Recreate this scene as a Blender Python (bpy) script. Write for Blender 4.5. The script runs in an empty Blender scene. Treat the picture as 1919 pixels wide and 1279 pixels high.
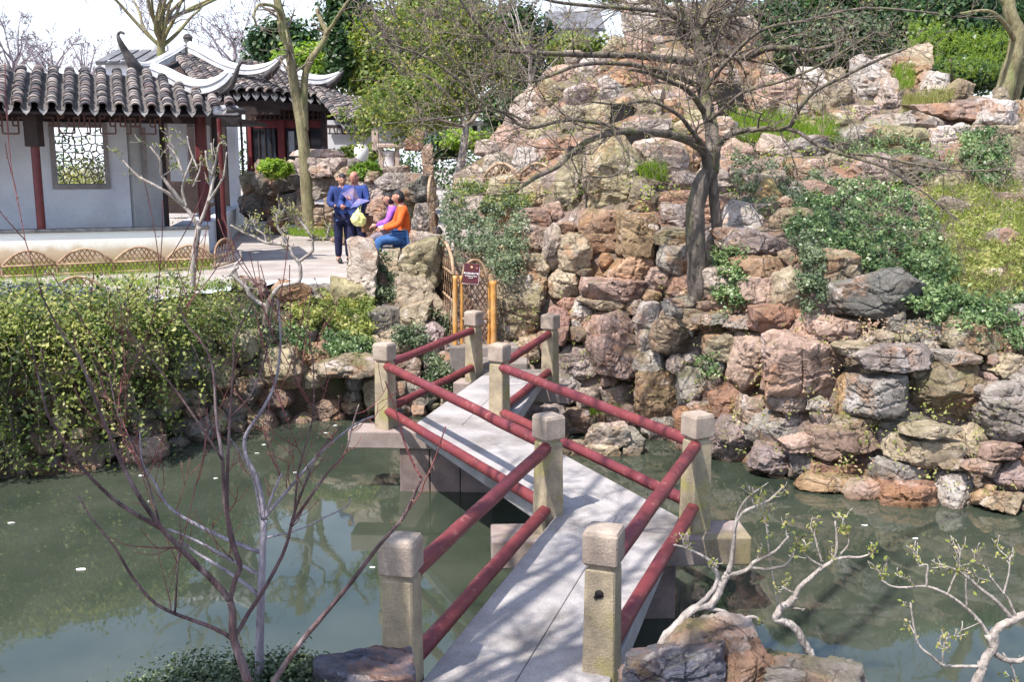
import bpy, bmesh, math, random
import numpy as np
from mathutils import Vector, Matrix
R = math.radians
random.seed(7); rng = np.random.default_rng(7)
SC = bpy.context.scene; COL = SC.collection

# ------------------------------------------------------------------ camera, sky, sun, exposure
FPX = 1866.0; PITCH = R(9.94); CZ = 3.6
cam = bpy.data.objects.new('camera', bpy.data.cameras.new('camera')); COL.objects.link(cam)
cam.location = (0, 0, CZ); cam.rotation_euler = (R(90) - PITCH, 0, 0)
cam.data.sensor_width = 36; cam.data.lens = 36 * FPX / 1919; cam.data.clip_end = 2000; cam.data.clip_start = 0.05
SC.camera = cam
SUN_EL = R(60); SUN_H = Vector((-0.68, -0.73, 0))
SUNV = Vector((SUN_H.x * math.cos(SUN_EL), SUN_H.y * math.cos(SUN_EL), math.sin(SUN_EL)))
w = bpy.data.worlds.new('World'); SC.world = w; w.use_nodes = True
wn = w.node_tree; bg = wn.nodes['Background']
sky = wn.nodes.new('ShaderNodeTexSky'); sky.sky_type = 'NISHITA'; sky.sun_disc = False
sky.sun_elevation = SUN_EL; sky.sun_rotation = math.atan2(SUN_H.x, SUN_H.y)
sky.air_density = 1.1; sky.dust_density = 1.8; sky.ozone_density = 2.2
_tc = wn.nodes.new('ShaderNodeTexCoord'); _sp = wn.nodes.new('ShaderNodeSeparateXYZ'); _rp = wn.nodes.new('ShaderNodeValToRGB'); _mx = wn.nodes.new('ShaderNodeMixRGB')
wn.links.new(_tc.outputs['Generated'], _sp.inputs[0]); wn.links.new(_sp.outputs[2], _rp.inputs[0])
_rp.color_ramp.elements[0].position = .0; _rp.color_ramp.elements[0].color = (.92, .92, .92, 1); _rp.color_ramp.elements[1].position = .42; _rp.color_ramp.elements[1].color = (0, 0, 0, 1)
wn.links.new(_rp.outputs[0], _mx.inputs[0]); wn.links.new(sky.outputs[0], _mx.inputs[1]); _mx.inputs[2].default_value = (5.4, 5.7, 6.3, 1)     # pale spring haze low in the sky, all round
wn.links.new(_mx.outputs[0], bg.inputs[0]); bg.inputs[1].default_value = 0.15
sl = bpy.data.lights.new('sun', 'SUN'); sl.energy = 4.4; sl.angle = R(0.6); sl.color = (1, 0.955, 0.88)
so = bpy.data.objects.new('sun', sl); COL.objects.link(so)
so.rotation_euler = SUNV.to_track_quat('Z', 'Y').to_euler(); so.location = (-20, -15, 40)
SC.view_settings.view_transform = 'Standard'; SC.view_settings.look = 'None'
SC.view_settings.exposure = 0.95; SC.view_settings.gamma = 1.0; SC.view_settings.use_curve_mapping = False
try:
    SC.cycles.max_bounces = 6; SC.cycles.transparent_max_bounces = 4; SC.cycles.caustics_reflective = False; SC.cycles.caustics_refractive = False
except Exception: pass

# ------------------------------------------------------------------ where a pixel of the 1919 x 1279 photograph lies
CP, SP = math.cos(PITCH), math.sin(PITCH)
def ray(x, y):
    u = (x - 959.5) / FPX; v = (639.5 - y) / FPX
    return Vector((u, CP + v * SP, -SP + v * CP))
def P(x, y, Y):
    d = ray(x, y); t = Y / d.y
    return Vector((d.x * t, Y, CZ + d.z * t))
def onz(x, y, z):
    d = ray(x, y); t = (z - CZ) / d.z
    return Vector((d.x * t, d.y * t, z))
def mpp(Y): return Y / FPX * 1.01           # metres per photo pixel at distance Y
def proj(p):
    z = p[2] - CZ; fw = p[1] * CP - z * SP; up = p[1] * SP + z * CP
    return (959.5 + FPX * p[0] / fw, 639.5 - FPX * up / fw)

# ------------------------------------------------------------------ noise
def _h(i, j, k, s):
    n = (i * 374761393 + j * 668265263 + k * 2147483647 + s * 1274126177) & 0xffffffff
    n = ((n ^ (n >> 13)) * 1274126177) & 0xffffffff
    return ((n ^ (n >> 16)) & 0xffff) / 65535.0
def vn(p, s=0):
    p = np.asarray(p, float); i = np.floor(p).astype(np.int64); f = p - i; f = f * f * (3 - 2 * f)
    x, y, z = i[:, 0], i[:, 1], i[:, 2]; fx, fy, fz = f[:, 0], f[:, 1], f[:, 2]
    def L(a, b, t): return a + (b - a) * t
    c = [[_h(x + a, y + b, z + cc, s) for cc in (0, 1)] for a in (0, 1) for b in (0, 1)]
    y0 = [L(c[k][0], c[k][1], fz) for k in range(4)]
    return L(L(y0[0], y0[1], fy), L(y0[2], y0[3], fy), fx) * 2 - 1
def fbm(p, s=0, o=3):
    r = 0; a = 1.0
    for k in range(o): r = r + a * vn(np.asarray(p) * (2.1 ** k), s + k * 17); a *= 0.5
    return r / 1.75

# ------------------------------------------------------------------ objects
def mesh(name, v, f, smooth=False, sharp=None):
    me = bpy.data.meshes.new(name)
    me.from_pydata([tuple(map(float, q)) for q in v] if not isinstance(v, np.ndarray) else v.tolist(), [], f if isinstance(f, list) else f.tolist())
    if smooth or sharp:
        me.shade_smooth()
        if sharp: me.set_sharp_from_angle(angle=R(sharp))
    return me
def tag(o, label=None, cat=None, group=None, kind=None):
    if label: o['label'] = label
    if cat: o['category'] = cat
    if group: o['group'] = group
    if kind: o['kind'] = kind
    return o
def thing(name, loc, label, cat, group=None):
    o = bpy.data.objects.new(name, None); COL.objects.link(o); o.location = loc; o.empty_display_size = .2
    return tag(o, label, cat, group)
_loc = {}
def wl(o):
    l = Vector((0, 0, 0))
    while o is not None: l = l + Vector(o.location); o = o.parent
    return l
def link(name, me, mat=None, parent=None, at=None, kind=None, label=None, color=None):
    """one mesh object; verts in world coordinates unless `at` (its world place) is given"""
    o = bpy.data.objects.new(name, me); COL.objects.link(o)
    if mat is not None and not me.materials:
        for m in (mat if isinstance(mat, (list, tuple)) else [mat]): me.materials.append(m)
    base = wl(parent) if parent else Vector((0, 0, 0))
    if parent: o.parent = parent
    o.location = (Vector(at) if at is not None else Vector((0, 0, 0))) - base
    if kind: o['kind'] = kind
    if label: o['label'] = label
    if color: o.color = (*color, 1)
    return o
class MB:
    def __init__(s): s.v = []; s.f = []; s.mi = []
    def add(s, v, f, mi=0):
        n = len(s.v); s.v += [tuple(q) for q in v]; s.f += [tuple(i + n for i in q) for q in f]; s.mi += [mi] * len(f)
    def box(s, a, b, M=None, mi=0):
        x0, y0, z0 = a; x1, y1, z1 = b
        v = [Vector(q) for q in ((x0, y0, z0), (x1, y0, z0), (x1, y1, z0), (x0, y1, z0), (x0, y0, z1), (x1, y0, z1), (x1, y1, z1), (x0, y1, z1))]
        if M is not None: v = [M @ q for q in v]
        s.add(v, [(0, 3, 2, 1), (4, 5, 6, 7), (0, 1, 5, 4), (1, 2, 6, 5), (2, 3, 7, 6), (3, 0, 4, 7)], mi)
    def bar(s, p, q, w, h=None, up=Vector((0, 0, 1)), mi=0):
        p = Vector(p); q = Vector(q); d = (q - p); L = d.length; d.normalize(); h = h or w
        a = d.cross(up)
        if a.length < 1e-4: a = d.cross(Vector((1, 0, 0)))
        a.normalize(); b = a.cross(d)
        v = [p + a * (sx * w / 2) + b * (sy * h / 2) for sx, sy in ((-1, -1), (1, -1), (1, 1), (-1, 1))]
        v += [c + d * L for c in v]
        s.add(v, [(0, 3, 2, 1), (4, 5, 6, 7), (0, 1, 5, 4), (1, 2, 6, 5), (2, 3, 7, 6), (3, 0, 4, 7)], mi)
    def tube(s, pts, rad, n=8, cap=True, mi=0):
        pts = [Vector(p) for p in pts]
        if not hasattr(rad, '__len__'): rad = [rad] * len(pts)
        up = None; rings = []
        for i, p in enumerate(pts):
            d = (pts[min(i + 1, len(pts) - 1)] - pts[max(i - 1, 0)])
            if d.length < 1e-9: d = Vector((0, 0, 1))
            d.normalize()
            if up is None:
                up = d.cross(Vector((0.3, 0.2, 0.93)))
                if up.length < .05: up = d.cross(Vector((1, 0, 0)))
            a = (up - d * up.dot(d)).normalized(); up = a; b = d.cross(a)
            rings.append([p + (a * math.cos(t) + b * math.sin(t)) * rad[i] for t in (2 * math.pi * k / n for k in range(n))])
        v = [q for r in rings for q in r]; f = []
        for i in range(len(rings) - 1):
            for k in range(n): f.append((i * n + k, i * n + (k + 1) % n, (i + 1) * n + (k + 1) % n, (i + 1) * n + k))
        if cap: f.append(tuple(range(n - 1, -1, -1))); f.append(tuple((len(rings) - 1) * n + k for k in range(n)))
        s.add(v, f, mi)
    def lathe(s, prof, n=16, M=None, mi=0):
        v = [Vector((r * math.cos(2 * math.pi * k / n), r * math.sin(2 * math.pi * k / n), z)) for r, z in prof for k in range(n)]
        if M is not None: v = [M @ q for q in v]
        f = [(i * n + k, i * n + (k + 1) % n, (i + 1) * n + (k + 1) % n, (i + 1) * n + k) for i in range(len(prof) - 1) for k in range(n)]
        f.append(tuple(range(n - 1, -1, -1))); f.append(tuple((len(prof) - 1) * n + k for k in range(n)))
        s.add(v, f, mi)
    def me(s, name, smooth=False, sharp=None):
        m = mesh(name, s.v, s.f, smooth, sharp)
        if any(s.mi): m.polygons.foreach_set('material_index', s.mi)
        return m
    def build(s, name, mat, parent=None, at=None, smooth=False, sharp=None, **k):
        return link(name, s.me(name, smooth, sharp), mat, parent, at, **k)
def bevel(o, w=.01, seg=2):
    m = o.modifiers.new('bevel', 'BEVEL'); m.width = w; m.segments = seg; m.limit_method = 'ANGLE'; m.angle_limit = R(40); return o

# ------------------------------------------------------------------ materials
class NT:
    def __init__(s, name):
        s.m = bpy.data.materials.new(name); s.m.use_nodes = True; s.t = s.m.node_tree
        s.b = s.t.nodes['Principled BSDF']; s.out = s.t.nodes['Material Output']
    def n(s, ty, props=None, **ins):
        nd = s.t.nodes.new('ShaderNode' + ty)
        for k, v in (props or {}).items(): setattr(nd, k, v)
        for k, v in ins.items(): s.set(nd, k, v)
        return nd
    def set(s, nd, k, v):
        key = int(k[1:]) if k[0] == 'i' and k[1:].isdigit() else k.replace('_', ' ')
        inp = nd.inputs[key]
        if hasattr(v, 'bl_rna') and 'NodeSocket' in type(v).__name__: s.t.links.new(v, inp)
        elif isinstance(v, tuple) and len(v) == 3 and inp.type == 'RGBA': inp.default_value = (*v, 1)
        else: inp.default_value = v
    def noise(s, sc, det=5, vec=None, rough=.6, dist=0):
        kw = dict(Scale=sc, Detail=det, Roughness=rough, Distortion=dist)
        if vec is not None: kw['Vector'] = vec
        return s.n('TexNoise', **kw).outputs[0]
    def pos(s, scale=None):
        g = s.n('NewGeometry').outputs['Position']
        if scale: g = s.n('VectorMath', {'operation': 'MULTIPLY'}, i0=g, i1=scale).outputs[0]
        return g
    def ramp(s, fac, stops, interp='LINEAR'):
        r = s.n('ValToRGB', Fac=fac); cr = r.color_ramp; cr.interpolation = interp
        while len(cr.elements) < len(stops): cr.elements.new(.5)
        for e, (p, c) in zip(cr.elements, stops):
            e.position = p; e.color = (*c, 1) if isinstance(c, tuple) else (c, c, c, 1)
        return r.outputs[0]
    def mix(s, fac, a, b, mode='MIX'):
        nd = s.n('MixRGB', {'blend_type': mode}); s.set(nd, 'Fac', fac); s.set(nd, 'Color1', a); s.set(nd, 'Color2', b); return nd.outputs[0]
    def mul(s, a, b):
        nd = s.n('Math', {'operation': 'MULTIPLY'}); s.set(nd, 'i0', a); s.set(nd, 'i1', b); return nd.outputs[0]
    def bump(s, h, st=.5, d=.02, nrm=None):
        kw = dict(Height=h, Strength=st, Distance=d)
        if nrm is not None: kw['Normal'] = nrm
        return s.n('Bump', **kw).outputs[0]
    def fin(s, col=None, rough=.8, bump=None, **k):
        if col is not None: s.set(s.b, 'Base Color', col)
        s.set(s.b, 'Roughness', rough)
        if bump is not None: s.set(s.b, 'Normal', bump)
        for kk, v in k.items(): s.set(s.b, kk, v)
        return s.m
def simple(name, c1, c2, sc=3.0, rough=.8, bs=.4, bd=.01, fine=40, c3=None, stretch=None, lo=.35, hi=.65, spec=.3):
    t = NT(name); v = t.pos(stretch)
    col = t.ramp(t.noise(sc, 6, v), [(lo, c1), (hi, c2)])
    if c3: col = t.mix(t.ramp(t.noise(sc * .45, 5, v), [(.52, 0.), (.66, 1.)]), col, c3)
    f = t.noise(fine, 4, v)
    col = t.mix(.35, col, t.ramp(f, [(.3, .25), (.7, .8)]), 'OVERLAY')
    return t.fin(col, rough, t.bump(f, bs, bd), Specular_IOR_Level=spec)

def rock_mat(name='rock', moss=1.0):
    t = NT(name); p = t.pos(); base = t.n('ObjectInfo').outputs['Color']
    warp = t.n('VectorMath', {'operation': 'MULTIPLY_ADD'}, i0=t.n('TexNoise', Vector=p, Scale=2.2, Detail=5.).outputs['Color'], i1=(.8, .8, .8), i2=p).outputs[0]
    c = t.mix(t.ramp(t.noise(3.2, 10, warp, .72), [(.38, 0.), (.60, 1.)]), t.mix(1., base, (.50, .47, .46), 'MULTIPLY'), base)
    c = t.mix(t.mul(t.ramp(t.noise(1.5, 7, warp, .65), [(.52, 0.), (.62, 1.)]), .6), c, (.34, .17, .085))
    c = t.mix(t.mul(t.ramp(t.noise(3.4, 8, warp, .7), [(.57, 0.), (.66, 1.)]), .55), c, (.66, .58, .56))
    c = t.mix(t.mul(t.ramp(t.noise(2.1, 8, warp, .7, 1.), [(.60, 0.), (.70, 1.)]), .6), c, (.13, .12, .14))
    g = t.n('TexNoise', Vector=p, Scale=17., Detail=10., Roughness=.8).outputs[0]
    c = t.mix(.55, c, t.ramp(g, [(.3, .18), (.7, .85)]), 'OVERLAY')
    vor = t.n('TexVoronoi', {'feature': 'DISTANCE_TO_EDGE'}, Vector=warp, Scale=2.1).outputs['Distance']
    crk = t.ramp(vor, [(.0, .0), (.03, 1.)])
    lay = t.n('TexNoise', Vector=t.n('VectorMath', {'operation': 'MULTIPLY'}, i0=warp, i1=(1.2, 1.2, 7.)).outputs[0], Scale=1.6, Detail=6., Roughness=.6).outputs[0]
    c = t.mix(1., c, t.ramp(vor, [(.0, .38), (.018, 1.)]), 'MULTIPLY')
    geo = t.n('NewGeometry'); sx = t.n('SeparateXYZ', Vector=geo.outputs['Normal']).outputs[2]
    mm = t.mul(t.ramp(sx, [(.25, 0.), (.75, 1.)]), t.ramp(t.noise(2.0, 6, p), [(.50, 0.), (.66, moss * .75)]))
    c = t.mix(mm, c, t.ramp(t.noise(30, 3, p), [(.35, (.06, .06, .02)), (.7, (.20, .19, .07))]))
    pz = t.n('SeparateXYZ', Vector=p).outputs[2]
    wet = t.n('Math', {'operation': 'ADD'}, i0=pz, i1=t.mul(t.noise(3, 3, p), .25)).outputs[0]
    c = t.mix(t.ramp(wet, [(.10, .75), (.24, 0.)]), c, (.15, .08, .035))
    h = t.n('Math', {'operation': 'ADD'}, i0=t.mul(g, .55), i1=t.mul(lay, .9)).outputs[0]
    b1 = t.bump(crk, .7, .02); b2 = t.bump(h, 1., .075, b1)
    return t.fin(c, .82, b2, Specular_IOR_Level=.3)

def leaf_mat(name, stops, trans=.35, rough=.5):
    t = NT(name); a = t.n('Attribute', {'attribute_name': 'rnd'}).outputs['Fac']
    col = t.ramp(a, stops)
    t.set(t.b, 'Base Color', col); t.set(t.b, 'Roughness', rough); t.set(t.b, 'Specular IOR Level', .35)
    tr = t.n('BsdfTranslucent', Color=t.mix(1., col, (1.2, 1.25, .6), 'MULTIPLY'))
    mx = t.n('MixShader', Fac=trans); t.t.links.new(t.b.outputs[0], mx.inputs[1]); t.t.links.new(tr.outputs[0], mx.inputs[2])
    t.t.links.new(mx.outputs[0], t.out.inputs[0]); return t.m

ROCK = rock_mat()
ROCKG = rock_mat('rock_mossy', 1.6)
SOIL = simple('soil', (.05, .035, .022), (.13, .09, .06), 4, .95, .9, .04, 30, (.07, .075, .03))
MORTAR = simple('mortar', (.10, .075, .06), (.34, .27, .25), 3.5, .95, .9, .03, 22, (.05, .04, .035))
def bark(n, a, b, c=None, sc=9): return simple(n, a, b, sc, .9, 1., .03, 34, c, (1, 1, .3))
BARK_D = bark('bark_dark', (.05, .042, .036), (.19, .155, .13), (.13, .13, .06))
BARK_M = bark('bark_mossy', (.13, .11, .06), (.26, .23, .13), (.17, .19, .07))
BARK_G = bark('bark_grey', (.20, .17, .15), (.42, .37, .34), None, 14)
BARK_P = bark('bark_plum', (.05, .034, .038), (.16, .095, .095), (.22, .17, .175), 16)
BARK_V = bark('bark_violet_grey', (.17, .15, .18), (.33, .30, .34), None, 18)
TWIG_R = bark('twig_red', (.14, .045, .05), (.26, .10, .09), None, 12)
TWIG_B = bark('twig_brown', (.11, .085, .07), (.25, .20, .165), None, 12)
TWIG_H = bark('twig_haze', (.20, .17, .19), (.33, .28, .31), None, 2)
IVY = leaf_mat('ivy_leaf', [(0, (.016, .032, .014)), (.45, (.05, .095, .035)), (.8, (.13, .20, .07)), (1, (.30, .36, .18))], .2, .35)
IVY2 = leaf_mat('ivy_leaf_dusty', [(0, (.02, .035, .018)), (.5, (.06, .09, .045)), (1, (.20, .24, .13))], .2, .4)
JAS = leaf_mat('jasmine_leaf', [(0, (.03, .055, .015)), (.3, (.11, .16, .04)), (.65, (.28, .32, .085)), (1, (.50, .47, .19))], .45)
EVER = leaf_mat('evergreen_leaf', [(0, (.008, .022, .010)), (.5, (.03, .07, .025)), (.85, (.08, .14, .04)), (1, (.18, .23, .09))], .25, .4)
OLIVE = leaf_mat('olive_leaf', [(0, (.04, .07, .015)), (.5, (.15, .21, .045)), (.85, (.30, .33, .09)), (1, (.42, .32, .10))], .45)
LIME = leaf_mat('lime_leaf', [(0, (.07, .13, .012)), (.5, (.18, .30, .03)), (1, (.38, .45, .07))], .4)
YELG = leaf_mat('yellow_leaf', [(0, (.10, .12, .03)), (.5, (.28, .29, .09)), (1, (.52, .48, .24))], .4)
GREYL = leaf_mat('grey_leaf', [(0, (.015, .022, .025)), (.6, (.06, .08, .08)), (1, (.14, .17, .16))], .1)
BUD = leaf_mat('bud', [(0, (.16, .18, .04)), (.6, (.30, .34, .08)), (1, (.45, .36, .16))], .4)
BUDR = leaf_mat('bud_red', [(0, (.20, .07, .07)), (.7, (.38, .20, .13)), (1, (.5, .45, .25))], .3)
DEADL = leaf_mat('dead_leaf', [(0, (.16, .09, .05)), (.5, (.32, .20, .13)), (1, (.50, .36, .27))], .2)
GRANITE = simple('post_granite', (.24, .195, .14), (.38, .31, .21), 7, .88, .9, .006, 90, (.27, .24, .085))
CAPST = simple('cap_granite', (.24, .19, .155), (.37, .30, .245), 7, .88, .9, .006, 90)
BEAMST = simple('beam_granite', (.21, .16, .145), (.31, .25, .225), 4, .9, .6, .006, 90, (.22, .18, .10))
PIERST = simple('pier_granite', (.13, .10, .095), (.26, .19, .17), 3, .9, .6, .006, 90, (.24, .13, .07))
DECK = simple('deck_concrete', (.25, .23, .228), (.35, .325, .32), 2.6, .88, .55, .005, 90, (.185, .165, .155))
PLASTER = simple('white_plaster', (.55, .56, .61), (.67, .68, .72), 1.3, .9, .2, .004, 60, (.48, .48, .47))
SLATE = simple('slate_coping', (.07, .07, .08), (.15, .15, .16), 6, .8, .4, .006, 60)
RIDGEW = simple('lime_ridge', (.40, .40, .42), (.62, .62, .62), 2.2, .9, .3, .006, 50, (.30, .30, .33))
WOODR = simple('red_lacquer', (.085, .014, .018), (.14, .028, .028), 3, .45, .2, .002, 70, spec=.4)
WOODD = simple('dark_wood', (.02, .014, .014), (.045, .028, .026), 4, .7, .3, .003, 60)
WOODR2 = simple('fretwork_brown', (.08, .04, .035), (.13, .07, .06), 4, .7, .3, .003, 60)
HORN = simple('horn_tip_dark', (.04, .035, .035), (.09, .08, .08), 6, .8, .4, .01, 50)
BAMB = simple('bamboo_orange', (.40, .17, .035), (.54, .28, .075), 7, .45, .3, .003, 50, (.50, .36, .20), (1, 1, .3), spec=.45)
BAMD = simple('bamboo_weathered', (.24, .15, .09), (.42, .30, .20), 7, .7, .3, .003, 70, (.16, .08, .05))
BAMS = simple('bamboo_slat_brown', (.13, .065, .035), (.26, .15, .09), 9, .7, .3, .003, 70, (.38, .28, .19))
PAVE = simple('pebble_path', (.25, .22, .20), (.37, .33, .31), 1.2, .95, .9, .012, 28, (.29, .24, .22))
WHITE = simple('white_porcelain', (.66, .65, .62), (.78, .77, .74), 4, .4, .1, .002, 30)
GLASS = NT('dark_window_glass').fin((.03, .035, .045), .06, Specular_IOR_Level=.8)
def rail_mat():
    t = NT('red_rail_paint'); p = t.pos()
    c = t.ramp(t.noise(4, 6, p), [(.3, (.115, .022, .026)), (.7, (.18, .036, .038))])
    c = t.mix(t.mul(t.ramp(t.noise(14, 8, p, .75), [(.57, 0.), (.64, 1.)]), .6), c, (.34, .16, .14))
    c = t.mix(t.mul(t.ramp(t.noise(2.2, 4, p), [(.50, 0.), (.66, 1.)]), .45), c, (.13, .028, .05))
    return t.fin(c, .55, t.bump(t.noise(60, 4, p), .25, .003), Specular_IOR_Level=.35)
RAIL = rail_mat()
def tile_mat():
    t = NT('roof_tile_clay'); c = t.n('ObjectInfo').outputs['Color']; p = t.pos()
    f = t.noise(20, 6, p, .7)
    c = t.mix(.6, c, t.ramp(f, [(.3, .2), (.7, .8)]), 'OVERLAY')
    c = t.mix(t.mul(t.ramp(t.noise(5, 5, p), [(.56, 0.), (.66, 1.)]), .4), c, (.34, .31, .30))
    return t.fin(c, .85, t.bump(f, .4, .006), Specular_IOR_Level=.3)
TILE = tile_mat()
def water_mat():
    t = NT('pond_water'); p = t.pos((1, 1, 1))
    col = t.ramp(t.noise(.55, 5, p, .6), [(.32, (.022, .032, .022)), (.7, (.058, .066, .048))])
    b = t.bump(t.noise(1.6, 3, t.pos((1, .55, 1)), .5), .035, .05)
    b = t.bump(t.noise(7.5, 2, t.pos((1, .7, 1)), .5), .02, .02, b)
    return t.fin(col, .03, b, IOR=1.6, Specular_IOR_Level=.5)
WATER = water_mat()
def cloth(n, a, b): return simple(n, a, b, 8, .85, .3, .004, 60)

# ------------------------------------------------------------------ foliage
def quads(name, C, N, size, mat, parent=None, rnd=None, asp=.55, **k):
    """leaf-sized folded quads at C, facing N"""
    C = np.asarray(C, float); n = len(C); size = np.broadcast_to(size, n)[:, None]
    N = N / (np.linalg.norm(N, axis=1, keepdims=True) + 1e-9)
    T = rng.normal(size=(n, 3)); T -= (T * N).sum(1, keepdims=True) * N; T /= np.linalg.norm(T, axis=1, keepdims=True) + 1e-9
    B = np.cross(N, T)
    v = np.empty((n, 4, 3)); v[:, 0] = C - T * size; v[:, 1] = C + B * size * asp + N * size * .18; v[:, 2] = C + T * size; v[:, 3] = C - B * size * asp + N * size * .18
    me = bpy.data.meshes.new(name); me.vertices.add(n * 4); me.vertices.foreach_set('co', v.ravel())
    me.loops.add(n * 4); me.loops.foreach_set('vertex_index', np.arange(n * 4, dtype=np.int32))
    me.polygons.add(n); me.polygons.foreach_set('loop_start', np.arange(0, n * 4, 4, dtype=np.int32))
    me.update(calc_edges=True)
    if rnd is None: rnd = rng.random(n)
    at = me.attributes.new('rnd', 'FLOAT', 'POINT'); at.data.foreach_set('value', np.repeat(np.clip(rnd, 0, 1), 4).astype(np.float32))
    return link(name, me, mat, parent, **k)
def clumps(c, rad, n_cl, per, spread=.32, shell=.55, flat=1.0):
    """points in leaf clumps spread through an ellipsoid"""
    c = np.array(c, float); rad = np.array(rad, float)
    d = rng.normal(size=(n_cl, 3)); d /= np.linalg.norm(d, axis=1, keepdims=True)
    r = (shell + (1 - shell) * rng.random(n_cl))[:, None] * (1 + .22 * fbm(d * 1.7 + c * .3, 5))[:, None]
    cc = d * r
    sz = spread * (.55 + .9 * rng.random(n_cl))
    pts = cc[:, None, :] + rng.normal(size=(n_cl, per, 3)) * sz[:, None, None] * .5
    br = np.repeat(rng.random(n_cl) * .5, per) + rng.random(n_cl * per) * .55
    pts = pts.reshape(-1, 3); out = pts / (np.linalg.norm(pts, axis=1, keepdims=True) + 1e-6)
    nr = out + rng.normal(size=out.shape) * .7 + np.array([0, 0, .5])
    return c + pts * rad * flat, nr, br

# ------------------------------------------------------------------ wood
def smooth(pts, rad, k=4):
    """Catmull-Rom through points"""
    pts = [Vector(p) for p in pts]; n = len(pts)
    if n < 3: return pts, list(rad)
    o = []; ro = []
    for i in range(n - 1):
        p0 = pts[max(i - 1, 0)]; p1 = pts[i]; p2 = pts[i + 1]; p3 = pts[min(i + 2, n - 1)]
        for j in range(k):
            t = j / k
            o.append(.5 * ((2 * p1) + (p2 - p0) * t + (2 * p0 - 5 * p1 + 4 * p2 - p3) * t * t + (3 * p1 - p0 - 3 * p2 + p3) * t ** 3))
            ro.append(rad[i] + (rad[i + 1] - rad[i]) * t)
    o.append(pts[-1]); ro.append(rad[-1]); return o, ro
def limb(px, r0, r1, jit=.0):
    """px: list of (x, y, Y); radii in photo pixels -> smoothed world path with radii"""
    n = len(px); pts = [P(*q) for q in px]
    L = [0]
    for a, b in zip(pts, pts[1:]): L.append(L[-1] + (b - a).length)
    rad = [max(.0028, (r0 + (r1 - r0) * (l / L[-1])) * mpp(q[2])) for l, q in zip(L, px)]
    o, ro = smooth(pts, rad)
    if jit:
        for i in range(1, len(o) - 1): o[i] = o[i] + Vector(rng.normal(size=3)) * ro[i] * jit
    return o, ro
def twig(start, d, L, r, out, depth, up=.15, wob=.35, nseg=6, kids=3, leafpts=None, kl=.55, rmin=.003):
    pts = [Vector(start)]; d = Vector(d).normalized(); seg = L / nseg
    for i in range(nseg):
        d = (d + Vector(rng.normal(size=3)) * wob * .5 + Vector((0, 0, up * .4))).normalized()
        pts.append(pts[-1] + d * seg)
    rad = [max(rmin, r * (1 - .75 * i / nseg)) for i in range(nseg + 1)]
    out.append((pts, rad))
    if leafpts is not None and depth <= 1: leafpts += [tuple(q) for q in pts[1:]]
    if depth > 0:
        for k in range(kids):
            i = int(rng.integers(1, nseg)); dd = (pts[i + 1] - pts[i]).normalized()
            side = Vector(rng.normal(size=3)); side = (side - dd * side.dot(dd)).normalized()
            twig(pts[i], dd * .75 + side * .8, L * kl * (.6 + .7 * rng.random()), rad[i] * .6, out, depth - 1, up, wob, max(3, nseg - 1), kids, leafpts, kl, rmin)
def sprout(limbs, n, L, out, depth=2, up=.15, wob=.35, kids=3, leafpts=None, lo=.15, spreadup=0, rf=.45, flat=1., rmin=.003):
    for _ in range(n):
        pts, rad = limbs[int(rng.integers(len(limbs)))]
        i = int(len(pts) * (lo + (1 - lo) * rng.random() ** .8)); i = min(max(i, 1), len(pts) - 2)
        dd = (pts[i + 1] - pts[i - 1]).normalized(); s = Vector(rng.normal(size=3)); s.z *= flat; s = (s - dd * s.dot(dd)).normalized()
        twig(pts[i], dd * .6 + s * .9 + Vector((0, 0, spreadup)), L * (.5 + rng.random()), max(rmin, rad[i] * rf), out, depth, up, wob, 6, kids, leafpts, rmin=rmin)
def wood(name, limbs, mat, parent, n=6, **k):
    if name in ('limb', 'branch', 'trunk') and len(limbs) > 1: return [wood(name, [q], mat, parent, n, **k) for q in limbs][0]
    b = MB()
    for pts, rad in limbs: b.tube(pts, rad, n, cap=len(limbs) < 200)
    return b.build(name, mat, parent, smooth=True, **k)

# ------------------------------------------------------------------ stones
_ico = {}
def ico(s):
    if s not in _ico:
        bm = bmesh.new(); bmesh.ops.create_icosphere(bm, subdivisions=s, radius=1)
        _ico[s] = (np.array([v.co[:] for v in bm.verts]), [tuple(v.index for v in f.verts) for f in bm.faces]); bm.free()
    return _ico[s]
def stone_verts(planes, size, sub, seed, amp=1.0, pw=80):
    D, F = ico(sub); N = np.array([p[0] for p in planes], float); N /= np.linalg.norm(N, axis=1, keepdims=True)
    H = np.array([max(p[1], .02 * size) for p in planes])
    M = np.maximum(D @ N.T, 0) / H; r = (M ** pw).sum(1) ** (-1 / pw)
    V = D * r[:, None]; o = seed * 7.31
    rd = 1 - np.abs(fbm(V / size * 1.9 + o, seed, 3)) * 2
    st = np.abs(((V[:, 2] / size * 3.3 + vn(V / size * 1.5 + o, seed + 3) * .9) % 1) - .5) * 2
    disp = size * amp * (.030 * rd + .016 * vn(V / size * 3.6 + o, seed + 9) + .013 * vn(V / size * 9 + o, seed + 5) - .030 * (st < .2) + .022 * np.sign(vn(V / size * 1.7 + o, seed + 21)) + .018 * np.sign(vn(V / size * 4.3 + o, seed + 31)) - .05 * (np.abs(vn(V / size * 2.3 + o, seed + 41)) < .045))
    return V + D * disp[:, None], F
PAL = dict(pk=(.46, .315, .26), pp=(.41, .325, .315), wh=(.64, .58, .54), pl=(.54, .445, .385), br=(.32, .22, .16), tn=(.47, .38, .265),
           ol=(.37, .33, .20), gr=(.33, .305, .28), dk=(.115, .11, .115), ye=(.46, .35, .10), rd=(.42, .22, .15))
PAL['or'] = (.48, .295, .165)
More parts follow.
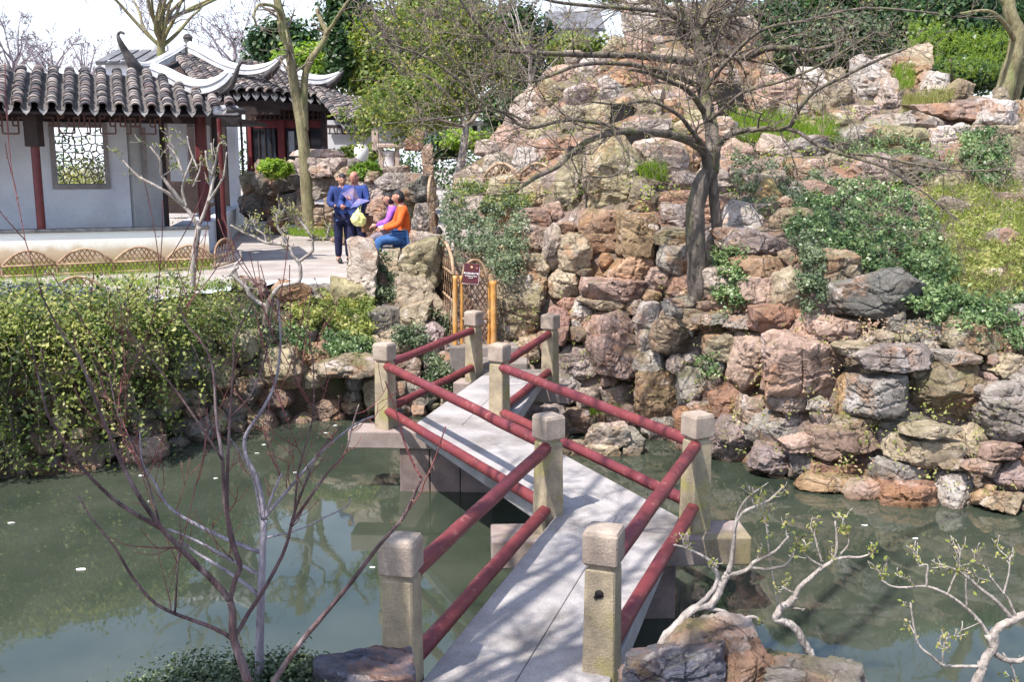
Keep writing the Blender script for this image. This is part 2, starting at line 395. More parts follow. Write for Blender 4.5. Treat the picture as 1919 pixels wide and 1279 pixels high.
def pcol(k):
    c = (np.array(PAL[k]) * .74 + np.array((.41, .325, .26)) * .26) * (1 + rng.normal() * .14) + rng.normal(size=3) * .006
    return tuple(float(q) for q in np.clip(c, .03, .8))
def poly_of(w, h, rnd_):
    n = int(rnd_.integers(4, 8)); a0 = (math.pi / 4 + rnd_.normal() * .15) if n == 4 else rnd_.random() * 6.28; out = []
    for k in range(n):
        a = a0 + (k + rnd_.normal() * .13) * 2 * math.pi / n
        ca, sa = math.cos(a), math.sin(a); q = (abs(ca) ** 5 + abs(sa) ** 5) ** (-1 / 5) * (.92 + .18 * rnd_.random())
        out.append((ca * q * w / 2, sa * q * h / 2))
    return out
def clip(poly, nx, ny, d):
    out = []
    for i in range(len(poly)):
        a = poly[i]; b = poly[(i + 1) % len(poly)]; da = a[0] * nx + a[1] * ny - d; db = b[0] * nx + b[1] * ny - d
        if da <= 0: out.append(a)
        if (da < 0 < db) or (db < 0 < da):
            t = da / (da - db); out.append((a[0] + (b[0] - a[0]) * t, a[1] + (b[1] - a[1]) * t))
    return out
def inpoly(x, y, poly):
    c = False; j = len(poly) - 1
    for i in range(len(poly)):
        xi, yi = poly[i]; xj, yj = poly[j]
        if (yi > y) != (yj > y) and x < (xj - xi) * (y - yi) / (yj - yi) + xi: c = not c
        j = i
    return c
def ext(s, ux, uy):      # half extent of a superelliptic stone in a direction
    a, b = s[2] / 2, s[3] / 2
    return 1.0 / ((abs(ux) / a) ** 2.6 + (abs(uy) / b) ** 2.6) ** (1 / 2.6)
def pack(hand, region, palette, radii=(30, 22, 15, 10), tries=1500, holes=(), asp=2.0):
    S = [list(h) for h in hand]
    xs = [p[0] for p in region]; ys = [p[1] for p in region]; rr = np.random.default_rng(len(hand) + abs(int(xs[0])) + 5)
    for r in radii:
        for _ in range(tries):
            x = min(xs) + rr.random() * (max(xs) - min(xs)); y = min(ys) + rr.random() * (max(ys) - min(ys))
            if not inpoly(x, y, region): continue
            if any(abs(x - q[0]) < q[2] / 2 + r * .3 and abs(y - q[1]) < q[3] / 2 + r * .3 for q in holes): continue
            k = r * (.8 + .5 * rr.random()); a = asp ** (rr.random() * 1.7 - .5); s = [x, y, 2 * k * a ** .5, 2 * k / a ** .5, None]
            ok = True
            for q in S:
                dx, dy = q[0] - x, q[1] - y; d = math.hypot(dx, dy)
                if d > 110 + r: continue
                if d < 1: ok = False; break
                if d < .86 * (ext(s, dx / d, dy / d) + ext(q, dx / d, dy / d)): ok = False; break
            if ok:
                s[4] = palette(x, y, rr) if callable(palette) else palette[int(rr.integers(len(palette)))]; S.append(s)
    return S
def stones(parent, S, depth, mat=None, name='stone', off=0., grow=1.36, seed=0, flat=False, prot=1.0):
    rr = np.random.default_rng(100 + seed); n = 0
    for i, s in enumerate(S):
        x, y, w_, h_, ck = s[:5]; poly = poly_of(w_ * grow * 1.05, h_ * grow * 1.05, rr); an = rr.normal() * .16; ca_, sa_ = math.cos(an), math.sin(an); poly = [(a * ca_ - c_ * sa_, a * sa_ + c_ * ca_) for a, c_ in poly]
        for q in S:
            if q is s: continue
            dx, dy = q[0] - x, q[1] - y; d = math.hypot(dx, dy)
            if d > (w_ + h_ + q[2] + q[3]) / 2 * 1.1 or d < 1: continue
            e1, e2 = ext(s, dx / d, dy / d), ext(q, dx / d, dy / d)
            A, B = (w_ + q[2]) / 2, (h_ + q[3]) / 2; nx = math.copysign(abs(dx / A) ** 1.7 / A, dx); ny = math.copysign(abs(dy / B) ** 1.7 / B, dy); L = math.hypot(nx, ny); nx /= L; ny /= L
            f_ = e1 / (e1 + e2) * .992; pl = clip(poly, nx, ny, (nx * dx + ny * dy) * f_)
            if len(pl) >= 3: poly = pl
        Y = depth(x, y) + (s[5] if len(s) > 5 else (rr.random() - .55) * min(.30, .0032 * (w_ + h_))) + off; c = P(x, y, Y); m = mpp(Y)
        pl3 = []
        size = math.sqrt(w_ * h_) * m
        for k in range(len(poly)):
            a = poly[k]; b = poly[(k + 1) % len(poly)]; ex, ey = b[0] - a[0], b[1] - a[1]; L = math.hypot(ex, ey)
            if L < .8: continue
            nx, ny = ey / L, -ex / L; d = a[0] * nx + a[1] * ny
            if d < 0: nx, ny, d = -nx, -ny, -d
            tl = .0 + .22 * rr.random() ** 1.8
            pl3.append(((nx, -tl, -ny), d * m / math.sqrt(1 + tl * tl)))
        h0 = size * (.20 + .26 * rr.random()) * prot
        ax, az = rr.normal(size=2) * .22
        pl3.append(((ax, -1, az + .1), h0)); pl3.append(((ax + .65 * rr.choice([-1, 1]), -1, az + rr.normal() * .3), h0 * 1.12))
        pl3.append(((rr.normal() * .3, -1, .8 * rr.choice([1, 1, -1])), h0 * 1.25)); pl3.append(((0, 1, 0), size * .5 + .05))
        for _ in range(8):
            d_ = rr.normal(size=3); d_[1] = -abs(d_[1]) - .35; d_ /= np.linalg.norm(d_); pl3.append((tuple(d_), (abs(d_[0]) * w_ + abs(d_[2]) * h_) * m * .5 * (.62 + .30 * rr.random()) + abs(d_[1]) * h0 * .82))
        px_ = math.sqrt(w_ * h_); sub = 5 if px_ > 85 else (4 if px_ > 34 else 3)
        V, F = stone_verts(pl3, size, sub, int(rr.integers(9999)))
        yaw = rr.normal() * .12; cy, sy = math.cos(yaw), math.sin(yaw)
        V = np.stack([V[:, 0] * cy - V[:, 1] * sy, V[:, 0] * sy + V[:, 1] * cy, V[:, 2]], 1)
        me = mesh(name, V, F, sharp=20)
        link(name, me, mat or ROCK, parent, at=c, color=pcol(ck)); n += 1
    return n
def boulder(name, x, y, Y, w_, h_, col, label=None, cat='rock', parent=None, dpt=.8, seed=1, sub=4, mat=None, group=None, cuts=7, amp=1.0):
    """free-standing rock: w_, h_ in photo pixels, centre at the pixel"""
    rr = np.random.default_rng(seed); m = mpp(Y); W, H = w_ * m / 2, h_ * m / 2; Dp = dpt * (W + H) / 2; size = 2 * math.sqrt(W * H)
    kx = .2 * min(1, W / H); kz = .2 * min(1, H / W); Dp = dpt * min(W, H) * 1.15 if max(W, H) > 1.8 * min(W, H) else Dp
    pl = [((1, rr.normal() * kx, rr.normal() * kx), W), ((-1, rr.normal() * kx, rr.normal() * kx), W), ((rr.normal() * kz, rr.normal() * kz, 1), H),
          ((0, 0, -1), H), ((rr.normal() * .2, -1, rr.normal() * .2), Dp), ((0, 1, 0), Dp)]
    for _ in range(cuts):
        d = rr.normal(size=3); d /= np.linalg.norm(d); pl.append((tuple(d), math.sqrt((d[0] * W) ** 2 + (d[1] * Dp) ** 2 + (d[2] * H) ** 2) * (.98 + .22 * rr.random())))
    V, F = stone_verts(pl, min(size, 2.6 * min(W, H)), sub, seed * 13 + 1, amp)
    me = mesh(name, V, F, sharp=28)
    o = link(name, me, mat or ROCK, parent, at=P(x, y, Y), color=pcol(col) if isinstance(col, str) else col)
    if parent is None: tag(o, label, cat, group)
    elif label: o['label'] = label
    return o
# ------------------------------------------------------------------ depth of the two banks, from a plan read off the photograph
def field(cols):
    X = sorted(cols); 
    def f(x, y):
        x = min(max(x, X[0]), X[-1])
        for i in range(len(X) - 1):
            if x <= X[i + 1]: break
        a, b = X[i], X[i + 1]; t = (x - a) / (b - a)
        def g(c):
            ys = [q[0] for q in c][::-1]; vs = [q[1] for q in c][::-1]; return float(np.interp(y, ys, vs))
        return g(cols[a]) * (1 - t) + g(cols[b]) * t
    return f
RD = field({
    930: [(790, 13.9), (700, 14.3), (560, 14.6), (500, 15), (440, 16), (400, 17), (340, 18), (280, 19.4), (200, 22), (100, 23)],
    1050: [(785, 13.9), (700, 14.1), (600, 14.4), (450, 15), (330, 16.4), (290, 17.4), (200, 19.4), (130, 21), (60, 22)],
    1200: [(800, 13.5), (700, 13.8), (550, 14.2), (450, 14.5), (300, 15.5), (280, 16.6), (200, 18.2), (100, 20), (30, 21)],
    1340: [(862, 12.0), (750, 12.4), (600, 12.9), (520, 13.3), (450, 13.8), (400, 15), (300, 16.6), (200, 18.5), (130, 20), (30, 21)],
    1500: [(908, 11.0), (800, 11.3), (700, 11.6), (600, 11.9), (500, 12.3), (450, 12.9), (400, 14), (350, 15.5), (280, 17), (200, 18.5), (130, 19.5)],
    1700: [(948, 10.3), (850, 10.6), (750, 10.9), (650, 11.3), (560, 11.8), (500, 12.8), (430, 14), (350, 15.5), (280, 16.8), (210, 17.8), (130, 19)],
    1930: [(962, 10.0), (850, 10.4), (700, 11), (600, 11.6), (500, 12.8), (400, 14.3), (330, 15.5), (250, 16.6), (180, 17.6), (130, 18.5)],
    2400: [(990, 9.6), (850, 9.9), (700, 10.4), (600, 11), (500, 12), (400, 13.6), (330, 15), (250, 16.2), (180, 17.2)]})
RBASE = [(850, 775), (930, 775), (1060, 785), (1200, 805), (1340, 862), (1500, 908), (1700, 948), (1930, 962), (2400, 995)]
RTOP = [(850, 330), (930, 280), (985, 200), (1045, 125), (1100, 100), (1160, 92), (1200, 32), (1250, 12), (1320, 20), (1345, 70), (1385, 100), (1430, 112), (1450, 150),
        (1610, 152), (1640, 125), (1735, 120), (1760, 158), (1800, 172), (1890, 190), (1940, 200), (2400, 190)]
LD = field({
    -400: [(960, 10.4), (700, 10.8), (610, 11.1), (590, 11.4)],
    0: [(895, 11.26), (700, 11.5), (610, 11.7), (597, 11.95), (575, 12.6)],
    150: [(885, 11.46), (700, 11.7), (605, 12.0), (590, 12.3), (570, 12.9)],
    280: [(850, 12.25), (700, 12.5), (595, 12.8), (575, 13.2), (560, 13.6)],
    400: [(815, 13.1), (700, 13.4), (620, 13.6), (580, 14.2), (555, 14.7), (545, 15.1)],
    520: [(795, 13.75), (700, 13.9), (640, 14.5), (600, 15.0), (560, 15.5), (530, 16.2)],
    640: [(790, 13.95), (700, 14.0), (650, 14.5), (600, 15.0), (560, 15.5), (525, 16.4)],
    760: [(775, 14.2), (700, 14.3), (640, 14.7), (600, 15.0), (560, 15.5), (500, 16.2), (440, 17.0)],
    860: [(760, 14.4), (690, 14.5), (640, 14.8), (600, 15.2), (540, 16.0), (480, 17.0), (430, 17.8)]})
LBASE = [(-400, 965), (0, 898), (150, 888), (280, 852), (460, 802), (610, 792), (700, 782), (780, 775), (870, 768)]
LTOP = [(-400, 592), (0, 577), (150, 572), (280, 562), (400, 548), (520, 532), (640, 528), (700, 505), (760, 500), (860, 480)]
def il(t, x): return float(np.interp(x, [q[0] for q in t], [q[1] for q in t]))
def sheet(name, D, base, top, x0, x1, dx, ny, mat, off, back=None, bump_=.12):
    v = []; f = []; xs = np.arange(x0, x1 + 1, dx); nr = ny + 1 + (3 if back else 1)
    for x in xs:
        yb, yt = il(base, x) + 4, il(top, x)
        for j in range(ny + 1):
            y = yb + (yt - yb) * j / ny; p = P(x, y, D(x, y) + off)
            if j == 0: v.append(tuple(p + Vector((0, .1, -1.4))))
            v.append(tuple(p + Vector((0, bump_ * float(fbm([[p.x * 1.7, p.y, p.z * 1.7]], 3)[0]), bump_ * .6 * float(fbm([[p.x * 2, p.y * 2, p.z * 2]], 8)[0])))))
        if back:
            v.append(tuple(p + Vector((p.x * .06, 1.8, .05)))); v.append(tuple(Vector((p.x * 1.2, p.y + 5.5, 1.6))))
    for i in range(len(xs) - 1):
        for j in range(nr - 1): f.append((i * nr + j, (i + 1) * nr + j, (i + 1) * nr + j + 1, i * nr + j + 1))
    return link(name, mesh(name, v, f, smooth=True), mat)

# ------------------------------------------------------------------ setting: water, ground, banks
b = MB(); b.add([(-40, 1.5, 0), (40, 1.5, 0), (40, 18, 0), (-40, 18, 0)], [(0, 1, 2, 3)])
tag(b.build('pond_water', WATER), 'murky green pond water with soft reflections', kind='structure')
b = MB(); b.add([(-60, -20, -1.3), (60, -20, -1.3), (60, 22, -1.3), (-60, 22, -1.3)], [(0, 1, 2, 3)])
tag(b.build('pond_bed', SOIL), kind='structure')
fr = [(-60, 10.4), (-9, 10.9)] + [tuple(P(x, il(LTOP, x), LD(x, il(LTOP, x)))[:2]) for x in range(-300, 861, 40)] + [(-.4, 17.0), (.6, 19), (3, 22), (60, 22)]
v = [(x, y - (.05 if k else 0), 1.80) for k, (x, y) in enumerate(fr)] + [(x, 24 if i not in (0, len(fr) - 1) else 24, 1.80 if abs(x) > 12 else 1.80) for i, (x, y) in enumerate(fr)]
v += [(x * 1.0, 32, 2.0) for x, y in fr] + [(x * 12, 600, 2.0) for x, y in fr]; n = len(fr)
f = [(k * n + i, k * n + i + 1, (k + 1) * n + i + 1, (k + 1) * n + i) for k in range(3) for i in range(n - 1)]
tag(link('ground', mesh('ground', v, f), PAVE), 'pale pebble paved garden path', kind='structure')
tag(sheet('bank_terrain', LD, LBASE, LTOP, -400, 870, 15, 26, SOIL, .10), kind='structure')
tag(sheet('rockery_hill', RD, RBASE, RTOP, 850, 2400, 10, 80, ROCK, .18, back=True), kind='structure'); bpy.data.objects['rockery_hill'].color = (.27, .205, .175, 1); bpy.data.objects['bank_terrain'].color = (.2, .17, .13, 1)
# near bank under the viewer
xs = np.linspace(-9, 10, 39); ys = np.linspace(-8, 4.6, 26); v = []; f = []
for y in ys:
    for x in xs:
        edge = 4.05 + .25 * math.sin(x * 1.3) + (.45 if x > 1.2 else 0) - (.3 if x < -2.6 else 0)
        z = 1.02 + .06 * float(fbm([[x * 2, y * 2, 0]], 4)[0]) if y < edge - .3 else (0.75 if y < edge else -.8)
        v.append((x, y, z))
for j in range(25):
    for i in range(38): f.append((j * 39 + i, j * 39 + i + 1, (j + 1) * 39 + i + 1, (j + 1) * 39 + i))
tag(link('near_bank', mesh('near_bank', v, f, smooth=True), SOIL), kind='structure')

# ------------------------------------------------------------------ zigzag bridge
BR = thing('zigzag_bridge', (0.3, 7.6, 0), 'stone zigzag footbridge with square granite posts and red tubular rails over the pond', 'bridge')
posts = dict(A=(-.59, 5.01, -12), B=(.5, 5.15, -19), C=(.29, 7.65, 34), D=(1.48, 7.7, 28), E=(-1.42, 10.9, -27), F=(-.14, 10.84, -30), G=(-.52, 13.37, -34), H=(.51, 13.07, -32))
def post_mesh():
    b = MB(); H = .085
    def ring(h, c, z): return [(sx * (h - (0 if k else c)) if not k else sx * h, sy * (h - c) if k else sy * h, z) for sx, sy, k in ((-1, -1, 1), (-1, -1, 0), (1, -1, 0), (1, -1, 1), (1, 1, 1), (1, 1, 0), (-1, 1, 0), (-1, 1, 1))]
    prof = [(H + .008, .006, 0), (H + .004, .008, .30), (H, .010, .70), (H - .001, .012, .742), (H - .014, .010, .756), (H - .014, .010, .776)]
    v = []; f = []
    for h, c, z in prof: v += ring(h, c, z)
    for i in range(len(prof) - 1):
        for k in range(8): f.append((i * 8 + k, i * 8 + (k + 1) % 8, (i + 1) * 8 + (k + 1) % 8, (i + 1) * 8 + k))
    b.add(v, f)
    c = MB(); prof = [(H + .002, .008, .776), (H + .012, .008, .790), (H + .012, .008, .945), (H + .004, .010, .966), (H - .02, .010, .974)]; v = []; f = []
    for h, cc, z in prof: v += ring(h, cc, z)
    for i in range(len(prof) - 1):
        for k in range(8): f.append((i * 8 + k, i * 8 + (k + 1) % 8, (i + 1) * 8 + (k + 1) % 8, (i + 1) * 8 + k))
    f.append(tuple(range(7, -1, -1))); f.append(tuple(len(v) - 8 + k for k in range(8))); c.add(v, f)
    return b.me('post'), c.me('cap')
pm, cm = post_mesh(); pobj = {}
for k, (x, y, a) in posts.items():
    o = link('post', pm, GRANITE, BR, at=(x, y, .70)); o.rotation_euler.z = R(a); pobj[k] = o
    c = link('cap', cm, CAPST); c.parent = o
hb = MB(); hb.tube([(0, -.0925, .62), (0, -.02, .62)], .024, 14); hb.tube([(-.018, -.0925, .60), (-.018, -.02, .60)], .012, 8)
ho = link('bolt_hole', hb.me('bolt_hole', True), simple('hole_shade', (.012, .01, .01), (.02, .015, .015))); ho.parent = pobj['B']  # near-black plug, the shade inside the hole given as colour
def pv(k, z): return Vector((posts[k][0], posts[k][1], z))
for a, c in ('AC', 'BD', 'CE', 'DF', 'EG', 'FH'):
    for z, nm in ((1.415, 'top_rail'), (.905, 'bottom_rail')):
        p, q = pv(a, z), pv(c, z); d = (q - p).normalized(); b = MB()
        n = 9; pts = [p + d * .05 + (q - p - d * .10) * (i / n) for i in range(n + 1)]
        pts = [w_ + Vector(rng.normal(size=3)) * .0025 for w_ in pts]
        b.tube(pts, [(.048) + .0015 * math.sin(i * 1.7) for i in range(n + 1)], 18); b.build(nm, RAIL, BR, smooth=True, sharp=50)
def slab(q, z0, z1, name='deck_slab', mat=DECK):
    b = MB(); v = [(x, y, z0) for x, y in q] + [(x, y, z1) for x, y in q]
    b.add(v, [(3, 2, 1, 0), (4, 5, 6, 7), (0, 1, 5, 4), (1, 2, 6, 5), (2, 3, 7, 6), (3, 0, 4, 7)])
    return bevel(b.build(name, mat, BR), .008)
def lerp(a, b, t): return tuple(a[i] + (b[i] - a[i]) * t for i in range(2))
secs = [((-1.02, 3.35), (.02, 3.35), (1.325, 7.555), (.345, 7.585)), ((.335, 7.60), (1.33, 7.57), (-.02, 10.43), (-1.05, 10.49)), ((-1.05, 10.505), (-.02, 10.445), (.42, 13.0), (-.40, 13.05))]
for i, (a, b_, c, d) in enumerate(secs):
    m0, m1 = lerp(a, b_, .5), lerp(d, c, .5); g = .002
    slab(((a[0], a[1]), (m0[0] - g, m0[1]), (m1[0] - g, m1[1]), (d[0], d[1])), .70, .85 - .003 * i)
    slab(((m0[0] + g, m0[1]), b_, c, (m1[0] + g, m1[1])), .701, .852 - .003 * i)
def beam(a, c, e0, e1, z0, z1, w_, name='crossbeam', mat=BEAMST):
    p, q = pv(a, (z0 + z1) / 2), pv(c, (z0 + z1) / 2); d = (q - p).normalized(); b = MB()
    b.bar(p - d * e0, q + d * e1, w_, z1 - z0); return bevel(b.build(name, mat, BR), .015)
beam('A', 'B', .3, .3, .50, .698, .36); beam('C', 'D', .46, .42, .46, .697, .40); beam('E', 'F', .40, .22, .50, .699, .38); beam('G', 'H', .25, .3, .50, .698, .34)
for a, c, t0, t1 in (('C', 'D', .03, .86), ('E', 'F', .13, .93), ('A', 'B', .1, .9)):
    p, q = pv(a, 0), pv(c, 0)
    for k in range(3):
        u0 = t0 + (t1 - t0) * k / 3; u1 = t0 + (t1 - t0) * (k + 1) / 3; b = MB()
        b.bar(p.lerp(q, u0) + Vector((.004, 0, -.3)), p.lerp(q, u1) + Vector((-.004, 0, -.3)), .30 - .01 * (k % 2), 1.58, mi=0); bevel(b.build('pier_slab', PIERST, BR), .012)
# landing stones up to the gate
LN = thing('landing_steps', (0, 13.5, .6), 'flat grey stone steps between the bridge end and the bamboo gate', 'steps')
for x0, x1, y0, y1, z in ((-.40, .42, 13.08, 13.62, .82), (-.62, .22, 13.64, 14.1, .90), (-.9, .1, 14.12, 15.0, 1.04), (-.9, .1, 15.0, 15.8, 1.22), (-1.0, .1, 15.8, 16.6, 1.42), (-1.0, .1, 16.6, 17.3, 1.62)):
    b = MB(); b.box((x0, y0, z - .4), (x1, y1 - .02, z)); bevel(b.build('step', simple('step_stone', (.14, .12, .11), (.25, .21, .19), 3, .9, .5, .008, 50), LN), .02)

# ------------------------------------------------------------------ rocks of the pond rockery, the big ones read off one by one
H1 = [(1790, 672, 120, 22, 'gr', -.3), (1600, 655, 90, 20, 'tn', -.25), (1880, 735, 90, 22, 'gr', -.28), (1745, 810, 110, 20, 'tn', -.25), (1850, 880, 90, 18, 'pk', -.2), (1340, 600, 90, 20, 'gr', -.3), (1210, 640, 30, 60, 'wh', -.1), (1130, 570, 100, 18, 'tn', -.2), (1390, 605, 60, 20, 'pl', -.2), (1498, 693, 130, 122, 'pk'), (1412, 680, 58, 105, 'pk'), (1560, 622, 150, 58, 'pk'), (1677, 672, 160, 46, 'gr', -.35), (1655, 742, 112, 76, 'gr'), (1598, 746, 36, 82, 'or'),
      (1787, 737, 110, 110, 'ol'), (1888, 776, 100, 105, 'gr'), (1646, 562, 132, 66, 'dk', -.25), (1415, 457, 132, 34, 'pp', -.3), (1432, 505, 90, 34, 'or'), (1432, 549, 82, 56, 'pk'),
      (1492, 548, 60, 64, 'tn'), (1563, 500, 112, 48, 'tn', -.1), (1261, 632, 76, 68, 'br'), (1357, 650, 62, 56, 'tn'), (1291, 600, 26, 50, 'wh'), (1233, 741, 84, 84, 'or'), (1297, 726, 50, 62, 'gr'),
      (1362, 759, 56, 54, 'rd'), (1372, 826, 76, 78, 'pp'), (1413, 772, 60, 58, 'pk'), (1465, 803, 112, 58, 'gr'), (1447, 862, 62, 52, 'pp'), (1502, 868, 46, 56, 'gr'), (1590, 833, 136, 62, 'pk'),
      (1730, 842, 130, 52, 'tn'), (1580, 884, 128, 32, 'rd'), (1560, 906, 92, 34, 'or'), (1688, 888, 84, 42, 'gr'), (1787, 921, 72, 78, 'wh'), (1896, 897, 50, 54, 'pp'), (1887, 848, 72, 26, 'pk', -.2),
      (1883, 945, 74, 28, 'tn'), (1543, 763, 42, 26, 'wh'), (1127, 431, 76, 68, 'or'), (1197, 440, 66, 88, 'or'), (1185, 504, 76, 46, 'or'), (1162, 545, 112, 38, 'pk', -.15), (1072, 474, 52, 72, 'tn'),
      (1036, 470, 34, 78, 'pl'), (1004, 455, 54, 52, 'br'), (1010, 410, 54, 38, 'pk'), (1264, 408, 46, 48, 'pp'), (1260, 446, 60, 24, 'ol'), (1271, 486, 52, 50, 'gr'), (972, 575, 84, 112, 'ol'),
      (951, 503, 40, 36, 'pl'), (1150, 652, 80, 116, 'pk'), (1084, 681, 78, 46, 'pp'), (1047, 612, 44, 52, 'rd'), (1145, 340, 96, 106, 'ol'), (1070, 360, 44, 90, 'ol'), (1099, 335, 20, 84, 'pl'),
      (1240, 300, 84, 56, 'pl'), (1437, 384, 40, 78, 'ye'), (1005, 372, 36, 40, 'tn'), (1205, 372, 50, 60, 'tn'), (1215, 600, 40, 60, 'wh'), (1095, 590, 46, 56, 'wh'), (1220, 680, 50, 40, 'wh'),
      (1480, 758, 70, 30, 'pl'), (1060, 735, 60, 36, 'gr'), (1160, 740, 60, 40, 'pl'), (1820, 640, 130, 50, 'ol'), (1740, 625, 70, 36, 'gr'), (1890, 690, 60, 40, 'tn'), (1650, 640, 60, 26, 'tn'),
      (1695, 795, 90, 30, 'gr'), (1610, 795, 70, 28, 'tn'), (1500, 835, 56, 34, 'pk'), (1240, 805, 60, 30, 'gr')]
H2 = [(1215, 45, 62, 62, 'wh'), (1280, 38, 52, 60, 'wh'), (1198, 137, 58, 52, 'rd'), (1262, 124, 92, 58, 'pk'), (1403, 138, 44, 92, 'or'), (1300, 175, 70, 60, 'pk'), (1467, 170, 72, 58, 'pk'), (1524, 162, 52, 60, 'wh'),
      (1565, 180, 50, 50, 'tn'), (1634, 166, 58, 84, 'wh'), (1630, 210, 40, 30, 'pp'), (1668, 188, 46, 62, 'pl'), (1721, 140, 46, 84, 'tn'), (1675, 124, 58, 34, 'pl'), (1757, 156, 48, 30, 'wh'), (1803, 172, 44, 30, 'tn'),
      (1790, 208, 130, 30, 'pk', -.15), (1866, 216, 86, 52, 'wh', -.1), (1700, 228, 130, 30, 'gr', -.1), (1693, 266, 104, 48, 'ol'), (1640, 325, 74, 54, 'pp'), (1712, 322, 110, 44, 'dk', -.2), (1450, 278, 54, 36, 'pl'),
      (1528, 275, 70, 44, 'gr'), (1500, 325, 56, 38, 'br'), (1130, 225, 64, 58, 'ol'), (1076, 225, 50, 50, 'ol'), (1010, 195, 56, 48, 'pl'), (1035, 180, 50, 46, 'ol'), (1065, 145, 56, 40, 'pk'), (1120, 128, 60, 36, 'wh'),
      (1150, 165, 54, 44, 'wh'), (1095, 180, 58, 40, 'pp'), (1200, 90, 48, 40, 'pk'), (1215, 200, 50, 60, 'tn'), (1225, 245, 60, 44, 'wh'), (1165, 150, 44, 34, 'rd'), (950, 262, 44, 40, 'pk'), (975, 225, 46, 40, 'pl'),
      (1020, 245, 60, 44, 'ol'), (1135, 275, 40, 26, 'tn'), (1360, 150, 50, 40, 'pl'), (1425, 200, 60, 40, 'rd'), (1770, 265, 50, 44, 'wh'), (1900, 290, 60, 60, 'ol'), (1880, 250, 60, 30, 'tn')]
HOLES = [(1165, 215, 26, 26), (1186, 278, 42, 34), (1112, 366, 18, 36), (1090, 283, 30, 12), (1370, 205, 30, 60)]
for (x, y, w_, h_) in HOLES: pass
reg1 = [(940, 640), (935, 500), (985, 400), (1050, 300), (1240, 285), (1300, 400), (1345, 440), (1480, 470), (1560, 470), (1640, 530), (1720, 590), (1800, 600), (1960, 600), (2200, 620), (2200, 990), (1980, 975), (1700, 955), (1500, 915), (1340, 872), (1200, 815), (1080, 795), (960, 780)]
reg2 = [(890, 330), (920, 262), (985, 190), (1050, 115), (1160, 85), (1200, 22), (1250, 2), (1310, 15), (1340, 60), (1380, 90), (1430, 105), (1450, 145), (1620, 145), (1640, 115), (1735, 110), (1760, 155), (1840, 172), (1940, 190), (2200, 185), (2200, 600), (1990, 560), (1960, 340), (1780, 350), (1640, 360), (1500, 380), (1500, 440), (1345, 436), (1300, 400), (1240, 285), (1050, 300), (1000, 345), (930, 420), (880, 470), (860, 400)]
def pal1(x, y, r):
    if y > 860 - (1919 - x) * .06: return ['or', 'rd', 'pk', 'gr', 'tn'][int(r.integers(5))]
    if x < 1250 and y < 560: return ['or', 'tn', 'ol', 'pk', 'br', 'pl'][int(r.integers(6))]
    if x > 1600: return ['ol', 'gr', 'tn', 'pk', 'gr', 'pp', 'tn'][int(r.integers(7))]
    return ['pk', 'wh', 'pl', 'pp', 'tn', 'br', 'rd', 'pl'][int(r.integers(8))]
def pal2(x, y, r):
    if x < 1330: return ['pk', 'wh', 'pl', 'ol', 'rd', 'pl', 'or'][int(r.integers(7))]
    return ['pl', 'tn', 'wh', 'gr', 'ol', 'pk'][int(r.integers(6))]
S1 = pack(H1, reg1, pal1, (42, 30, 20, 13), 900, HOLES)
S2 = pack(H2, reg2, pal2, (34, 24, 16, 10), 900, HOLES)
RW = thing('rockery_wall', P(1500, 900, 11.2), 'tall dry rockery wall of pink, ochre and grey stones rising from the far side of the pond', 'rockery')
RP = thing('rockery_peak', P(1300, 300, 17), 'upper rockery of pale pink and rust stones with dark cave openings behind the bare tree', 'rockery')
S1a = sorted(S1, key=lambda s: -s[2] * s[3])[:298]; S2a = sorted(S2, key=lambda s: -s[2] * s[3])[:298]
print('stones', len(S1), len(S2))
stones(RW, S1a, RD, seed=1); stones(RP, S2a, RD, seed=2, off=.05)
OPENING_SHADE = simple('opening_shade', (.008, .007, .006), (.02, .016, .014))
# cave mouths: solid near-black blocks, the caves' shade put into their colour
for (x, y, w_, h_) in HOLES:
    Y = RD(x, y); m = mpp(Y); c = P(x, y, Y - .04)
    cv = MB(); cv.box((-w_ * m * .75, 0, -h_ * m * .75), (w_ * m * .75, .9, h_ * m * .75), Matrix.Translation(c)); cv.build('cave_hollow', OPENING_SHADE, RP)

# left bank
H3 = [(650, 690, 150, 34, 'tn', -.35), (585, 668, 70, 40, 'rd', -.1), (700, 660, 60, 44, 'tn'), (470, 730, 60, 60, 'gr'), (520, 690, 90, 70, 'ol'), (505, 745, 80, 40, 'br'), (760, 690, 60, 50, 'br'), (700, 740, 34, 80, 'ol', -.2),
      (790, 735, 60, 50, 'gr'), (600, 770, 60, 30, 'br'), (560, 640, 60, 30, 'pk'), (620, 640, 50, 26, 'pl'), (440, 770, 50, 50, 'gr'), (370, 810, 60, 50, 'gr'), (800, 640, 60, 60, 'pp'), (745, 640, 70, 40, 'tn'), (660, 650, 60, 24, 'pl')]
reg3 = [(-260, 700), (180, 680), (330, 650), (420, 640), (520, 640), (600, 640), (680, 600), (760, 600), (850, 590), (862, 700), (858, 770), (700, 788), (610, 797), (460, 808), (280, 858), (150, 894), (-60, 905), (-260, 940)]
HOL3 = [(600, 745, 110, 50), (380, 780, 30, 60)]
S3 = pack(H3, reg3, ['gr', 'br', 'ol', 'tn', 'dk', 'pk'], (26, 18, 12), 700, HOL3)
RL = thing('pond_bank_rockwork', P(500, 780, 13.7), 'low dark rock bank under the cascading shrubs left of the bridge, with an undercut hollow', 'rockery')
print('bank', len(S3)); stones(RL, S3, LD, ROCKG, seed=3)
HOLLOW_SHADE = MB(); c = P(610, 748, 14.25); HOLLOW_SHADE.box((-.75, 0, -.25), (.65, .8, .16), Matrix.Translation(c)); HOLLOW_SHADE.build('hollow', OPENING_SHADE, RL)  # solid near-black block, its colour standing for the undercut's shade
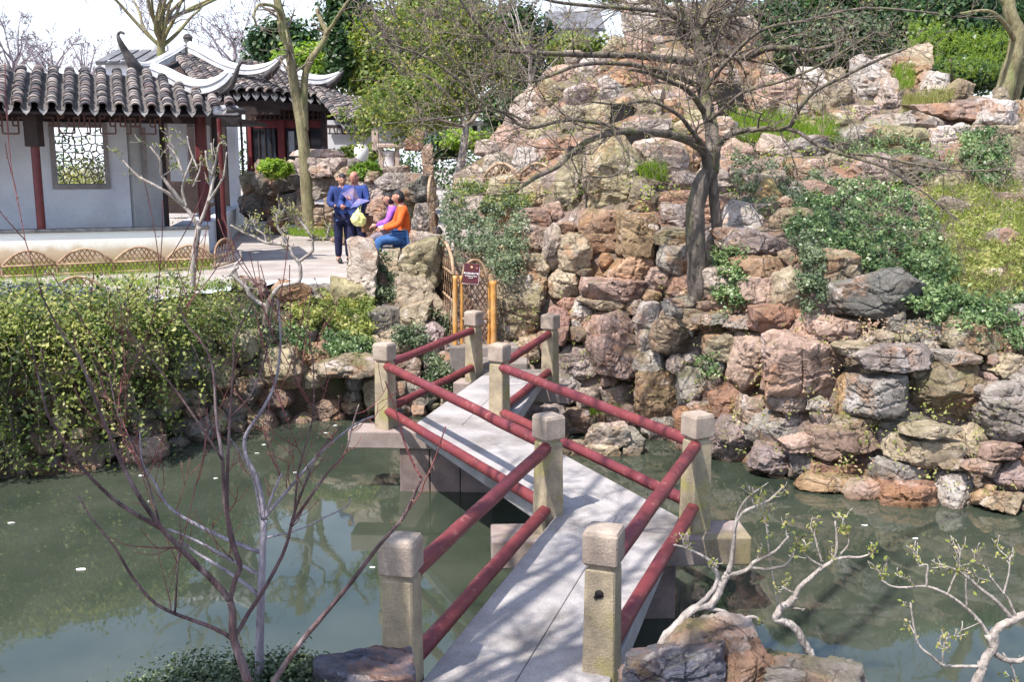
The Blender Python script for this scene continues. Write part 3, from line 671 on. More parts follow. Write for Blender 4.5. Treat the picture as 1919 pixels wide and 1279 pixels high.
# rocks by the gate and on the terrace
for (x, y, Y, w_, h_, c, lab, s) in [
    (680, 530, 15.5, 48, 170, 'pl', 'tall pale upright rock in front of the standing man', 3), (790, 497, 15.7, 70, 78, 'ol', 'rounded mossy boulder beside the gate fence, below the seated woman', 4),
    (797, 460, 16.3, 56, 44, 'pl', 'pale flat topped rock just right of the seated woman', 5), (772, 552, 15.5, 84, 70, 'tn', 'striped tan rock under the rounded boulder', 6),
    (720, 520, 15.9, 60, 86, 'tn', 'ivy clad block between the tall pale rock and the rounded boulder', 7), (778, 592, 15.0, 58, 46, 'tn', 'squarish tan block on the terrace left of the bamboo gate', 8),
    (655, 570, 15.4, 70, 80, 'ol', 'mossy mound of rock left of the tall pale rock', 9), (706, 625, 14.9, 36, 30, 'pl', 'small square pale stone cap behind the bridge post', 10),
    (835, 600, 15.4, 56, 60, 'br', 'brown rock at the foot of the open gate leaf', 11), (730, 560, 15.6, 60, 90, 'br', 'dark rock in the gap behind the ivy', 15),
    (470, 545, 15.6, 60, 40, 'pp', 'purple grey rock behind the contorted dark tree', 12), (545, 552, 15.4, 56, 46, 'or', 'orange faced rock at the foot of the contorted dark tree', 13), (610, 548, 15.7, 44, 30, 'gr', 'small grey rock on the path edge', 14)]:
    boulder('rock', x, y, Y, w_, h_, c, lab, seed=s, amp=1.1)
IS = thing('rock_islet', P(1135, 860, 12.1), 'small islet of four pale stones in the pond behind the bridge', 'rock')
for (x, y, w_, h_, c, s) in ((1139, 815, 78, 40, 'pl', 21), (1185, 840, 44, 60, 'gr', 22), (1125, 852, 70, 36, 'tn', 23), (1080, 790, 50, 40, 'gr', 24), (1078, 848, 52, 46, 'tn', 25), (1160, 872, 50, 26, 'gr', 26)):
    boulder('stone', x, y, 12.3 + (.9 if s == 24 else 0) - (.1 if s == 23 else 0), w_, h_, c, parent=IS, seed=s)
for (x, y, Y, w_, h_, c, lab, s, dp) in [
    (1335, 1222, 4.5, 165, 110, 'pl', 'pale rock with rust side among the foreground rocks right of the bridge', 31, .9), (1395, 1262, 4.35, 110, 90, 'rd', 'rust brown rock face beside the pale foreground rock', 32, .9),
    (1262, 1262, 4.3, 190, 95, (.15, .155, .20), 'dark blue grey rock at the bridge foot', 33, .9), (1530, 1290, 4.3, 190, 90, 'gr', 'grey rock ledge under the contorted grey branches', 34, .8),
    (1440, 1272, 4.6, 150, 90, 'dk', 'dark slab behind the winding branch', 35, .8), (1195, 1275, 4.4, 70, 60, 'pk', 'small pinkish rock beside the near right bridge post', 36, .8),
    (672, 1290, 4.2, 200, 130, (.14, .14, .19), 'blue grey rock in front of the near left bridge post', 37, .8)]:
    boulder('foreground_rock', x, y, Y, w_, h_, c, lab, seed=s, dpt=dp, sub=5, group='rocks on the near bank')
# ------------------------------------------------------------------ roofs of half round tiles
TC = [(.085, .076, .078), (.115, .10, .10), (.065, .06, .065), (.15, .125, .115), (.12, .085, .08), (.19, .16, .145), (.05, .046, .052), (.23, .20, .185)]
def arc_tile():
    b = MB(); v = []; n = 7
    for r, y, dz in ((.084, 1.0, 0), (.094, 0, .012), (.076, 0, .004), (.070, .25, 0)):
        for k in range(n + 1):
            t = math.pi * k / n; v.append((-r * math.cos(t), y, r * .92 * math.sin(t) + dz))
    f = [(j * (n + 1) + k, j * (n + 1) + k + 1, (j + 1) * (n + 1) + k + 1, (j + 1) * (n + 1) + k) for j in range(3) for k in range(n)]
    b.add(v, f); return b.me('roof_tile', sharp=40)
ARC = arc_tile()
def drip_tile():
    b = MB(); out = [(-.085, .02), (-.07, -.03), (-.045, -.065), (-.02, -.085), (0, -.115), (.02, -.085), (.045, -.065), (.07, -.03), (.085, .02), (.05, -.012), (0, -.024), (-.05, -.012)]
    n = len(out); v = [(x, 0, z) for x, z in out] + [(x * .98, .022, z) for x, z in out]
    b.add(v, [tuple(range(n)), tuple(range(2 * n - 1, n - 1, -1))] + [(k, (k + 1) % n, n + (k + 1) % n, n + k) for k in range(n)]); return b.me('drip_tile')
DRIP = drip_tile()
def roof(parent, rows, nrm, course=.105, width=1.0, cnt=None, drips=True, limit=298):
    """rows: (bottom, top) of each row of cover tiles"""
    cnt = cnt if cnt is not None else [0]; pan = MB(); rest = MB(); nrm = Vector(nrm).normalized()
    for i, (B, T) in enumerate(rows):
        d = T - B; L = d.length; d.normalize(); x = d.cross(nrm).normalized(); z = x.cross(d).normalized(); n = max(1, int(L / course))
        for k in range(n):
            o = B + d * (k * course + rng.normal() * .006) + z * ((.04 + rng.normal() * .004) * width) + x * rng.normal() * .005; j = rng.normal() * .004
            M = Matrix((( x.x * width, d.x * (course * 1.25), z.x * width, o.x + x.x * j), (x.y * width, d.y * course * 1.25, z.y * width, o.y + x.y * j), (x.z * width, d.z * course * 1.25, z.z * width, o.z), (0, 0, 0, 1)))
            if cnt[0] < limit:
                t = bpy.data.objects.new('roof_tile', ARC)
                if not ARC.materials: ARC.materials.append(TILE)
                COL.objects.link(t); t.parent = parent; t.matrix_basis = Matrix.Translation(-wl(parent)) @ M; g_ = 1 + rng.normal() * .12; t.color = (*[min(1, q * g_) for q in TC[int(rng.integers(len(TC)))]], 1)
                cnt[0] += 1
            else: rest.add([M @ v.co for v in ARC.vertices], [tuple(p.vertices) for p in ARC.polygons])
        if i + 1 < len(rows):                      # the trough of pan tiles between two rows
            B2, T2 = rows[i + 1]; m = min(n, max(1, int((T2 - B2).length / course)))
            for k in range(m * 2):
                q0 = k * course / 2; a = B + d * q0; c = B2 + d * q0; h0 = .008 + .010; v = []
                for s_, lift in ((0, .02), (1, .0)):
                    for u in range(5):
                        t = u / 4; p = a.lerp(c, .18 + .64 * t) + d * (course * .55 * s_) - z * (.05 * math.sin(math.pi * t) - .012 - lift * .6) * width; v.append(p)
                v += [q - z * .018 for q in v[:5]]
                pan.add(v, [(u, u + 1, u + 6, u + 5) for u in range(4)] + [(10 + u, 11 + u, 1 + u, u) for u in range(4)])
            if drips and True:
                o = (B + B2) / 2 - d * .02 - z * .012
                M = Matrix(((x.x * width, d.x, 0, o.x), (x.y * width, d.y, 0, o.y), (0, 0, width, o.z), (0, 0, 0, 1)))
                t = bpy.data.objects.new('drip_tile', DRIP)
                if not DRIP.materials: DRIP.materials.append(TILE)
                COL.objects.link(t); t.parent = parent; t.matrix_basis = Matrix.Translation(-wl(parent)) @ M @ Matrix.Scale(.82, 4); g = .26 + rng.random() * .16; t.color = (g * 1.02, g * .97, g * .93, 1)
    if pan.v:
        p = pan.build('pan_tiles', TILE, parent, kind='stuff', color=(.17, .155, .15))
    if rest.v: rest.build('far_roof_tiles', TILE, parent, kind='stuff', color=(.09, .085, .09))
    return cnt
def sweep(pts, prof, name, mat, parent, scale=None, k=4):
    sc = scale or [1] * len(pts); pts, sc = smooth(pts, sc, k); b = MB(); v = []; n = len(prof)
    for i, p in enumerate(pts):
        d = (pts[min(i + 1, len(pts) - 1)] - pts[max(i - 1, 0)]).normalized(); x = d.cross(Vector((0, 0, 1))).normalized(); z = x.cross(d)
        for a, c in prof: v.append(p + x * a * sc[i] + z * c * sc[i])
    f = [(i * n + q, i * n + (q + 1) % n, (i + 1) * n + (q + 1) % n, (i + 1) * n + q) for i in range(len(pts) - 1) for q in range(n)]
    f += [tuple(range(n - 1, -1, -1)), tuple((len(pts) - 1) * n + q for q in range(n))]
    b.add(v, f); return b.build(name, mat, parent, smooth=True, sharp=35)
RPROF = [(-.10, -.12), (.10, -.12), (.10, .02), (.125, .03), (.125, .055), (.10, .065), (.09, .13), (.05, .175), (0, .19), (-.05, .175), (-.09, .13), (-.10, .065), (-.125, .055), (-.125, .03), (-.10, .02)]

# ------------------------------------------------------------------ covered corridor on the left
A0 = onz(390, 424, 2.5); A1 = onz(0, 432, 2.5); av = (A1 - A0); av.z = 0; av.normalize(); nv = Vector((-av.y, av.x, 0))
if nv.y > 0: nv = -nv
def W(s, w_, z): q = A0 + av * s - nv * w_; return Vector((q.x, q.y, z))
def sw(px, py, w_):
    d = ray(px, py); o = Vector((0, 0, CZ)); p0 = A0 - nv * w_; t = (p0 - o).dot(nv) / d.dot(nv); q = o + d * t; return (q - A0).dot(av), q.z
COR = thing('covered_corridor', W(4, 1, 1.8), 'whitewashed covered garden corridor with grey tiled roof, red posts and a lattice window', 'building')
def wbox(s0, s1, w0, w1, z0, z1, name, mat, parent=None, bv=0, **k):
    b = MB(); v = [W(s, w_, z) for z in (z0, z1) for s, w_ in ((s0, w0), (s1, w0), (s1, w1), (s0, w1))]
    b.add(v, [(3, 2, 1, 0), (4, 5, 6, 7), (0, 1, 5, 4), (1, 2, 6, 5), (2, 3, 7, 6), (3, 0, 4, 7)]); o = b.build(name, mat, parent or COR, **k)
    if bv: bevel(o, bv)
    return o
SL = 9.5
def lowwall_mat():
    t = NT('stained_whitewash'); p = t.pos(); z = t.n('SeparateXYZ', Vector=p).outputs[2]
    zz = t.n('Math', {'operation': 'ADD'}, i0=z, i1=t.mul(t.noise(3, 6, p, .7), .35)).outputs[0]
    c = t.ramp(t.n('MapRange', Value=zz, i1=2.08, i2=2.72).outputs[0], [(0., (.40, .27, .17)), (.30, (.52, .40, .28)), (.50, (.74, .70, .63)), (.70, (.80, .79, .77))])
    return t.fin(c, .9, t.bump(t.noise(50, 5, p), .25, .004))
LOWW = lowwall_mat()
wbox(0, SL, 0, .26, 1.6, 2.44, 'low_wall', LOWW); wbox(-.03, SL, -.035, .30, 2.442, 2.5, 'wall_coping', SLATE, bv=.008)
# return wall going back from the corner
E1 = P(447, 384, 30.0); E1.z = 2.5
def vwall(p, q, th, z0, z1, name, mat, parent, **k):
    p = Vector((p[0], p[1], 0)); q = Vector((q[0], q[1], 0)); d = (q - p).normalized(); x = Vector((-d.y, d.x, 0)) * th / 2; b = MB()
    v = [c + Vector((0, 0, z)) for z in (z0, z1) for c in (p - x, q - x, q + x, p + x)]
    b.add(v, [(3, 2, 1, 0), (4, 5, 6, 7), (0, 1, 5, 4), (1, 2, 6, 5), (2, 3, 7, 6), (3, 0, 4, 7)]); return b.build(name, mat, parent, **k)
r0 = W(.15, .32, 0)
vwall(r0, E1, .28, 1.6, 2.50, 'return_wall', PLASTER, COR)
vwall(r0 + Vector((-.25, 0, 0)), E1 + Vector((-.35, 0, 0)), .75, 2.40, 2.44, 'bench_seat', simple('bench_stone', (.30, .30, .32), (.42, .42, .44)), COR)
wbox(-.6, SL, .27, 4.4, 1.7, 1.95, 'corridor_floor', simple('corridor_floor', (.26, .24, .25), (.38, .36, .36), 2, .9, .4, .005, 40))
# back wall with its openings
BWZ1 = 4.45; wd = 1.75
sA, zt = sw(100, 238, wd); sB, zb = sw(198, 345, wd); sW0, sW1 = min(sA, sB), max(sA, sB); sE, _ = sw(240, 300, wd)
wbox(sE, sW0, wd, wd + .22, 1.9, BWZ1, 'back_wall', PLASTER); wbox(sW1, SL, wd, wd + .22, 1.9, BWZ1, 'back_wall', PLASTER)
wbox(sW0, sW1, wd, wd + .22, 1.9, zb, 'back_wall', PLASTER); wbox(sW0, sW1, wd, wd + .22, zt, BWZ1, 'back_wall', PLASTER)
p0 = W(sE, wd, 0); sF, _ = sw(303, 300, wd + .7); p1 = W(sF, wd + .7, 0); vwall(p0 + nv * -.1, p1, .2, 1.9, BWZ1, 'back_wall', simple('shaded_plaster', (.42, .42, .42), (.55, .55, .54), 1.5, .9, .2, .004, 60), COR)  # greyer copy of the plaster, duller light on this face put into colour
WIN = wbox(sW0 - .09, sW1 + .09, wd - .05, wd - .002, zt, zt + .09, 'window_frame', simple('window_surround', (.20, .18, .18), (.30, .27, .26)))
wbox(sW0 - .09, sW1 + .09, wd - .05, wd - .002, zb - .09, zb, 'window_frame', None).data.materials.append(WIN.data.materials[0])
for s0, s1 in ((sW0 - .09, sW0), (sW1, sW1 + .09)): wbox(s0, s1, wd - .05, wd - .002, zb + .001, zt - .001, 'window_frame', WIN.data.materials[0])
# ice crack lattice: edges of a jittered Voronoi diagram in the opening
def lattice(s0, s1, z0, z1, w_, n, mat, name, parent, th=.022, seed=3):
    rr = np.random.default_rng(seed); pts = []
    for i in range(n):
        for j in range(n): pts.append((s0 + (s1 - s0) * (i + .5 + rr.uniform(-.34, .34)) / n, z0 + (z1 - z0) * (j + .5 + rr.uniform(-.34, .34)) / n))
    b = MB()
    for i, p in enumerate(pts):
        poly = [(s0 - p[0], z0 - p[1]), (s1 - p[0], z0 - p[1]), (s1 - p[0], z1 - p[1]), (s0 - p[0], z1 - p[1])]
        for j, q in enumerate(pts):
            if i == j: continue
            dx, dy = q[0] - p[0], q[1] - p[1]; d = math.hypot(dx, dy)
            if d < (s1 - s0) * .8: poly = clip(poly, dx / d, dy / d, d / 2)
        for k in range(len(poly)):
            a, c = poly[k], poly[(k + 1) % len(poly)]
            if math.hypot(a[0] - c[0], a[1] - c[1]) > .02 and (a[0] + 1e-6, a[1]) < (c[0], c[1] + 1): b.bar(W(p[0] + a[0], w_ + .0007 * (i % 7), p[1] + a[1]), W(p[0] + c[0], w_ + .0007 * (i % 7), p[1] + c[1]), th, th * 1.4, up=nv)
    return b.build(name, mat, parent)
lattice(sW0, sW1, zb, zt, wd + .09, 7, simple('lattice_clay', (.10, .09, .085), (.18, .165, .15)), 'window_lattice', COR)
sp, zp = sw(263, 240, wd + .3); sq, zq = sw(277, 336, wd + .5)
wbox(sq, sp, wd + .10, wd + .18, zq, zp, 'wall_plaque', simple('plaque_grey', (.20, .17, .17), (.32, .29, .28), 9))
# posts, beams and the hanging fretwork
def cpost(px, py, w_, z0, z1, r=.075, mat=WOODR, name='corridor_post', sq_=False):
    s, _ = sw(px, py, w_); c = W(s, w_, 0); b = MB()
    b.tube([Vector((c.x, c.y, z0)), Vector((c.x, c.y, z1))], r, 16); return b.build(name, mat, COR, smooth=True, sharp=50), s
ZC = 4.42
_, zbm = sw(60, 205, .13); ZC = zbm + .02; print('beam', zbm)
_, sc1 = cpost(70, 330, .13, 2.5, ZC)
cpost(378, 300, 1.9, 1.95, ZC, .12); cpost(414, 300, 2.8, 1.95, ZC, .06, WOODR); cpost(404, 300, 2.0, 1.95, ZC, .06, WOODD); cpost(306, 300, 1.6, 1.95, ZC, .05, WOODD)
b = MB(); c = W(sc1, .13, 0); b.box((-.12, -.12, 3.95), (.12, .12, ZC), Matrix.Translation(c)); b.build('post_bracket', WOODD, COR)
wbox(-.35, SL, .05, .21, zbm, zbm + .09, 'eave_beam', WOODD); wbox(0, SL, 1.78, 1.92, 4.45, 4.6, 'eave_beam', WOODD)

def fret(s0, s1, z0, z1, w_, mat, parent, u=.17, name='fretwork', drop=()):
    b = MB(); t = .030; zs = [z1, z1 - (z1 - z0) * .34, z1 - (z1 - z0) * .67, z0]; n = int((s1 - s0) / u)
    def H(a, c, z, e=0): b.bar(W(a, w_ + e, z), W(c, w_ + e, z), t, t, up=nv)
    def V(s, za, zb_, e=.0012): b.bar(W(s, w_ + e, za), W(s, w_ + e, zb_), t, t, up=nv)
    H(s0, s1, zs[0])
    for i in range(n):
        a = s0 + i * u; m = a + u * .5; c = a + u; k = i % 4
        if k == 0: V(a, zs[0], zs[2]); H(a, m, zs[1]); V(m, zs[1], zs[3]); H(m, c, zs[2])
        if k == 1: V(a, zs[1], zs[2]); H(a - u * .5, c, zs[3]); V(m, zs[0], zs[1]); H(m, c, zs[1])
        if k == 2: V(a, zs[0], zs[3]); H(a, c, zs[2]); V(m, zs[1], zs[2]); H(m, c + u * .3, zs[1])
        if k == 3: V(a, zs[1], zs[3]); H(a, m, zs[3]); V(m, zs[0], zs[2]); H(m, c, zs[2])
    return b.build(name, mat, parent)
sR, _ = sw(300, 230, .13)
sX, zf0 = sw(180, 250, .13); fret(sR, sc1 - .15, zf0, zbm, .13, WOODR2, COR); fret(sc1 + .15, SL, zf0 - .02, zbm, .13, WOODR2, COR)
# roof
we = -.52; _, ze = sw(60, 203, we); wr = 1.15; _, zr = sw(110, 134, wr)
sCor, _ = sw(452, 215, we); sHip, _ = sw(292, 140, wr); print('corridor', ze, zr, sCor, sHip, sc1, zf0)
rows = []; pitch = .268; i = 0
sd0, _ = sw(32, 205, we)
k0 = int((sd0 - sCor) / pitch); s = sd0 - k0 * pitch
rn = (nv * (zr - ze) + Vector((0, 0, wr - we))).normalized()
while s < SL - .1:
    fr_ = 1.0 if s >= sHip else max(.06, (s - sCor) / (sHip - sCor)); lo = .10 * max(0, 1 - (s - sCor) / 1.2) ** 2
    rows.append((W(s, we, ze + lo), W(s, we + (wr - we) * fr_, ze + lo + (zr - ze) * fr_))); s += pitch
roof(COR, rows, rn, .122, 1.0)
b = MB(); v = [W(sCor, we + .05, ze - .05), W(SL, we + .05, ze - .05), W(SL, wr, zr - .06), W(sHip, wr, zr - .06), W(sCor, we + .05, ze - .09), W(SL, we + .05, ze - .09), W(SL, wr, zr - .12), W(sHip, wr, zr - .12)]
b.add(v, [(0, 1, 2, 3), (7, 6, 5, 4), (0, 4, 5, 1), (0, 3, 7, 4)]); b.build('roof_deck', WOODD, COR)
b = MB(); v = [W(sHip, wr, zr - .06), W(SL, wr, zr - .06), W(SL, 2.9, ze - .05), W(sHip, 2.9, ze - .05)]; b.add(v, [(0, 1, 2, 3)]); b.add([q - Vector((0, 0, .05)) for q in v], [(3, 2, 1, 0)]); b.build('rear_roof_slope', simple('rear_roof', (.07, .065, .07), (.12, .11, .11)), COR)
# hip side face towards the pavilion
b = MB(); v = [W(sCor, we + .05, ze - .05), W(sHip, wr, zr - .06), W(sCor - .2, 2.9, ze - .05)]; b.add(v, [(0, 1, 2)]); b.add([q - Vector((0, 0, .04)) for q in v], [(2, 1, 0)]); b.build('hip_roof_slope', simple('hip_roof', (.07, .065, .07), (.12, .11, .11)), COR)
hip = [(288, 131, 20.2), (312, 141, 19.9), (340, 156, 19.6), (368, 165, 19.4), (395, 163, 19.25), (418, 152, 19.15), (432, 138, 19.1), (441, 122, 19.05), (452, 112, 19.0)]
sweep([P(*q) for q in hip[:7]], RPROF, 'white_hip_ridge', RIDGEW, COR, [.8, .85, .9, .9, .85, .75, .6])
b = MB(); pts, rr_ = smooth([P(*q) + Vector((0, -.02, -.05)) for q in [(410, 172, 19.2), (432, 158, 19.12), (441, 138, 19.05), (447, 120, 19.0), (454, 111, 19.0), (463, 112, 19.0)]], [.03, .055, .05, .035, .03, .02]); b.tube(pts, rr_, 10); b.build('upturned_horn', HORN, COR, smooth=True)
wbox(sCor + .02, sCor + .5, -.50, -.1, ze - .06, ze + .12, 'corner_tile_mound', simple('lime_lump', (.30, .30, .34), (.55, .55, .58), 8, .9, .9, .03, 20), bv=.05)
b = MB(); b.tube([W(sCor + .25, -.50, ze + .05), W(sCor - .08, -.42, ze + .02)], [.07, .05], 12); b.build('corner_tile', HORN, COR, smooth=True)

# ------------------------------------------------------------------ pavilion behind, with upturned eaves
PV = thing('garden_pavilion', P(420, 400, 28.5), 'grey tiled pavilion with white sweeping hip ridges and upturned horn corners', 'building')
PN = Vector((.55, -.62, .62))
rows = []
for i in range(9):
    t = i / 8; top = P(330 + 92 * t, 104 + 17 * t, 30.2 - .2 * t); bot = P(383 + 140 * t, 182 - 8 * t + (4 if i > 6 else 0), 27.6 + .1 * t); rows.append((bot, top))
roof(PV, rows, PN, .15, 1.55)
b = MB(); q = [P(352, 96, 30.4), P(250, 135, 29.0), P(395, 186, 27.7), P(525, 176, 27.8)]; v = [p + Vector((0, .08, -.12)) for p in q] + [p + Vector((0, .12, -.25)) for p in q]
b.add(v, [(0, 1, 2, 3), (7, 6, 5, 4), (2, 1, 5, 6), (3, 2, 6, 7), (0, 3, 7, 4), (1, 0, 4, 5)]); b.build('roof_deck', WOODD, PV)
sweep([P(*q_) for q_ in [(352, 88, 30.2), (335, 98, 30), (310, 112, 29.6), (285, 124, 29.2), (265, 126, 28.9), (250, 118, 28.7), (241, 104, 28.5)]], RPROF, 'white_hip_ridge', RIDGEW, PV, [.95, .95, .9, .85, .8, .7, .45])
sweep([P(*q_) for q_ in [(353, 88, 30.2), (375, 98, 29.8), (400, 112, 29.3), (430, 126, 28.7), (462, 133, 28.2), (490, 130, 28.0), (510, 122, 27.8), (524, 110, 27.6)]], RPROF, 'white_hip_ridge', RIDGEW, PV, [1., 1., .95, .9, .85, .8, .6, .35])
def horn(par, pxs, r, mat=HORN, name='upturned_horn'):
    b = MB(); pts, rr_ = smooth([P(*q_) for q_ in pxs], r); b.tube(pts, rr_, 8); return b.build(name, mat, par, smooth=True)
horn(PV, [(262, 140, 28.7), (248, 118, 28.5), (236, 98, 28.4), (226, 80, 28.3), (221, 66, 28.3), (226, 60, 28.3), (233, 63, 28.3)], [.22, .17, .11, .08, .045, .04, .035])
horn(PV, [(500, 143, 27.8), (514, 130, 27.6), (524, 117, 27.5), (532, 103, 27.5)], [.12, .10, .06, .035])
b = MB(); c = P(353, 92, 30.2); b.lathe([(.16, -.1), (.17, .10), (.13, .12), (.13, .30), (.15, .32), (.12, .38), (.06, .44)], 10, Matrix.Translation(c)); b.build('finial', HORN, PV, smooth=True, sharp=40)
horn(PV, [(349, 80, 30.2), (338, 86, 30.1), (327, 92, 30.0)], [.06, .05, .03], RIDGEW, 'top_spur')
def pxbox(par, x0, y0, x1, y1, Y, th, name, mat, yaw=0, bv=0, **k):
    """upright slab whose front face spans the two pixels at distance Y"""
    p = P(x0, y0, Y); q = P(x1, y1, Y); a, c = (p.z, q.z) if p.z < q.z else (q.z, p.z); m = (p.x + q.x) / 2; hw = abs(q.x - p.x) / 2; b = MB()
    b.box((-hw, 0, a), (hw, th, c), Matrix.Translation((m, Y, 0)) @ Matrix.Rotation(R(yaw), 4, 'Z')); o = b.build(name, mat, par, **k)
    if bv: bevel(o, bv)
    return o
pxbox(PV, 423, 212, 446, 384, 30.0, .38, 'white_pier', PLASTER)
pxbox(PV, 448, 205, 459, 408, 26.8, .16, 'dark_post', WOODD)
pxbox(PV, 425, 190, 525, 214, 31.2, .25, 'eave_beam', WOODD)
pxbox(PV, 313, 215, 352, 340, 27.0, .15, 'inner_wall', PLASTER); pxbox(PV, 386, 225, 396, 380, 28.5, .2, 'inner_wall', PLASTER)
pxbox(PV, 290, 190, 425, 226, 26.0, .2, 'lintel', WOODD); pxbox(PV, 296, 205, 430, 400, 31.5, .2, 'rear_wall', WOODD)

b = MB(); b.box((-10.4, 22.6, 4.74), (-7.1, 29.5, 4.84)); b.build('passage_roof', WOODD, PV)  # unseen slab added to keep sun off the inner walls
# ------------------------------------------------------------------ hall with red doors
HL = thing('red_door_hall', P(560, 330, 31), 'dark hall with red framed glass doors and grey tiled roof behind the slender mossy tree', 'building')
rows = []
for i in range(11):
    t = i / 10; rows.append((P(470 + 172 * t, 178 + 11 * t, 31.0), P(470 + 120 * t - 16, 118 + 26 * t, 33.6)))
roof(HL, rows, (.35, -.65, .68), .15, 1.45)
b = MB(); q = [P(445, 110, 33.8), P(600, 146, 33.8), P(655, 192, 31.1), P(465, 182, 31.1)]; v = [p + Vector((0, .05, -.10)) for p in q] + [p + Vector((0, .1, -.3)) for p in q]
b.add(v, [(0, 3, 2, 1), (4, 5, 6, 7), (3, 0, 4, 7), (2, 3, 7, 6), (1, 2, 6, 5)]); b.build('roof_deck', WOODD, HL)
sweep([P(*q_) for q_ in [(524, 116, 33.4), (540, 128, 33.0), (558, 140, 32.5), (580, 149, 32.1), (604, 151, 31.8), (622, 146, 31.6), (637, 138, 31.4)]], RPROF, 'white_hip_ridge', RIDGEW, HL, [1.05, 1.1, 1.05, 1., .9, .7, .4])
horn(HL, [(618, 160, 31.6), (630, 150, 31.4), (638, 140, 31.3), (644, 132, 31.3)], [.12, .09, .06, .03])
RED2 = simple('hall_red', (.11, .018, .022), (.17, .03, .035), 2.5, .5, .2, .003, 40)
pxbox(HL, 458, 190, 640, 330, 32.6, .2, 'door_wall', WOODD)
for x0, x1 in ((463, 473), (519, 535), (566, 580), (607, 618)): pxbox(HL, x0, 225, x1, 322, 32.3, .22, 'door_stile', RED2)
for y0, y1 in ((226, 240), (306, 322)): pxbox(HL, 464, y0, 617, y1, 32.4, .15, 'door_rail', RED2)
for x0, x1 in ((474, 518), (536, 565), (581, 606)): o = pxbox(HL, x0, 241, x1, 305, 32.48, .05, 'glass_pane', GLASS)
GV = simple('pane_reflection', (.30, .32, .36), (.50, .52, .55), 2)
for x in (485, 496, 507): pxbox(HL, x, 241, x + 1.6, 305, 32.42, .04, 'glazing_bar', WOODD)
pxbox(HL, 540, 246, 552, 285, 32.44, .03, 'curtain', GV)  # pale panel, a reflection in the glass put into its colour
fz = MB()
for x in range(470, 616, 9): fz.bar(P(x, 206, 32.35), P(x, 224, 32.35), .03)
for y in (206, 215, 224): fz.bar(P(466, y, 32.38), P(616, y, 32.38), .03)
fz.build('transom_lattice', WOODR2, HL)
pxbox(HL, 460, 322, 540, 348, 32.2, .4, 'white_plinth', PLASTER); pxbox(HL, 459, 360, 470, 405, 27.2, .25, 'white_stub_wall', PLASTER)
pxbox(HL, 600, 192, 612, 300, 31.6, .2, 'dark_post', WOODD); pxbox(HL, 460, 188, 640, 200, 32.2, .2, 'eave_beam', WOODD)
# side wing
SW = thing('side_wing', P(650, 290, 30), 'small whitewashed side wing with a short tiled lean-to roof right of the hall', 'building')
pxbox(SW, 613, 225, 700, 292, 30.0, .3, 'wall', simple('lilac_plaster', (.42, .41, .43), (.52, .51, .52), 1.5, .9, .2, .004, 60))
rows = []
for i in range(8):
    t = i / 7; rows.append((P(640 + 62 * t, 232 + 3 * t, 29.3), P(600 + 74 * t, 182 + 8 * t, 31.0)))
roof(SW, rows, (.35, -.65, .68), .15, 1.45)
pxbox(SW, 612, 234, 702, 240, 29.8, .1, 'fascia', WOODD)
b = MB()
for x in range(618, 700, 7): b.bar(P(x, 238, 29.6), P(x + (4 if x % 2 else 0), 252, 29.6), .035)
b.bar(P(614, 250, 29.62), P(700, 250, 29.62), .03); b.build('fretwork', WOODD, SW)

# ------------------------------------------------------------------ far houses and garden wall
def house(label, x0, x1, ye, yr, yb, Y, gable='r', roofc=(.11, .11, .12)):
    t = thing('distant_house', P((x0 + x1) / 2, yb, Y), label, 'building', 'houses beyond the garden'); a, c = P(x0, ye, Y), P(x1, ye, Y); zr_ = P(x0, yr, Y).z; zb_ = P(x0, yb, Y).z; dp = 5.0; b = MB()
    b.box((a.x, Y, zb_), (c.x, Y + dp, a.z)); b.add([(a.x, Y, a.z), (a.x, Y + dp, a.z), (a.x, Y + dp / 2, zr_)], [(0, 1, 2)]); b.add([(c.x, Y, a.z), (c.x, Y + dp, a.z), (c.x, Y + dp / 2, zr_)], [(0, 2, 1)]); b.build('wall', PLASTER, t)
    r = MB(); e = .3; n = max(4, int((c.x - a.x) / .35))
    for k in range(n):
        u0 = a.x - e + (c.x - a.x + 2 * e) * k / n; u1 = u0 + (c.x - a.x + 2 * e) / n * .72
        r.bar(Vector(((u0 + u1) / 2, Y - .3, a.z - .15)), Vector(((u0 + u1) / 2, Y + dp / 2, zr_ + .05)), (u1 - u0), .12)
    r.bar(Vector(((a.x + c.x) / 2, Y - .3, a.z - .2)), Vector(((a.x + c.x) / 2, Y + dp / 2, zr_)), c.x - a.x + 2 * e, .1); r.bar(Vector(((a.x + c.x) / 2, Y + dp + .3, a.z - .2)), Vector(((a.x + c.x) / 2, Y + dp / 2, zr_)), c.x - a.x + 2 * e, .1)
    r.build('roof', simple('far_tile', tuple(q * .8 for q in roofc), tuple(q * 1.4 for q in roofc), 1.5, .9, .4, .02, 20), t)
    r = MB(); r.bar(Vector((a.x - e, Y + dp / 2, zr_ + .12)), Vector((c.x + e, Y + dp / 2, zr_ + .12)), .28, .3); r.build('ridge', RIDGEW, t); return t
house('far white house with grey roof behind the left horn of the pavilion', 196, 268, 112, 84, 145, 46)
house('low far house roof just right of the pavilion finial tree', 432, 496, 128, 100, 150, 44)
house('far house with pale gable between the evergreens above the hall', 585, 640, 100, 66, 140, 52)
house('grey roofed house with pale wall seen above the left shoulder of the rockery', 1036, 1122, 50, 8, 120, 48)
house('white walled house glimpsed behind the fork of the large bare tree', 1335, 1420, 20, -12, 110, 50)
GW = thing('garden_wall', P(900, 260, 36), 'long white garden wall with a dark tile coping beyond the small smooth barked tree', 'wall')
pxbox(GW, 700, 232, 1400, 275, 36, .3, 'wall', PLASTER); pxbox(GW, 696, 226, 1404, 232, 35.8, .7, 'coping', SLATE)
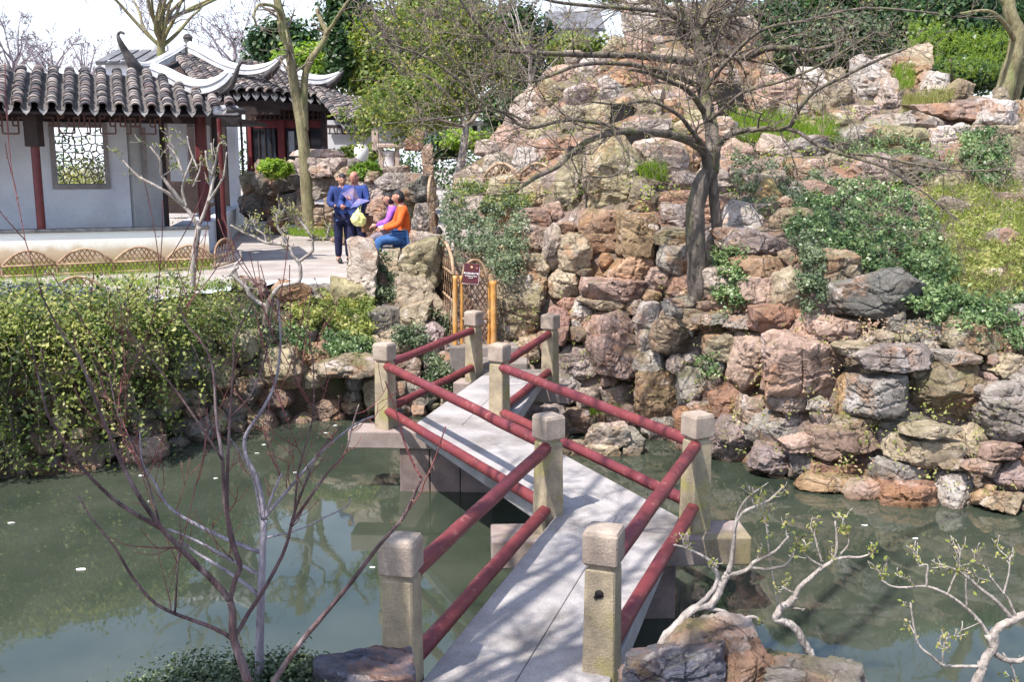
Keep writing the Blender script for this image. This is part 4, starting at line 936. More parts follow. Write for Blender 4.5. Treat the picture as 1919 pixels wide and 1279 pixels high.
for k in range(9):
    x = 800 + k * 17; pxbox(GW, x, 236, x + 9, 248, 35.95, .05, 'tracery_opening', OPENING_SHADE)  # near-black plates on the wall face, painted shade instead of openings
CW = thing('bright_backdrop_wall', W(5, 7, 2), 'sunlit white courtyard wall seen through the lattice window', 'wall')  # wall added so the window looks onto something bright
wbox(3.2, 12, 7.5, 7.8, 1.8, 3.6, 'wall', PLASTER, CW); wbox(3.2, 12, 7.4, 7.9, 3.6, 3.75, 'coping', SLATE, CW)
# ------------------------------------------------------------------ bamboo gate, open leaf and sign
GT = thing('bamboo_gate', P(892, 668, 14.3), 'arched bamboo lattice gate closing the far end of the bridge', 'gate')
def culm(par, p, q, r, mat=BAMB, name='bamboo_post', nodes=5):
    pts = []; rad = []; n = nodes * 4
    for i in range(n + 1):
        t = i / n; pts.append(Vector(p).lerp(Vector(q), t)); rad.append(r * (1.0 if i % 4 else 1.12))
    b = MB(); b.tube(pts, rad, 12); return b.build(name, mat, par, smooth=True)
def arch_panel(par, a, c, z0, z1, rise, mats, slats=8, th=.012, par_=False, zr=None):
    """rails between a and c, arch above z1, crossed slats below it"""
    a = Vector((a[0], a[1], 0)); c = Vector((c[0], c[1], 0)); L = (c - a).length
    def at(t, z, o=0): d = (c - a).normalized(); q = a.lerp(c, t) + Vector((d.y, -d.x, 0)) * o; return Vector((q.x, q.y, z))
    def top(t): return z1 + rise * math.sqrt(max(0, 1 - (2 * t - 1) ** 2)) if not par_ else z1 + rise * 4 * t * (1 - t)
    pts = [at(t, top(t)) for t in np.linspace(0, 1, 17)]; b = MB(); b.tube(pts, th * 1.5, 8); b.build('arch_hoop', mats[0], par, smooth=True)
    for z in (zr or (z0, z1)): b = MB(); b.tube([at(0, z, .012), at(1, z, .012)], th * 1.2, 8); b.build('cross_rail', mats[0], par, smooth=True)
    H = z1 + rise - z0; step = L / slats; k = .62                  # slats lean both ways
    for s_ in (-1, 1):
        for i in range(-slats * 2, slats * 3):
            x0 = i * step; seg = []
            for j in range(33):
                z = z0 + H * j / 32; x = (x0 + s_ * (z - z0) * k) / L
                if 0 <= x <= 1 and z <= top(x): seg.append((x, z))
            if len(seg) > 4:
                b = MB(); b.bar(at(seg[0][0], seg[0][1], s_ * .006), at(seg[-1][0], seg[-1][1], s_ * .006), .018, .006, up=Vector((c - a).normalized().cross(Vector((0, 0, 1)))))
                b.build('slat', mats[1], par)
g0 = P(864, 665, 14.3); g1 = P(922, 665, 14.3); zt_ = P(900, 532, 14.3).z; zb_ = g0.z + .02
culm(GT, P(853, 672, 14.28), P(853, 517, 14.28), .034); culm(GT, P(865, 672, 14.33), P(865, 517, 14.33), .027, name='hinge_post'); culm(GT, P(925, 668, 14.3), P(925, 527, 14.3), .044); culm(GT, P(916, 668, 14.34), P(916, 530, 14.34), .022, name='hinge_post')
arch_panel(GT, (g0.x + .02, 14.32), (g1.x - .06, 14.32), zb_ + .12, zt_, .34, (BAMD, BAMS), 5, .014, zr=(zb_ + .12, P(890, 598, 14.3).z, zt_))
GL = thing('bamboo_fence_leaf', P(835, 600, 15.4), 'tall arched bamboo lattice panel standing edge-on beside the gate', 'fence')
l0 = P(851, 600, 14.35); l1 = P(815, 500, 16.6)
arch_panel(GL, (l0.x, l0.y), (l1.x, l1.y), 1.0, P(853, 516, 14.35).z, .42, (BAMD, BAMS), 9, .018, zr=(1.05, P(853, 568, 14.35).z, P(853, 516, 14.35).z))
BL = thing('bamboo_fence_leaf', P(808, 400, 20), 'narrow arched bamboo lattice panel rising beside the rock planter above the seated woman', 'fence')
arch_panel(BL, (P(803, 400, 18.2).x, 18.2), (P(816, 400, 19.6).x, 19.6), 2.1, P(808, 375, 19).z, .45, (BAMD, BAMS), 5, .018)
# sign
SG = thing('notice_sign', P(881, 513, 14.2), 'small dark red notice board with white lettering hung on the bamboo gate', 'sign')
p = P(883, 513, 14.2); M = Matrix.Translation(p) @ Matrix.Rotation(R(-6), 4, 'Z') @ Matrix.Rotation(R(-12), 4, 'X') @ Matrix.Rotation(R(4), 4, 'Y')
b = MB(); b.box((-.112, 0, -.145), (.112, .012, .145), M); bevel(b.build('board', simple('sign_red', (.055, .010, .014), (.075, .014, .018), 3, .4, .1, .001, 30), SG), .003)
b = MB(); b.box((-.116, .002, -.150), (.116, .014, -.142), M); b.box((.112, .002, -.140), (.118, .014, .10), M); b.build('rim', simple('sign_rim', (.40, .30, .32), (.5, .4, .42)), SG)
SWH = simple('sign_white', (.72, .70, .70), (.80, .78, .78)); SGO = simple('sign_gold', (.55, .30, .16), (.62, .36, .2))
def words(txt, sz, x, z, mat):
    cu = bpy.data.curves.new('lettering', 'FONT'); cu.body = txt; cu.size = sz; cu.align_x = 'CENTER'; cu.align_y = 'CENTER'; cu.extrude = .001; cu.offset = .0006; cu.materials.append(mat)
    o = bpy.data.objects.new('lettering', cu); COL.objects.link(o)
    bpy.context.view_layer.update(); dg = bpy.context.evaluated_depsgraph_get(); m2 = bpy.data.meshes.new_from_object(o.evaluated_get(dg)); bpy.data.objects.remove(o); o = bpy.data.objects.new('lettering', m2); COL.objects.link(o)
    if not m2.materials: m2.materials.append(mat)
    o.parent = SG; o.matrix_basis = Matrix.Translation(-wl(SG)) @ M @ Matrix.Translation((x, -.004, z)) @ Matrix.Rotation(R(90), 4, 'X')
words('假山危险 禁止攀爬', .026, 0, 0, SWH); words('No climbing on rockery', .018, 0, -.035, SWH); words('Keep off', .016, 0, -.062, SWH)
b = MB(); b.tube([M @ Vector((0, -.001, .095)), M @ Vector((0, -.005, .095))], .017, 14); b.build('emblem', SGO, SG); b = MB(); b.tube([M @ Vector((.075, -.001, .085)), M @ Vector((.075, -.005, .085))], .008, 10); b.build('emblem', SGO, SG)
# low scalloped fences
LF = thing('bamboo_edging_fence', onz(200, 512, 1.81), 'low scalloped bamboo lattice edging along the foot of the white corridor wall', 'fence')
def edge(par, xs, y0, y1, zg, mats, sl=9, h1=.19, rise=.24):
    for a, c in zip(xs, xs[1:]):
        fa = onz(a, y0 + (y1 - y0) * a / 405, zg); fc = onz(c, y0 + (y1 - y0) * c / 405, zg)
        arch_panel(par, (fa.x, fa.y), (fc.x, fc.y), zg + .03, zg + h1, rise, mats, sl, .013, True)
        culm(par, (fc.x, fc.y, zg - .05), (fc.x, fc.y, zg + h1 + .03), .02, BAMD, 'stake', 2)
edge(LF, [-95, 5, 108, 214, 312, 403], 522, 504, 1.81, (BAMD, BAMS), 11)
fa = onz(403, 504, 1.81); arch_panel(LF, (fa.x, fa.y), (fa.x + .05, fa.y + 1.1), 1.84, 2.02, .28, (BAMD, BAMS), 7, .013)
L2 = thing('bamboo_edging_fence', onz(145, 560, 1.81), 'single bamboo hoop panel half buried in dark groundcover at the left bank edge', 'fence')
fa, fc = onz(96, 560, 1.81), onz(200, 556, 1.81); arch_panel(L2, (fa.x, fa.y), (fc.x, fc.y), 1.83, 1.9, .20, (BAMD, BAMS), 9, .013, True)
L3 = thing('bamboo_edging_fence', P(980, 345, 17.6), 'low bamboo hoop fence on the ledge left of the big olive stone', 'fence')
for a, c in ((905, 975), (970, 1045)): fa, fc = P(a, 352, 17.6), P(c, 352, 17.3); arch_panel(L3, (fa.x, fa.y), (fc.x, fc.y), fa.z, fa.z + .16, .26, (BAMD, BAMS), 7, .016, True)

# ------------------------------------------------------------------ planter rockwork behind the people, stone furniture
PL = thing('rock_planter', P(650, 420, 24), 'rugged pitted rock planter wall behind the visitors, shaded dark at its left end', 'rockery')
HP = [(520, 340, 90, 60, 'dk'), (495, 385, 70, 50, 'dk'), (545, 390, 50, 60, 'dk'), (600, 310, 110, 50, 'pl', -.3), (600, 292, 84, 16, 'pl', -.1), (610, 350, 60, 50, 'gr'), (625, 395, 50, 70, 'br'), (600, 405, 40, 40, 'tn'),  # darkest stones carry the left end's shade in their colour
      (560, 395, 26, 60, 'tn'), (690, 360, 60, 40, 'pp'), (740, 345, 90, 26, 'gr'), (780, 360, 60, 46, 'dk'), (710, 395, 40, 50, 'pk'), (790, 410, 40, 60, 'gr'), (760, 395, 50, 50, 'ol'), (650, 330, 50, 30, 'tn'), (745, 430, 60, 30, 'tn'), (700, 435, 40, 40, 'pk')]
regp = [(462, 345), (510, 325), (560, 300), (570, 285), (645, 290), (690, 330), (812, 340), (815, 440), (700, 450), (560, 432), (470, 405)]
def PD(x, y): return float(np.interp(x, [460, 560, 640, 815], [26.5, 25.5, 23.5, 20.0])) + (430 - y) * .004
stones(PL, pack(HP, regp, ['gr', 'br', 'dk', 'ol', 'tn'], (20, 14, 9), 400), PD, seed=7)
def lit(label, x, y, Y, rw, rh, n, per, mat, cat='shrub', name='shrub', sp=.35, size=.05, shell=.5, group=None, rd=None, dk=0, stem=True, part='foliage'):
    """a leafy bush: crown of leaf clumps round the pixel, radii in photo pixels"""
    m = mpp(Y); c = P(x, y, Y); t = thing(name, c - Vector((0, 0, rh * m)), label, cat, group)
    pt, nr, br = clumps(c, (rw * m, (rd or rw * .8) * m, rh * m), n, per, sp, shell)
    quads(part, pt, nr, size * (.6 + .8 * rng.random(len(pt))), mat, t, rnd=br - dk)
    if stem:
        limbs = []
        for k in range(6):
            d = Vector(rng.normal(size=3)); d.z = abs(d.z) + .8; twig(c - Vector((0, 0, rh * m * .95)), d, rh * m * 1.3, .012 + .0006 * rh * m, limbs, 1)
        wood('stem', limbs, BARK_D, t, 5)
    return t
lit('clipped yellow green shrub on the dark end of the rock planter', 517, 316, 25.3, 28, 16, 60, 40, LIME, sp=.35, size=.05)
lit('green clipped shrub behind the white porcelain jar', 672, 288, 25.5, 38, 15, 70, 40, OLIVE, size=.05); lit('dense round green shrub under the white porcelain jar', 688, 322, 23.0, 26, 17, 60, 40, LIME, size=.045, dk=.25)
JR = MB(); c = P(678, 306, 23.6); JR.lathe([(.10, 0), (.15, .10), (.175, .24), (.16, .36), (.12, .42), (.125, .44), (.10, .44)], 20, Matrix.Translation(c)); tag(JR.build('porcelain_jar', WHITE, None, smooth=True, sharp=50), 'round white porcelain jar in front of the clipped shrubs', 'jar')
ST = thing('stone_table', P(730, 318, 23.6), 'small tan stone table with two square legs beside the hedge', 'table')
STN = simple('tan_stone', (.34, .25, .20), (.46, .36, .30), 5, .85, .5, .006, 60)
pxbox(ST, 706, 269, 752, 277, 23.5, .6, 'tabletop', STN, bv=.02); pxbox(ST, 709, 277.5, 718, 315, 23.6, .16, 'leg', STN, bv=.01); pxbox(ST, 740, 277.5, 748, 315, 23.6, .16, 'leg', STN, bv=.01)
SO = thing('stone_post', P(702, 275, 24.6), 'tall pinkish square stone post left of the stone table', 'post'); pxbox(SO, 696, 236, 709, 282, 24.6, .2, 'shaft', STN, bv=.01); pxbox(SO, 694, 228, 711, 236, 24.55, .28, 'cap', STN, bv=.01)
DS = MB(); c = P(729, 313, 23.75); DS.lathe([(.14, 0), (.17, .02), (.16, .12), (.17, .26), (.19, .30), (.18, .36), (.10, .38)], 16, Matrix.Translation(c)); tag(DS.build('stone_drum', simple('pale_drum', (.50, .44, .44), (.60, .54, .54)), None, smooth=True, sharp=40), 'pale stone drum stool standing under the stone table', 'stool')
boulder('rock', 735, 326, 23.2, 60, 24, 'pl', 'pale pink stone ledge in front of the stone drum stool', seed=41, sub=4)
boulder('rock', 778, 264, 25, 30, 34, 'rd', 'rust red upright rock leaning right of the stone table', seed=42, sub=4)
boulder('rock', 802, 305, 24.2, 20, 60, 'br', 'tall narrow brown rock between the planter shrubs', seed=43, sub=4)

# ------------------------------------------------------------------ people
SKIN = NT('skin'); SKIN = SKIN.fin((.42, .22, .15), .55, None, Subsurface_Weight=.05)
SKINR = NT('ruddy_skin').fin((.40, .17, .12), .55)
HAIR = simple('black_hair', (.012, .010, .012), (.03, .025, .03), 20, .6, .3, .004, 90)
def skin(name, J, E_, mat, parent, sub=2, flat=.0):
    """one continuous figure grown over joints; J: name -> (point, radius or (rx, ry))"""
    me = bpy.data.meshes.new(name); ks = list(J); me.from_pydata([tuple(J[k][0]) for k in ks], [(ks.index(a), ks.index(c)) for a, c in E_], []); o = bpy.data.objects.new(name, me); COL.objects.link(o)
    bm_ = o.modifiers.new('skin', 'SKIN'); bm_.use_smooth_shade = True; o.modifiers.new('sub', 'SUBSURF').levels = sub; o.modifiers['sub'].render_levels = sub
    for i, k in enumerate(ks):
        r = J[k][1]; r = r if isinstance(r, tuple) else (r, r); me.skin_vertices[0].data[i].radius = r; me.skin_vertices[0].data[i].use_root = (i == 0)
    dg = bpy.context.evaluated_depsgraph_get(); dg.update(); m2 = bpy.data.meshes.new_from_object(o.evaluated_get(dg)); bpy.data.objects.remove(o); m2.shade_smooth()
    return link(name, m2, mat, parent)
def V3(*a): return Vector(a)
def head(par, c, r, face, skinm, hairm, long=False, bald=False):
    """head with brow, nose, chin and ears; face = horizontal direction looked at (may dip)"""
    f = Vector(face).normalized(); up = Vector((0, 0, 1)); x = f.cross(up).normalized(); u = x.cross(f).normalized(); M = Matrix(((x.x, f.x, u.x, c.x), (x.y, f.y, u.y, c.y), (x.z, f.z, u.z, c.z), (0, 0, 0, 1)))
    D, F = ico(4); q = D * np.array([.78, .98, 1.15]) * r; low = np.clip(-D[:, 2], 0, 1); q[:, 0] *= 1 - .28 * low; q[:, 1] += r * .10 * low * (D[:, 1] > 0)
    nose = np.exp(-((D[:, 0] / .14) ** 2 + ((D[:, 2] + .12) / .22) ** 2)) * (D[:, 1] > 0); q[:, 1] += nose * r * .24
    eye = np.exp(-(((np.abs(D[:, 0]) - .30) / .13) ** 2 + ((D[:, 2] - .08) / .10) ** 2)) * (D[:, 1] > 0); q[:, 1] -= eye * r * .12
    me = mesh('head', [M @ Vector(v) for v in q], F, smooth=True); h = link('head', me, skinm, par)
    b = MB()
    for s_ in (-1, 1): b.lathe([(.02 * r, -.22 * r), (.20 * r, -.1 * r), (.22 * r, .12 * r), (.03 * r, .26 * r)], 8, M @ Matrix.Translation((s_ * .78 * r, -.02 * r, -.02 * r)) @ Matrix.Scale(.45, 4, (1, 0, 0)))
    e = link('ear', b.me('ear', True), skinm); e.parent = h; e.location = -Vector((0, 0, 0))
    b = MB()
    for s_ in (-1, 1): b.lathe([(.0, -.03 * r), (.09 * r, -.01 * r), (.09 * r, .02 * r), (0, .03 * r)], 8, M @ Matrix.Translation((s_ * .28 * r, .84 * r, .08 * r)))
    b.bar(M @ Vector((-.2 * r, .93 * r, -.48 * r)), M @ Vector((.2 * r, .93 * r, -.48 * r)), .06 * r)
    e = link('eyes_and_mouth', b.me('eyes_and_mouth'), HAIR); e.parent = h
    D, F = ico(3); hv = D * np.array([.86, 1.06, 1.20]) * r; keep = []
    for i, d in enumerate(D):
        line = .42 if not bald else .35
        if d[1] > 0 and d[2] < line + .1 * abs(d[0]): hv[i] *= .80
        if long:
            if d[2] < 0 and d[1] < .3: hv[i] *= np.array([1.08, 1.05, 1.05])
        elif d[2] < -.35: hv[i] *= .78
        if bald: hv[i] *= .935 if d[2] > -.1 else .85
    hv += D * (fbm(D * 4, 4)[:, None] * .03 * r); hm = mesh('hair', [M @ Vector(v) for v in hv], F, smooth=True); link('hair', hm, hairm, par)
    return M
def hand(par, w_, d, palmn, skinm, s=1.0, curl=.6):
    """palm with four fingers and a side thumb, rooted at the wrist w_"""
    d = Vector(d).normalized(); n = Vector(palmn); n = (n - d * n.dot(d)).normalized(); x = d.cross(n); b = MB()
    b.tube([w_, w_ + d * .03 * s, w_ + d * .075 * s, w_ + d * .088 * s], [.024 * s, .034 * s, .038 * s, .028 * s], 10)
    for i, L in enumerate((.068, .078, .073, .058)):
        o = w_ + d * .075 * s + x * ((i - 1.5) * .019 * s); c1 = (d + n * curl * .5).normalized(); c2 = (d + n * curl * 1.5).normalized(); c3 = (d * .4 + n * curl * 2).normalized()
        b.tube([o, o + c1 * L * .42 * s, o + c1 * L * .42 * s + c2 * L * .32 * s, o + c1 * L * .42 * s + c2 * L * .32 * s + c3 * L * .26 * s], [.0100 * s, .0092 * s, .0085 * s, .006 * s], 7)
    o = w_ + d * .02 * s - x * .028 * s; b.tube([o, o + (d * .6 - x * .7 + n * .2).normalized() * .035 * s, o + (d * .6 - x * .7 + n * .2).normalized() * .035 * s + (d + n * .5).normalized() * .03 * s], [.013 * s, .011 * s, .008 * s], 7)
    return b.build('hand', skinm, par, smooth=True)
NAVY = cloth('navy_cloth', (.016, .034, .14), (.035, .065, .24)); NAVY2 = cloth('navy_coat', (.014, .028, .11), (.03, .05, .17)); NAVD = cloth('dark_navy_trousers', (.008, .010, .035), (.018, .02, .06)); BLACK = simple('black_leather', (.01, .01, .012), (.03, .03, .03), 9, .4)
def standing(label, px, pyf, Y, hgt, facing, coat, trous, skinm, arms, bald, shoe=BLACK, hideleg=False, lean=0.):
    base = P(px, pyf, Y); g = Vector((base.x, base.y, 1.815)); k = hgt / 1.72; f = Vector(facing).normalized(); x = f.cross(Vector((0, 0, 1))).normalized()
    t = thing('person', g, label, 'person')
    def q(a, b_, z): return g + x * a * k + f * b_ * k + Vector((0, 0, z * k))
    sh = {-1: q(-.19, .0 + lean, 1.42), 1: q(.19, .0 + lean, 1.42)}
    J = dict(pel=(q(0, -.01, .94), (.14, .105)), wai=(q(0, 0, 1.08), (.135, .10)), che=(q(0, .0 + lean, 1.30), (.16, .11)), nec0=(q(0, -.01 + lean, 1.44), (.085, .07)), nec=(q(0, lean + .005, 1.50), .055), hd=(q(0, lean + .02, 1.56), .06))
    E_ = [('pel', 'wai'), ('wai', 'che'), ('che', 'nec0'), ('nec0', 'nec'), ('nec', 'hd')]
    for s_ in (-1, 1):
        c = 'L' if s_ < 0 else 'R'; el, wr_ = arms[c]
        J.update({'hp' + c: (q(s_ * .09, 0, .86), .09), 'kn' + c: (q(s_ * .10, .02, .48), .062), 'an' + c: (q(s_ * .10, -.02, .09), .042), 'to' + c: (q(s_ * .12, .13, .035), .034), 'sh' + c: (sh[s_], .058), 'el' + c: (q(*el), .042), 'wr' + c: (q(*wr_), .028)})
        E_ += [('pel', 'hp' + c), ('hp' + c, 'kn' + c), ('kn' + c, 'an' + c), ('an' + c, 'to' + c), ('che', 'sh' + c), ('sh' + c, 'el' + c), ('el' + c, 'wr' + c)]
    skin('body', J, E_, skinm, t)
    def sub(keys, ed, grow, nm, m):
        JJ = {k_: (J[k_][0], tuple((r_ + grow) for r_ in (J[k_][1] if isinstance(J[k_][1], tuple) else (J[k_][1],) * 2))) for k_ in keys}; return skin(nm, JJ, ed, m, t)
    J['hem'] = (q(0, 0, .80), (.165, .12)); 
    ck = ['pel', 'hem', 'wai', 'che', 'nec0', 'shL', 'elL', 'wrL', 'shR', 'elR', 'wrR']
    J['wrL'] = (J['wrL'][0] - (J['wrL'][0] - J['elL'][0]) * .08, .030); J['wrR'] = (J['wrR'][0] - (J['wrR'][0] - J['elR'][0]) * .08, .030)
    sub(ck, [('pel', 'hem'), ('pel', 'wai'), ('wai', 'che'), ('che', 'nec0'), ('che', 'shL'), ('shL', 'elL'), ('elL', 'wrL'), ('che', 'shR'), ('shR', 'elR'), ('elR', 'wrR')], .022, 'jacket', coat)
    J['pel2'] = (q(0, 0, .90), (.135, .10)); tk = ['pel2'] + [a + c for c in 'LR' for a in ('hp', 'kn', 'an')]
    sub(tk, [('pel2', 'hpL'), ('hpL', 'knL'), ('knL', 'anL'), ('pel2', 'hpR'), ('hpR', 'knR'), ('knR', 'anR')], .024, 'trousers', trous)
    for s_ in (-1, 1):
        b = MB(); o = q(s_ * .10, -.07, 0); pts = [o + Vector((0, 0, .04 * k)), o + f * .06 + Vector((0, 0, .05)), o + f * .15 + Vector((0, 0, .045)), o + f * .25 + Vector((0, 0, .03)), o + f * .285 + Vector((0, 0, .028))]
        b.tube(pts, [.035, .048, .045, .038, .015], 10); b.build('shoe', shoe, t, smooth=True)
    return t, q, k
def face_to(Y): return
t, q, k = standing('second visitor in a blue coat half hidden behind the man, hand raised to the face', 645, 497, 18.9, 1.66, (.35, -1, 0), NAVY2, NAVD, SKIN, dict(L=((-.30, .02, 1.17), (-.10, .20, 1.42)), R=((.27, .05, 1.15), (.16, .22, 1.10))), False)
head(t, q(0, .03, 1.60), .105, (.35, -1, -.25), SKIN, HAIR); hand(t, q(-.10, .20, 1.42), q(.1, .2, 1.46) - q(-.10, .20, 1.42), (0, 1, 0), SKINR)
t, q, k = standing('man with close cropped hair in a navy suit reading a large folded map', 671, 499, 18.35, 1.70, (-.35, -1, 0), NAVY, NAVD, SKINR, dict(L=((-.28, .06, 1.16), (-.10, .32, 1.22)), R=((.29, .06, 1.14), (.12, .32, 1.10))), True, lean=.02)
head(t, q(0, .05, 1.60), .108, (-.35, -1, -.55), SKINR, simple('cropped_hair', (.10, .06, .05), (.16, .10, .08), 30), bald=True)
hand(t, q(-.10, .32, 1.22), q(0, .40, 1.25) - q(-.10, .32, 1.22), (0, -.2, 1), SKINR); hand(t, q(.12, .32, 1.10), q(.05, .42, 1.06) - q(.12, .32, 1.10), (0, 0, 1), SKINR)
# map, carrier bag, brown shoulder bag
mp_ = MB(); c = [P(640, 362, 18.02), P(664, 346, 18.0), P(694, 376, 17.95), P(656, 391, 17.9)]; mid = P(672, 372, 18.02)
v = [c[0], c[1], mid, P(660, 384, 17.93), c[3], c[2]]; th = Vector((0, .004, 0)); v2 = [a + th for a in v]
mp_.add(v + v2, [(0, 1, 2, 3), (3, 2, 5, 4), (9, 8, 7, 6), (10, 11, 8, 9), (0, 3, 9, 6), (3, 4, 10, 9), (4, 5, 11, 10), (5, 2, 8, 11), (2, 1, 7, 8), (1, 0, 6, 7)])
tag(mp_.build('map', simple('map_blue', (.06, .065, .22), (.12, .12, .32), 9, .6, .1, .001, 30, (.22, .16, .24)), None), 'blue and purple folded map held open by the man in navy', 'map')
D, F = ico(4); c = P(672, 410, 17.95); m = mpp(18)
bv = D * np.array([15 * m, 9 * m, 17 * m]); bv[:, 0] *= 1 - .75 * np.clip((D[:, 2] + .1), 0, 1) ** .8; bv[:, 2] += 2 * m; bv[:, 2] = np.maximum(bv[:, 2], -13.5 * m); bv += D * (fbm(D * 3.2, 9)[:, None] * 2.6 * m)
YB = thing('carrier_bag', c, 'bulging pale yellow plastic carrier bag hanging from the man in navy', 'bag')
link('bag_body', mesh('bag_body', bv, F, smooth=True), simple('yellow_plastic', (.72, .68, .16), (.80, .78, .42), 10, .35, .3, .004, 40), YB, at=c)
b = MB(); b.tube([c + Vector((-.03, 0, .13)), P(670, 392, 18.0), P(676, 384, 18.02)], [.02, .012, .010], 8); b.tube([c + Vector((.03, 0, .13)), P(675, 392, 17.97), P(677, 384, 18.0)], [.02, .012, .010], 8); b.build('handle', simple('yellow_plastic_b', (.72, .68, .16), (.80, .78, .42)), YB, smooth=True)
BB = thing('shoulder_bag', P(686, 420, 18.1), 'brown shoulder bag behind the yellow carrier bag', 'bag'); pxbox(BB, 676, 404, 698, 436, 18.14, .10, 'bag_body', simple('brown_leather', (.12, .055, .03), (.22, .11, .06), 8, .5), yaw=-8, bv=.02)
pxbox(BB, 676, 404, 698, 416, 18.12, .02, 'flap', simple('brown_flap', (.09, .04, .025), (.16, .08, .05), 8, .5), yaw=-8, bv=.008); horn(BB, [(680, 405, 18.15), (690, 375, 18.1), (696, 360, 18.2)], [.012, .012, .012], BLACK, 'strap')
def seated(label, px, pyseat, Y, facing, top, leg, skinm, sc=1.0, armpx=None, hl=True, name='person', hair=HAIR, fd=-.15, kneedrop=0):
    hip = P(px, pyseat, Y); f = Vector(facing).normalized(); x = f.cross(Vector((0, 0, 1))).normalized(); k = sc
    t = thing('person', Vector((hip.x, hip.y, hip.z - .1)), label, 'person')
    def q(a, b_, z): return hip + x * a * k + f * b_ * k + Vector((0, 0, z * k))
    J = dict(pel=(q(0, 0, .02), (.15, .13)), wai=(q(0, .02, .20), (.13, .10)), che=(q(0, .05, .38), (.15, .11)), nec0=(q(0, .06, .52), (.08, .065)), nec=(q(0, .07, .575), .05), hd=(q(0, .09, .63), .055))
    E_ = [('pel', 'wai'), ('wai', 'che'), ('che', 'nec0'), ('nec0', 'nec'), ('nec', 'hd')]
    for s_, c in ((-1, 'L'), (1, 'R')):
        J.update({'hp' + c: (q(s_ * .09, .08, .0), .09), 'kn' + c: (q(s_ * .12, .46, -.02 - kneedrop), .065), 'an' + c: (q(s_ * .12, .50, -.42), .042), 'to' + c: (q(s_ * .12, .66, -.47), .033), 'sh' + c: (q(s_ * .175, .05, .49), .052), 'el' + c: (q(s_ * .24, .14, .24), .040), 'wr' + c: (q(s_ * .13, .36, .16), .027)})
        E_ += [('pel', 'hp' + c), ('hp' + c, 'kn' + c), ('kn' + c, 'an' + c), ('an' + c, 'to' + c), ('che', 'sh' + c), ('sh' + c, 'el' + c), ('el' + c, 'wr' + c)]
    skin('body', J, E_, skinm, t)
    def sub(keys, ed, grow, nm, m): return skin(nm, {k_: (J[k_][0], tuple((r_ + grow) for r_ in (J[k_][1] if isinstance(J[k_][1], tuple) else (J[k_][1],) * 2))) for k_ in keys}, ed, m, t)
    sub(['wai', 'pel', 'che', 'nec0', 'shL', 'elL', 'wrL', 'shR', 'elR', 'wrR'], [('pel', 'wai'), ('wai', 'che'), ('che', 'nec0'), ('che', 'shL'), ('shL', 'elL'), ('elL', 'wrL'), ('che', 'shR'), ('shR', 'elR'), ('elR', 'wrR')], .020, 'sweater', top)
    sub(['pel'] + [a + c for c in 'LR' for a in ('hp', 'kn', 'an')], [('pel', 'hpL'), ('hpL', 'knL'), ('knL', 'anL'), ('pel', 'hpR'), ('hpR', 'knR'), ('knR', 'anR')], .016, 'trousers', leg)
    head(t, q(0, .11, .68), .10 * (k ** .5), (f.x, f.y, fd), skinm, hair, long=True)
    for s_ in (-1, 1): hand(t, J['wr' + ('L' if s_ < 0 else 'R')][0], f + Vector((0, 0, -.1)), (0, 0, -1), skinm, .95)
    for s_ in (-1, 1):
        b = MB(); o = q(s_ * .12, .46, -.475); b.tube([o, o + f * .08, o + f * .2, o + f * .25], [.035, .045, .036, .012], 10); b.build('shoe', BLACK, t, smooth=True)
    return t
seated('woman in an orange sweater and blue jeans sitting on a low rock', 760, 446, 16.75, (-1, -.25, 0), cloth('orange_knit', (.60, .085, .015), (.74, .14, .03)), cloth('blue_denim', (.02, .06, .17), (.045, .12, .29)), SKIN, 1.0, kneedrop=.03)
seated('smaller person in a purple jacket sitting just beyond the woman in orange', 741, 438, 17.3, (-1, -.1, 0), cloth('purple_jacket', (.20, .06, .38), (.32, .12, .52)), cloth('grey_trousers', (.14, .11, .13), (.22, .18, .20)), SKIN, .88, kneedrop=.06)
b = MB(); b.add([P(709, 424, 17.1), P(722, 417, 17.15), P(727, 422, 17.0), P(713, 428, 17.0)] + [p_ + Vector((0, 0, -.01)) for p_ in (P(709, 424, 17.1), P(722, 417, 17.15), P(727, 422, 17.0), P(713, 428, 17.0))], [(0, 1, 2, 3), (7, 6, 5, 4), (0, 4, 5, 1), (1, 5, 6, 2), (2, 6, 7, 3), (3, 7, 4, 0)])
tag(b.build('paper', simple('white_paper', (.7, .68, .66), (.8, .78, .76)), None), 'white sheet of paper held out by the person in purple', 'paper')
boulder('rock', 762, 478, 17.0, 60, 44, 'pl', 'low rock seat under the woman in the orange sweater', seed=51, sub=4)
# ------------------------------------------------------------------ trees and bushes
def tree(label, base, name='tree', group=None): return thing(name, base, label, 'tree', group)
def leafpoints(par, pts, n, size, mat, name='young_leaves', spread=.05):
    pts = np.array(pts); i = rng.integers(len(pts), size=n); c = pts[i] + rng.normal(size=(n, 3)) * spread
    return quads(name, c, rng.normal(size=(n, 3)) + np.array([0, -.3, .6]), size * (.6 + .8 * rng.random(n)), mat, par)

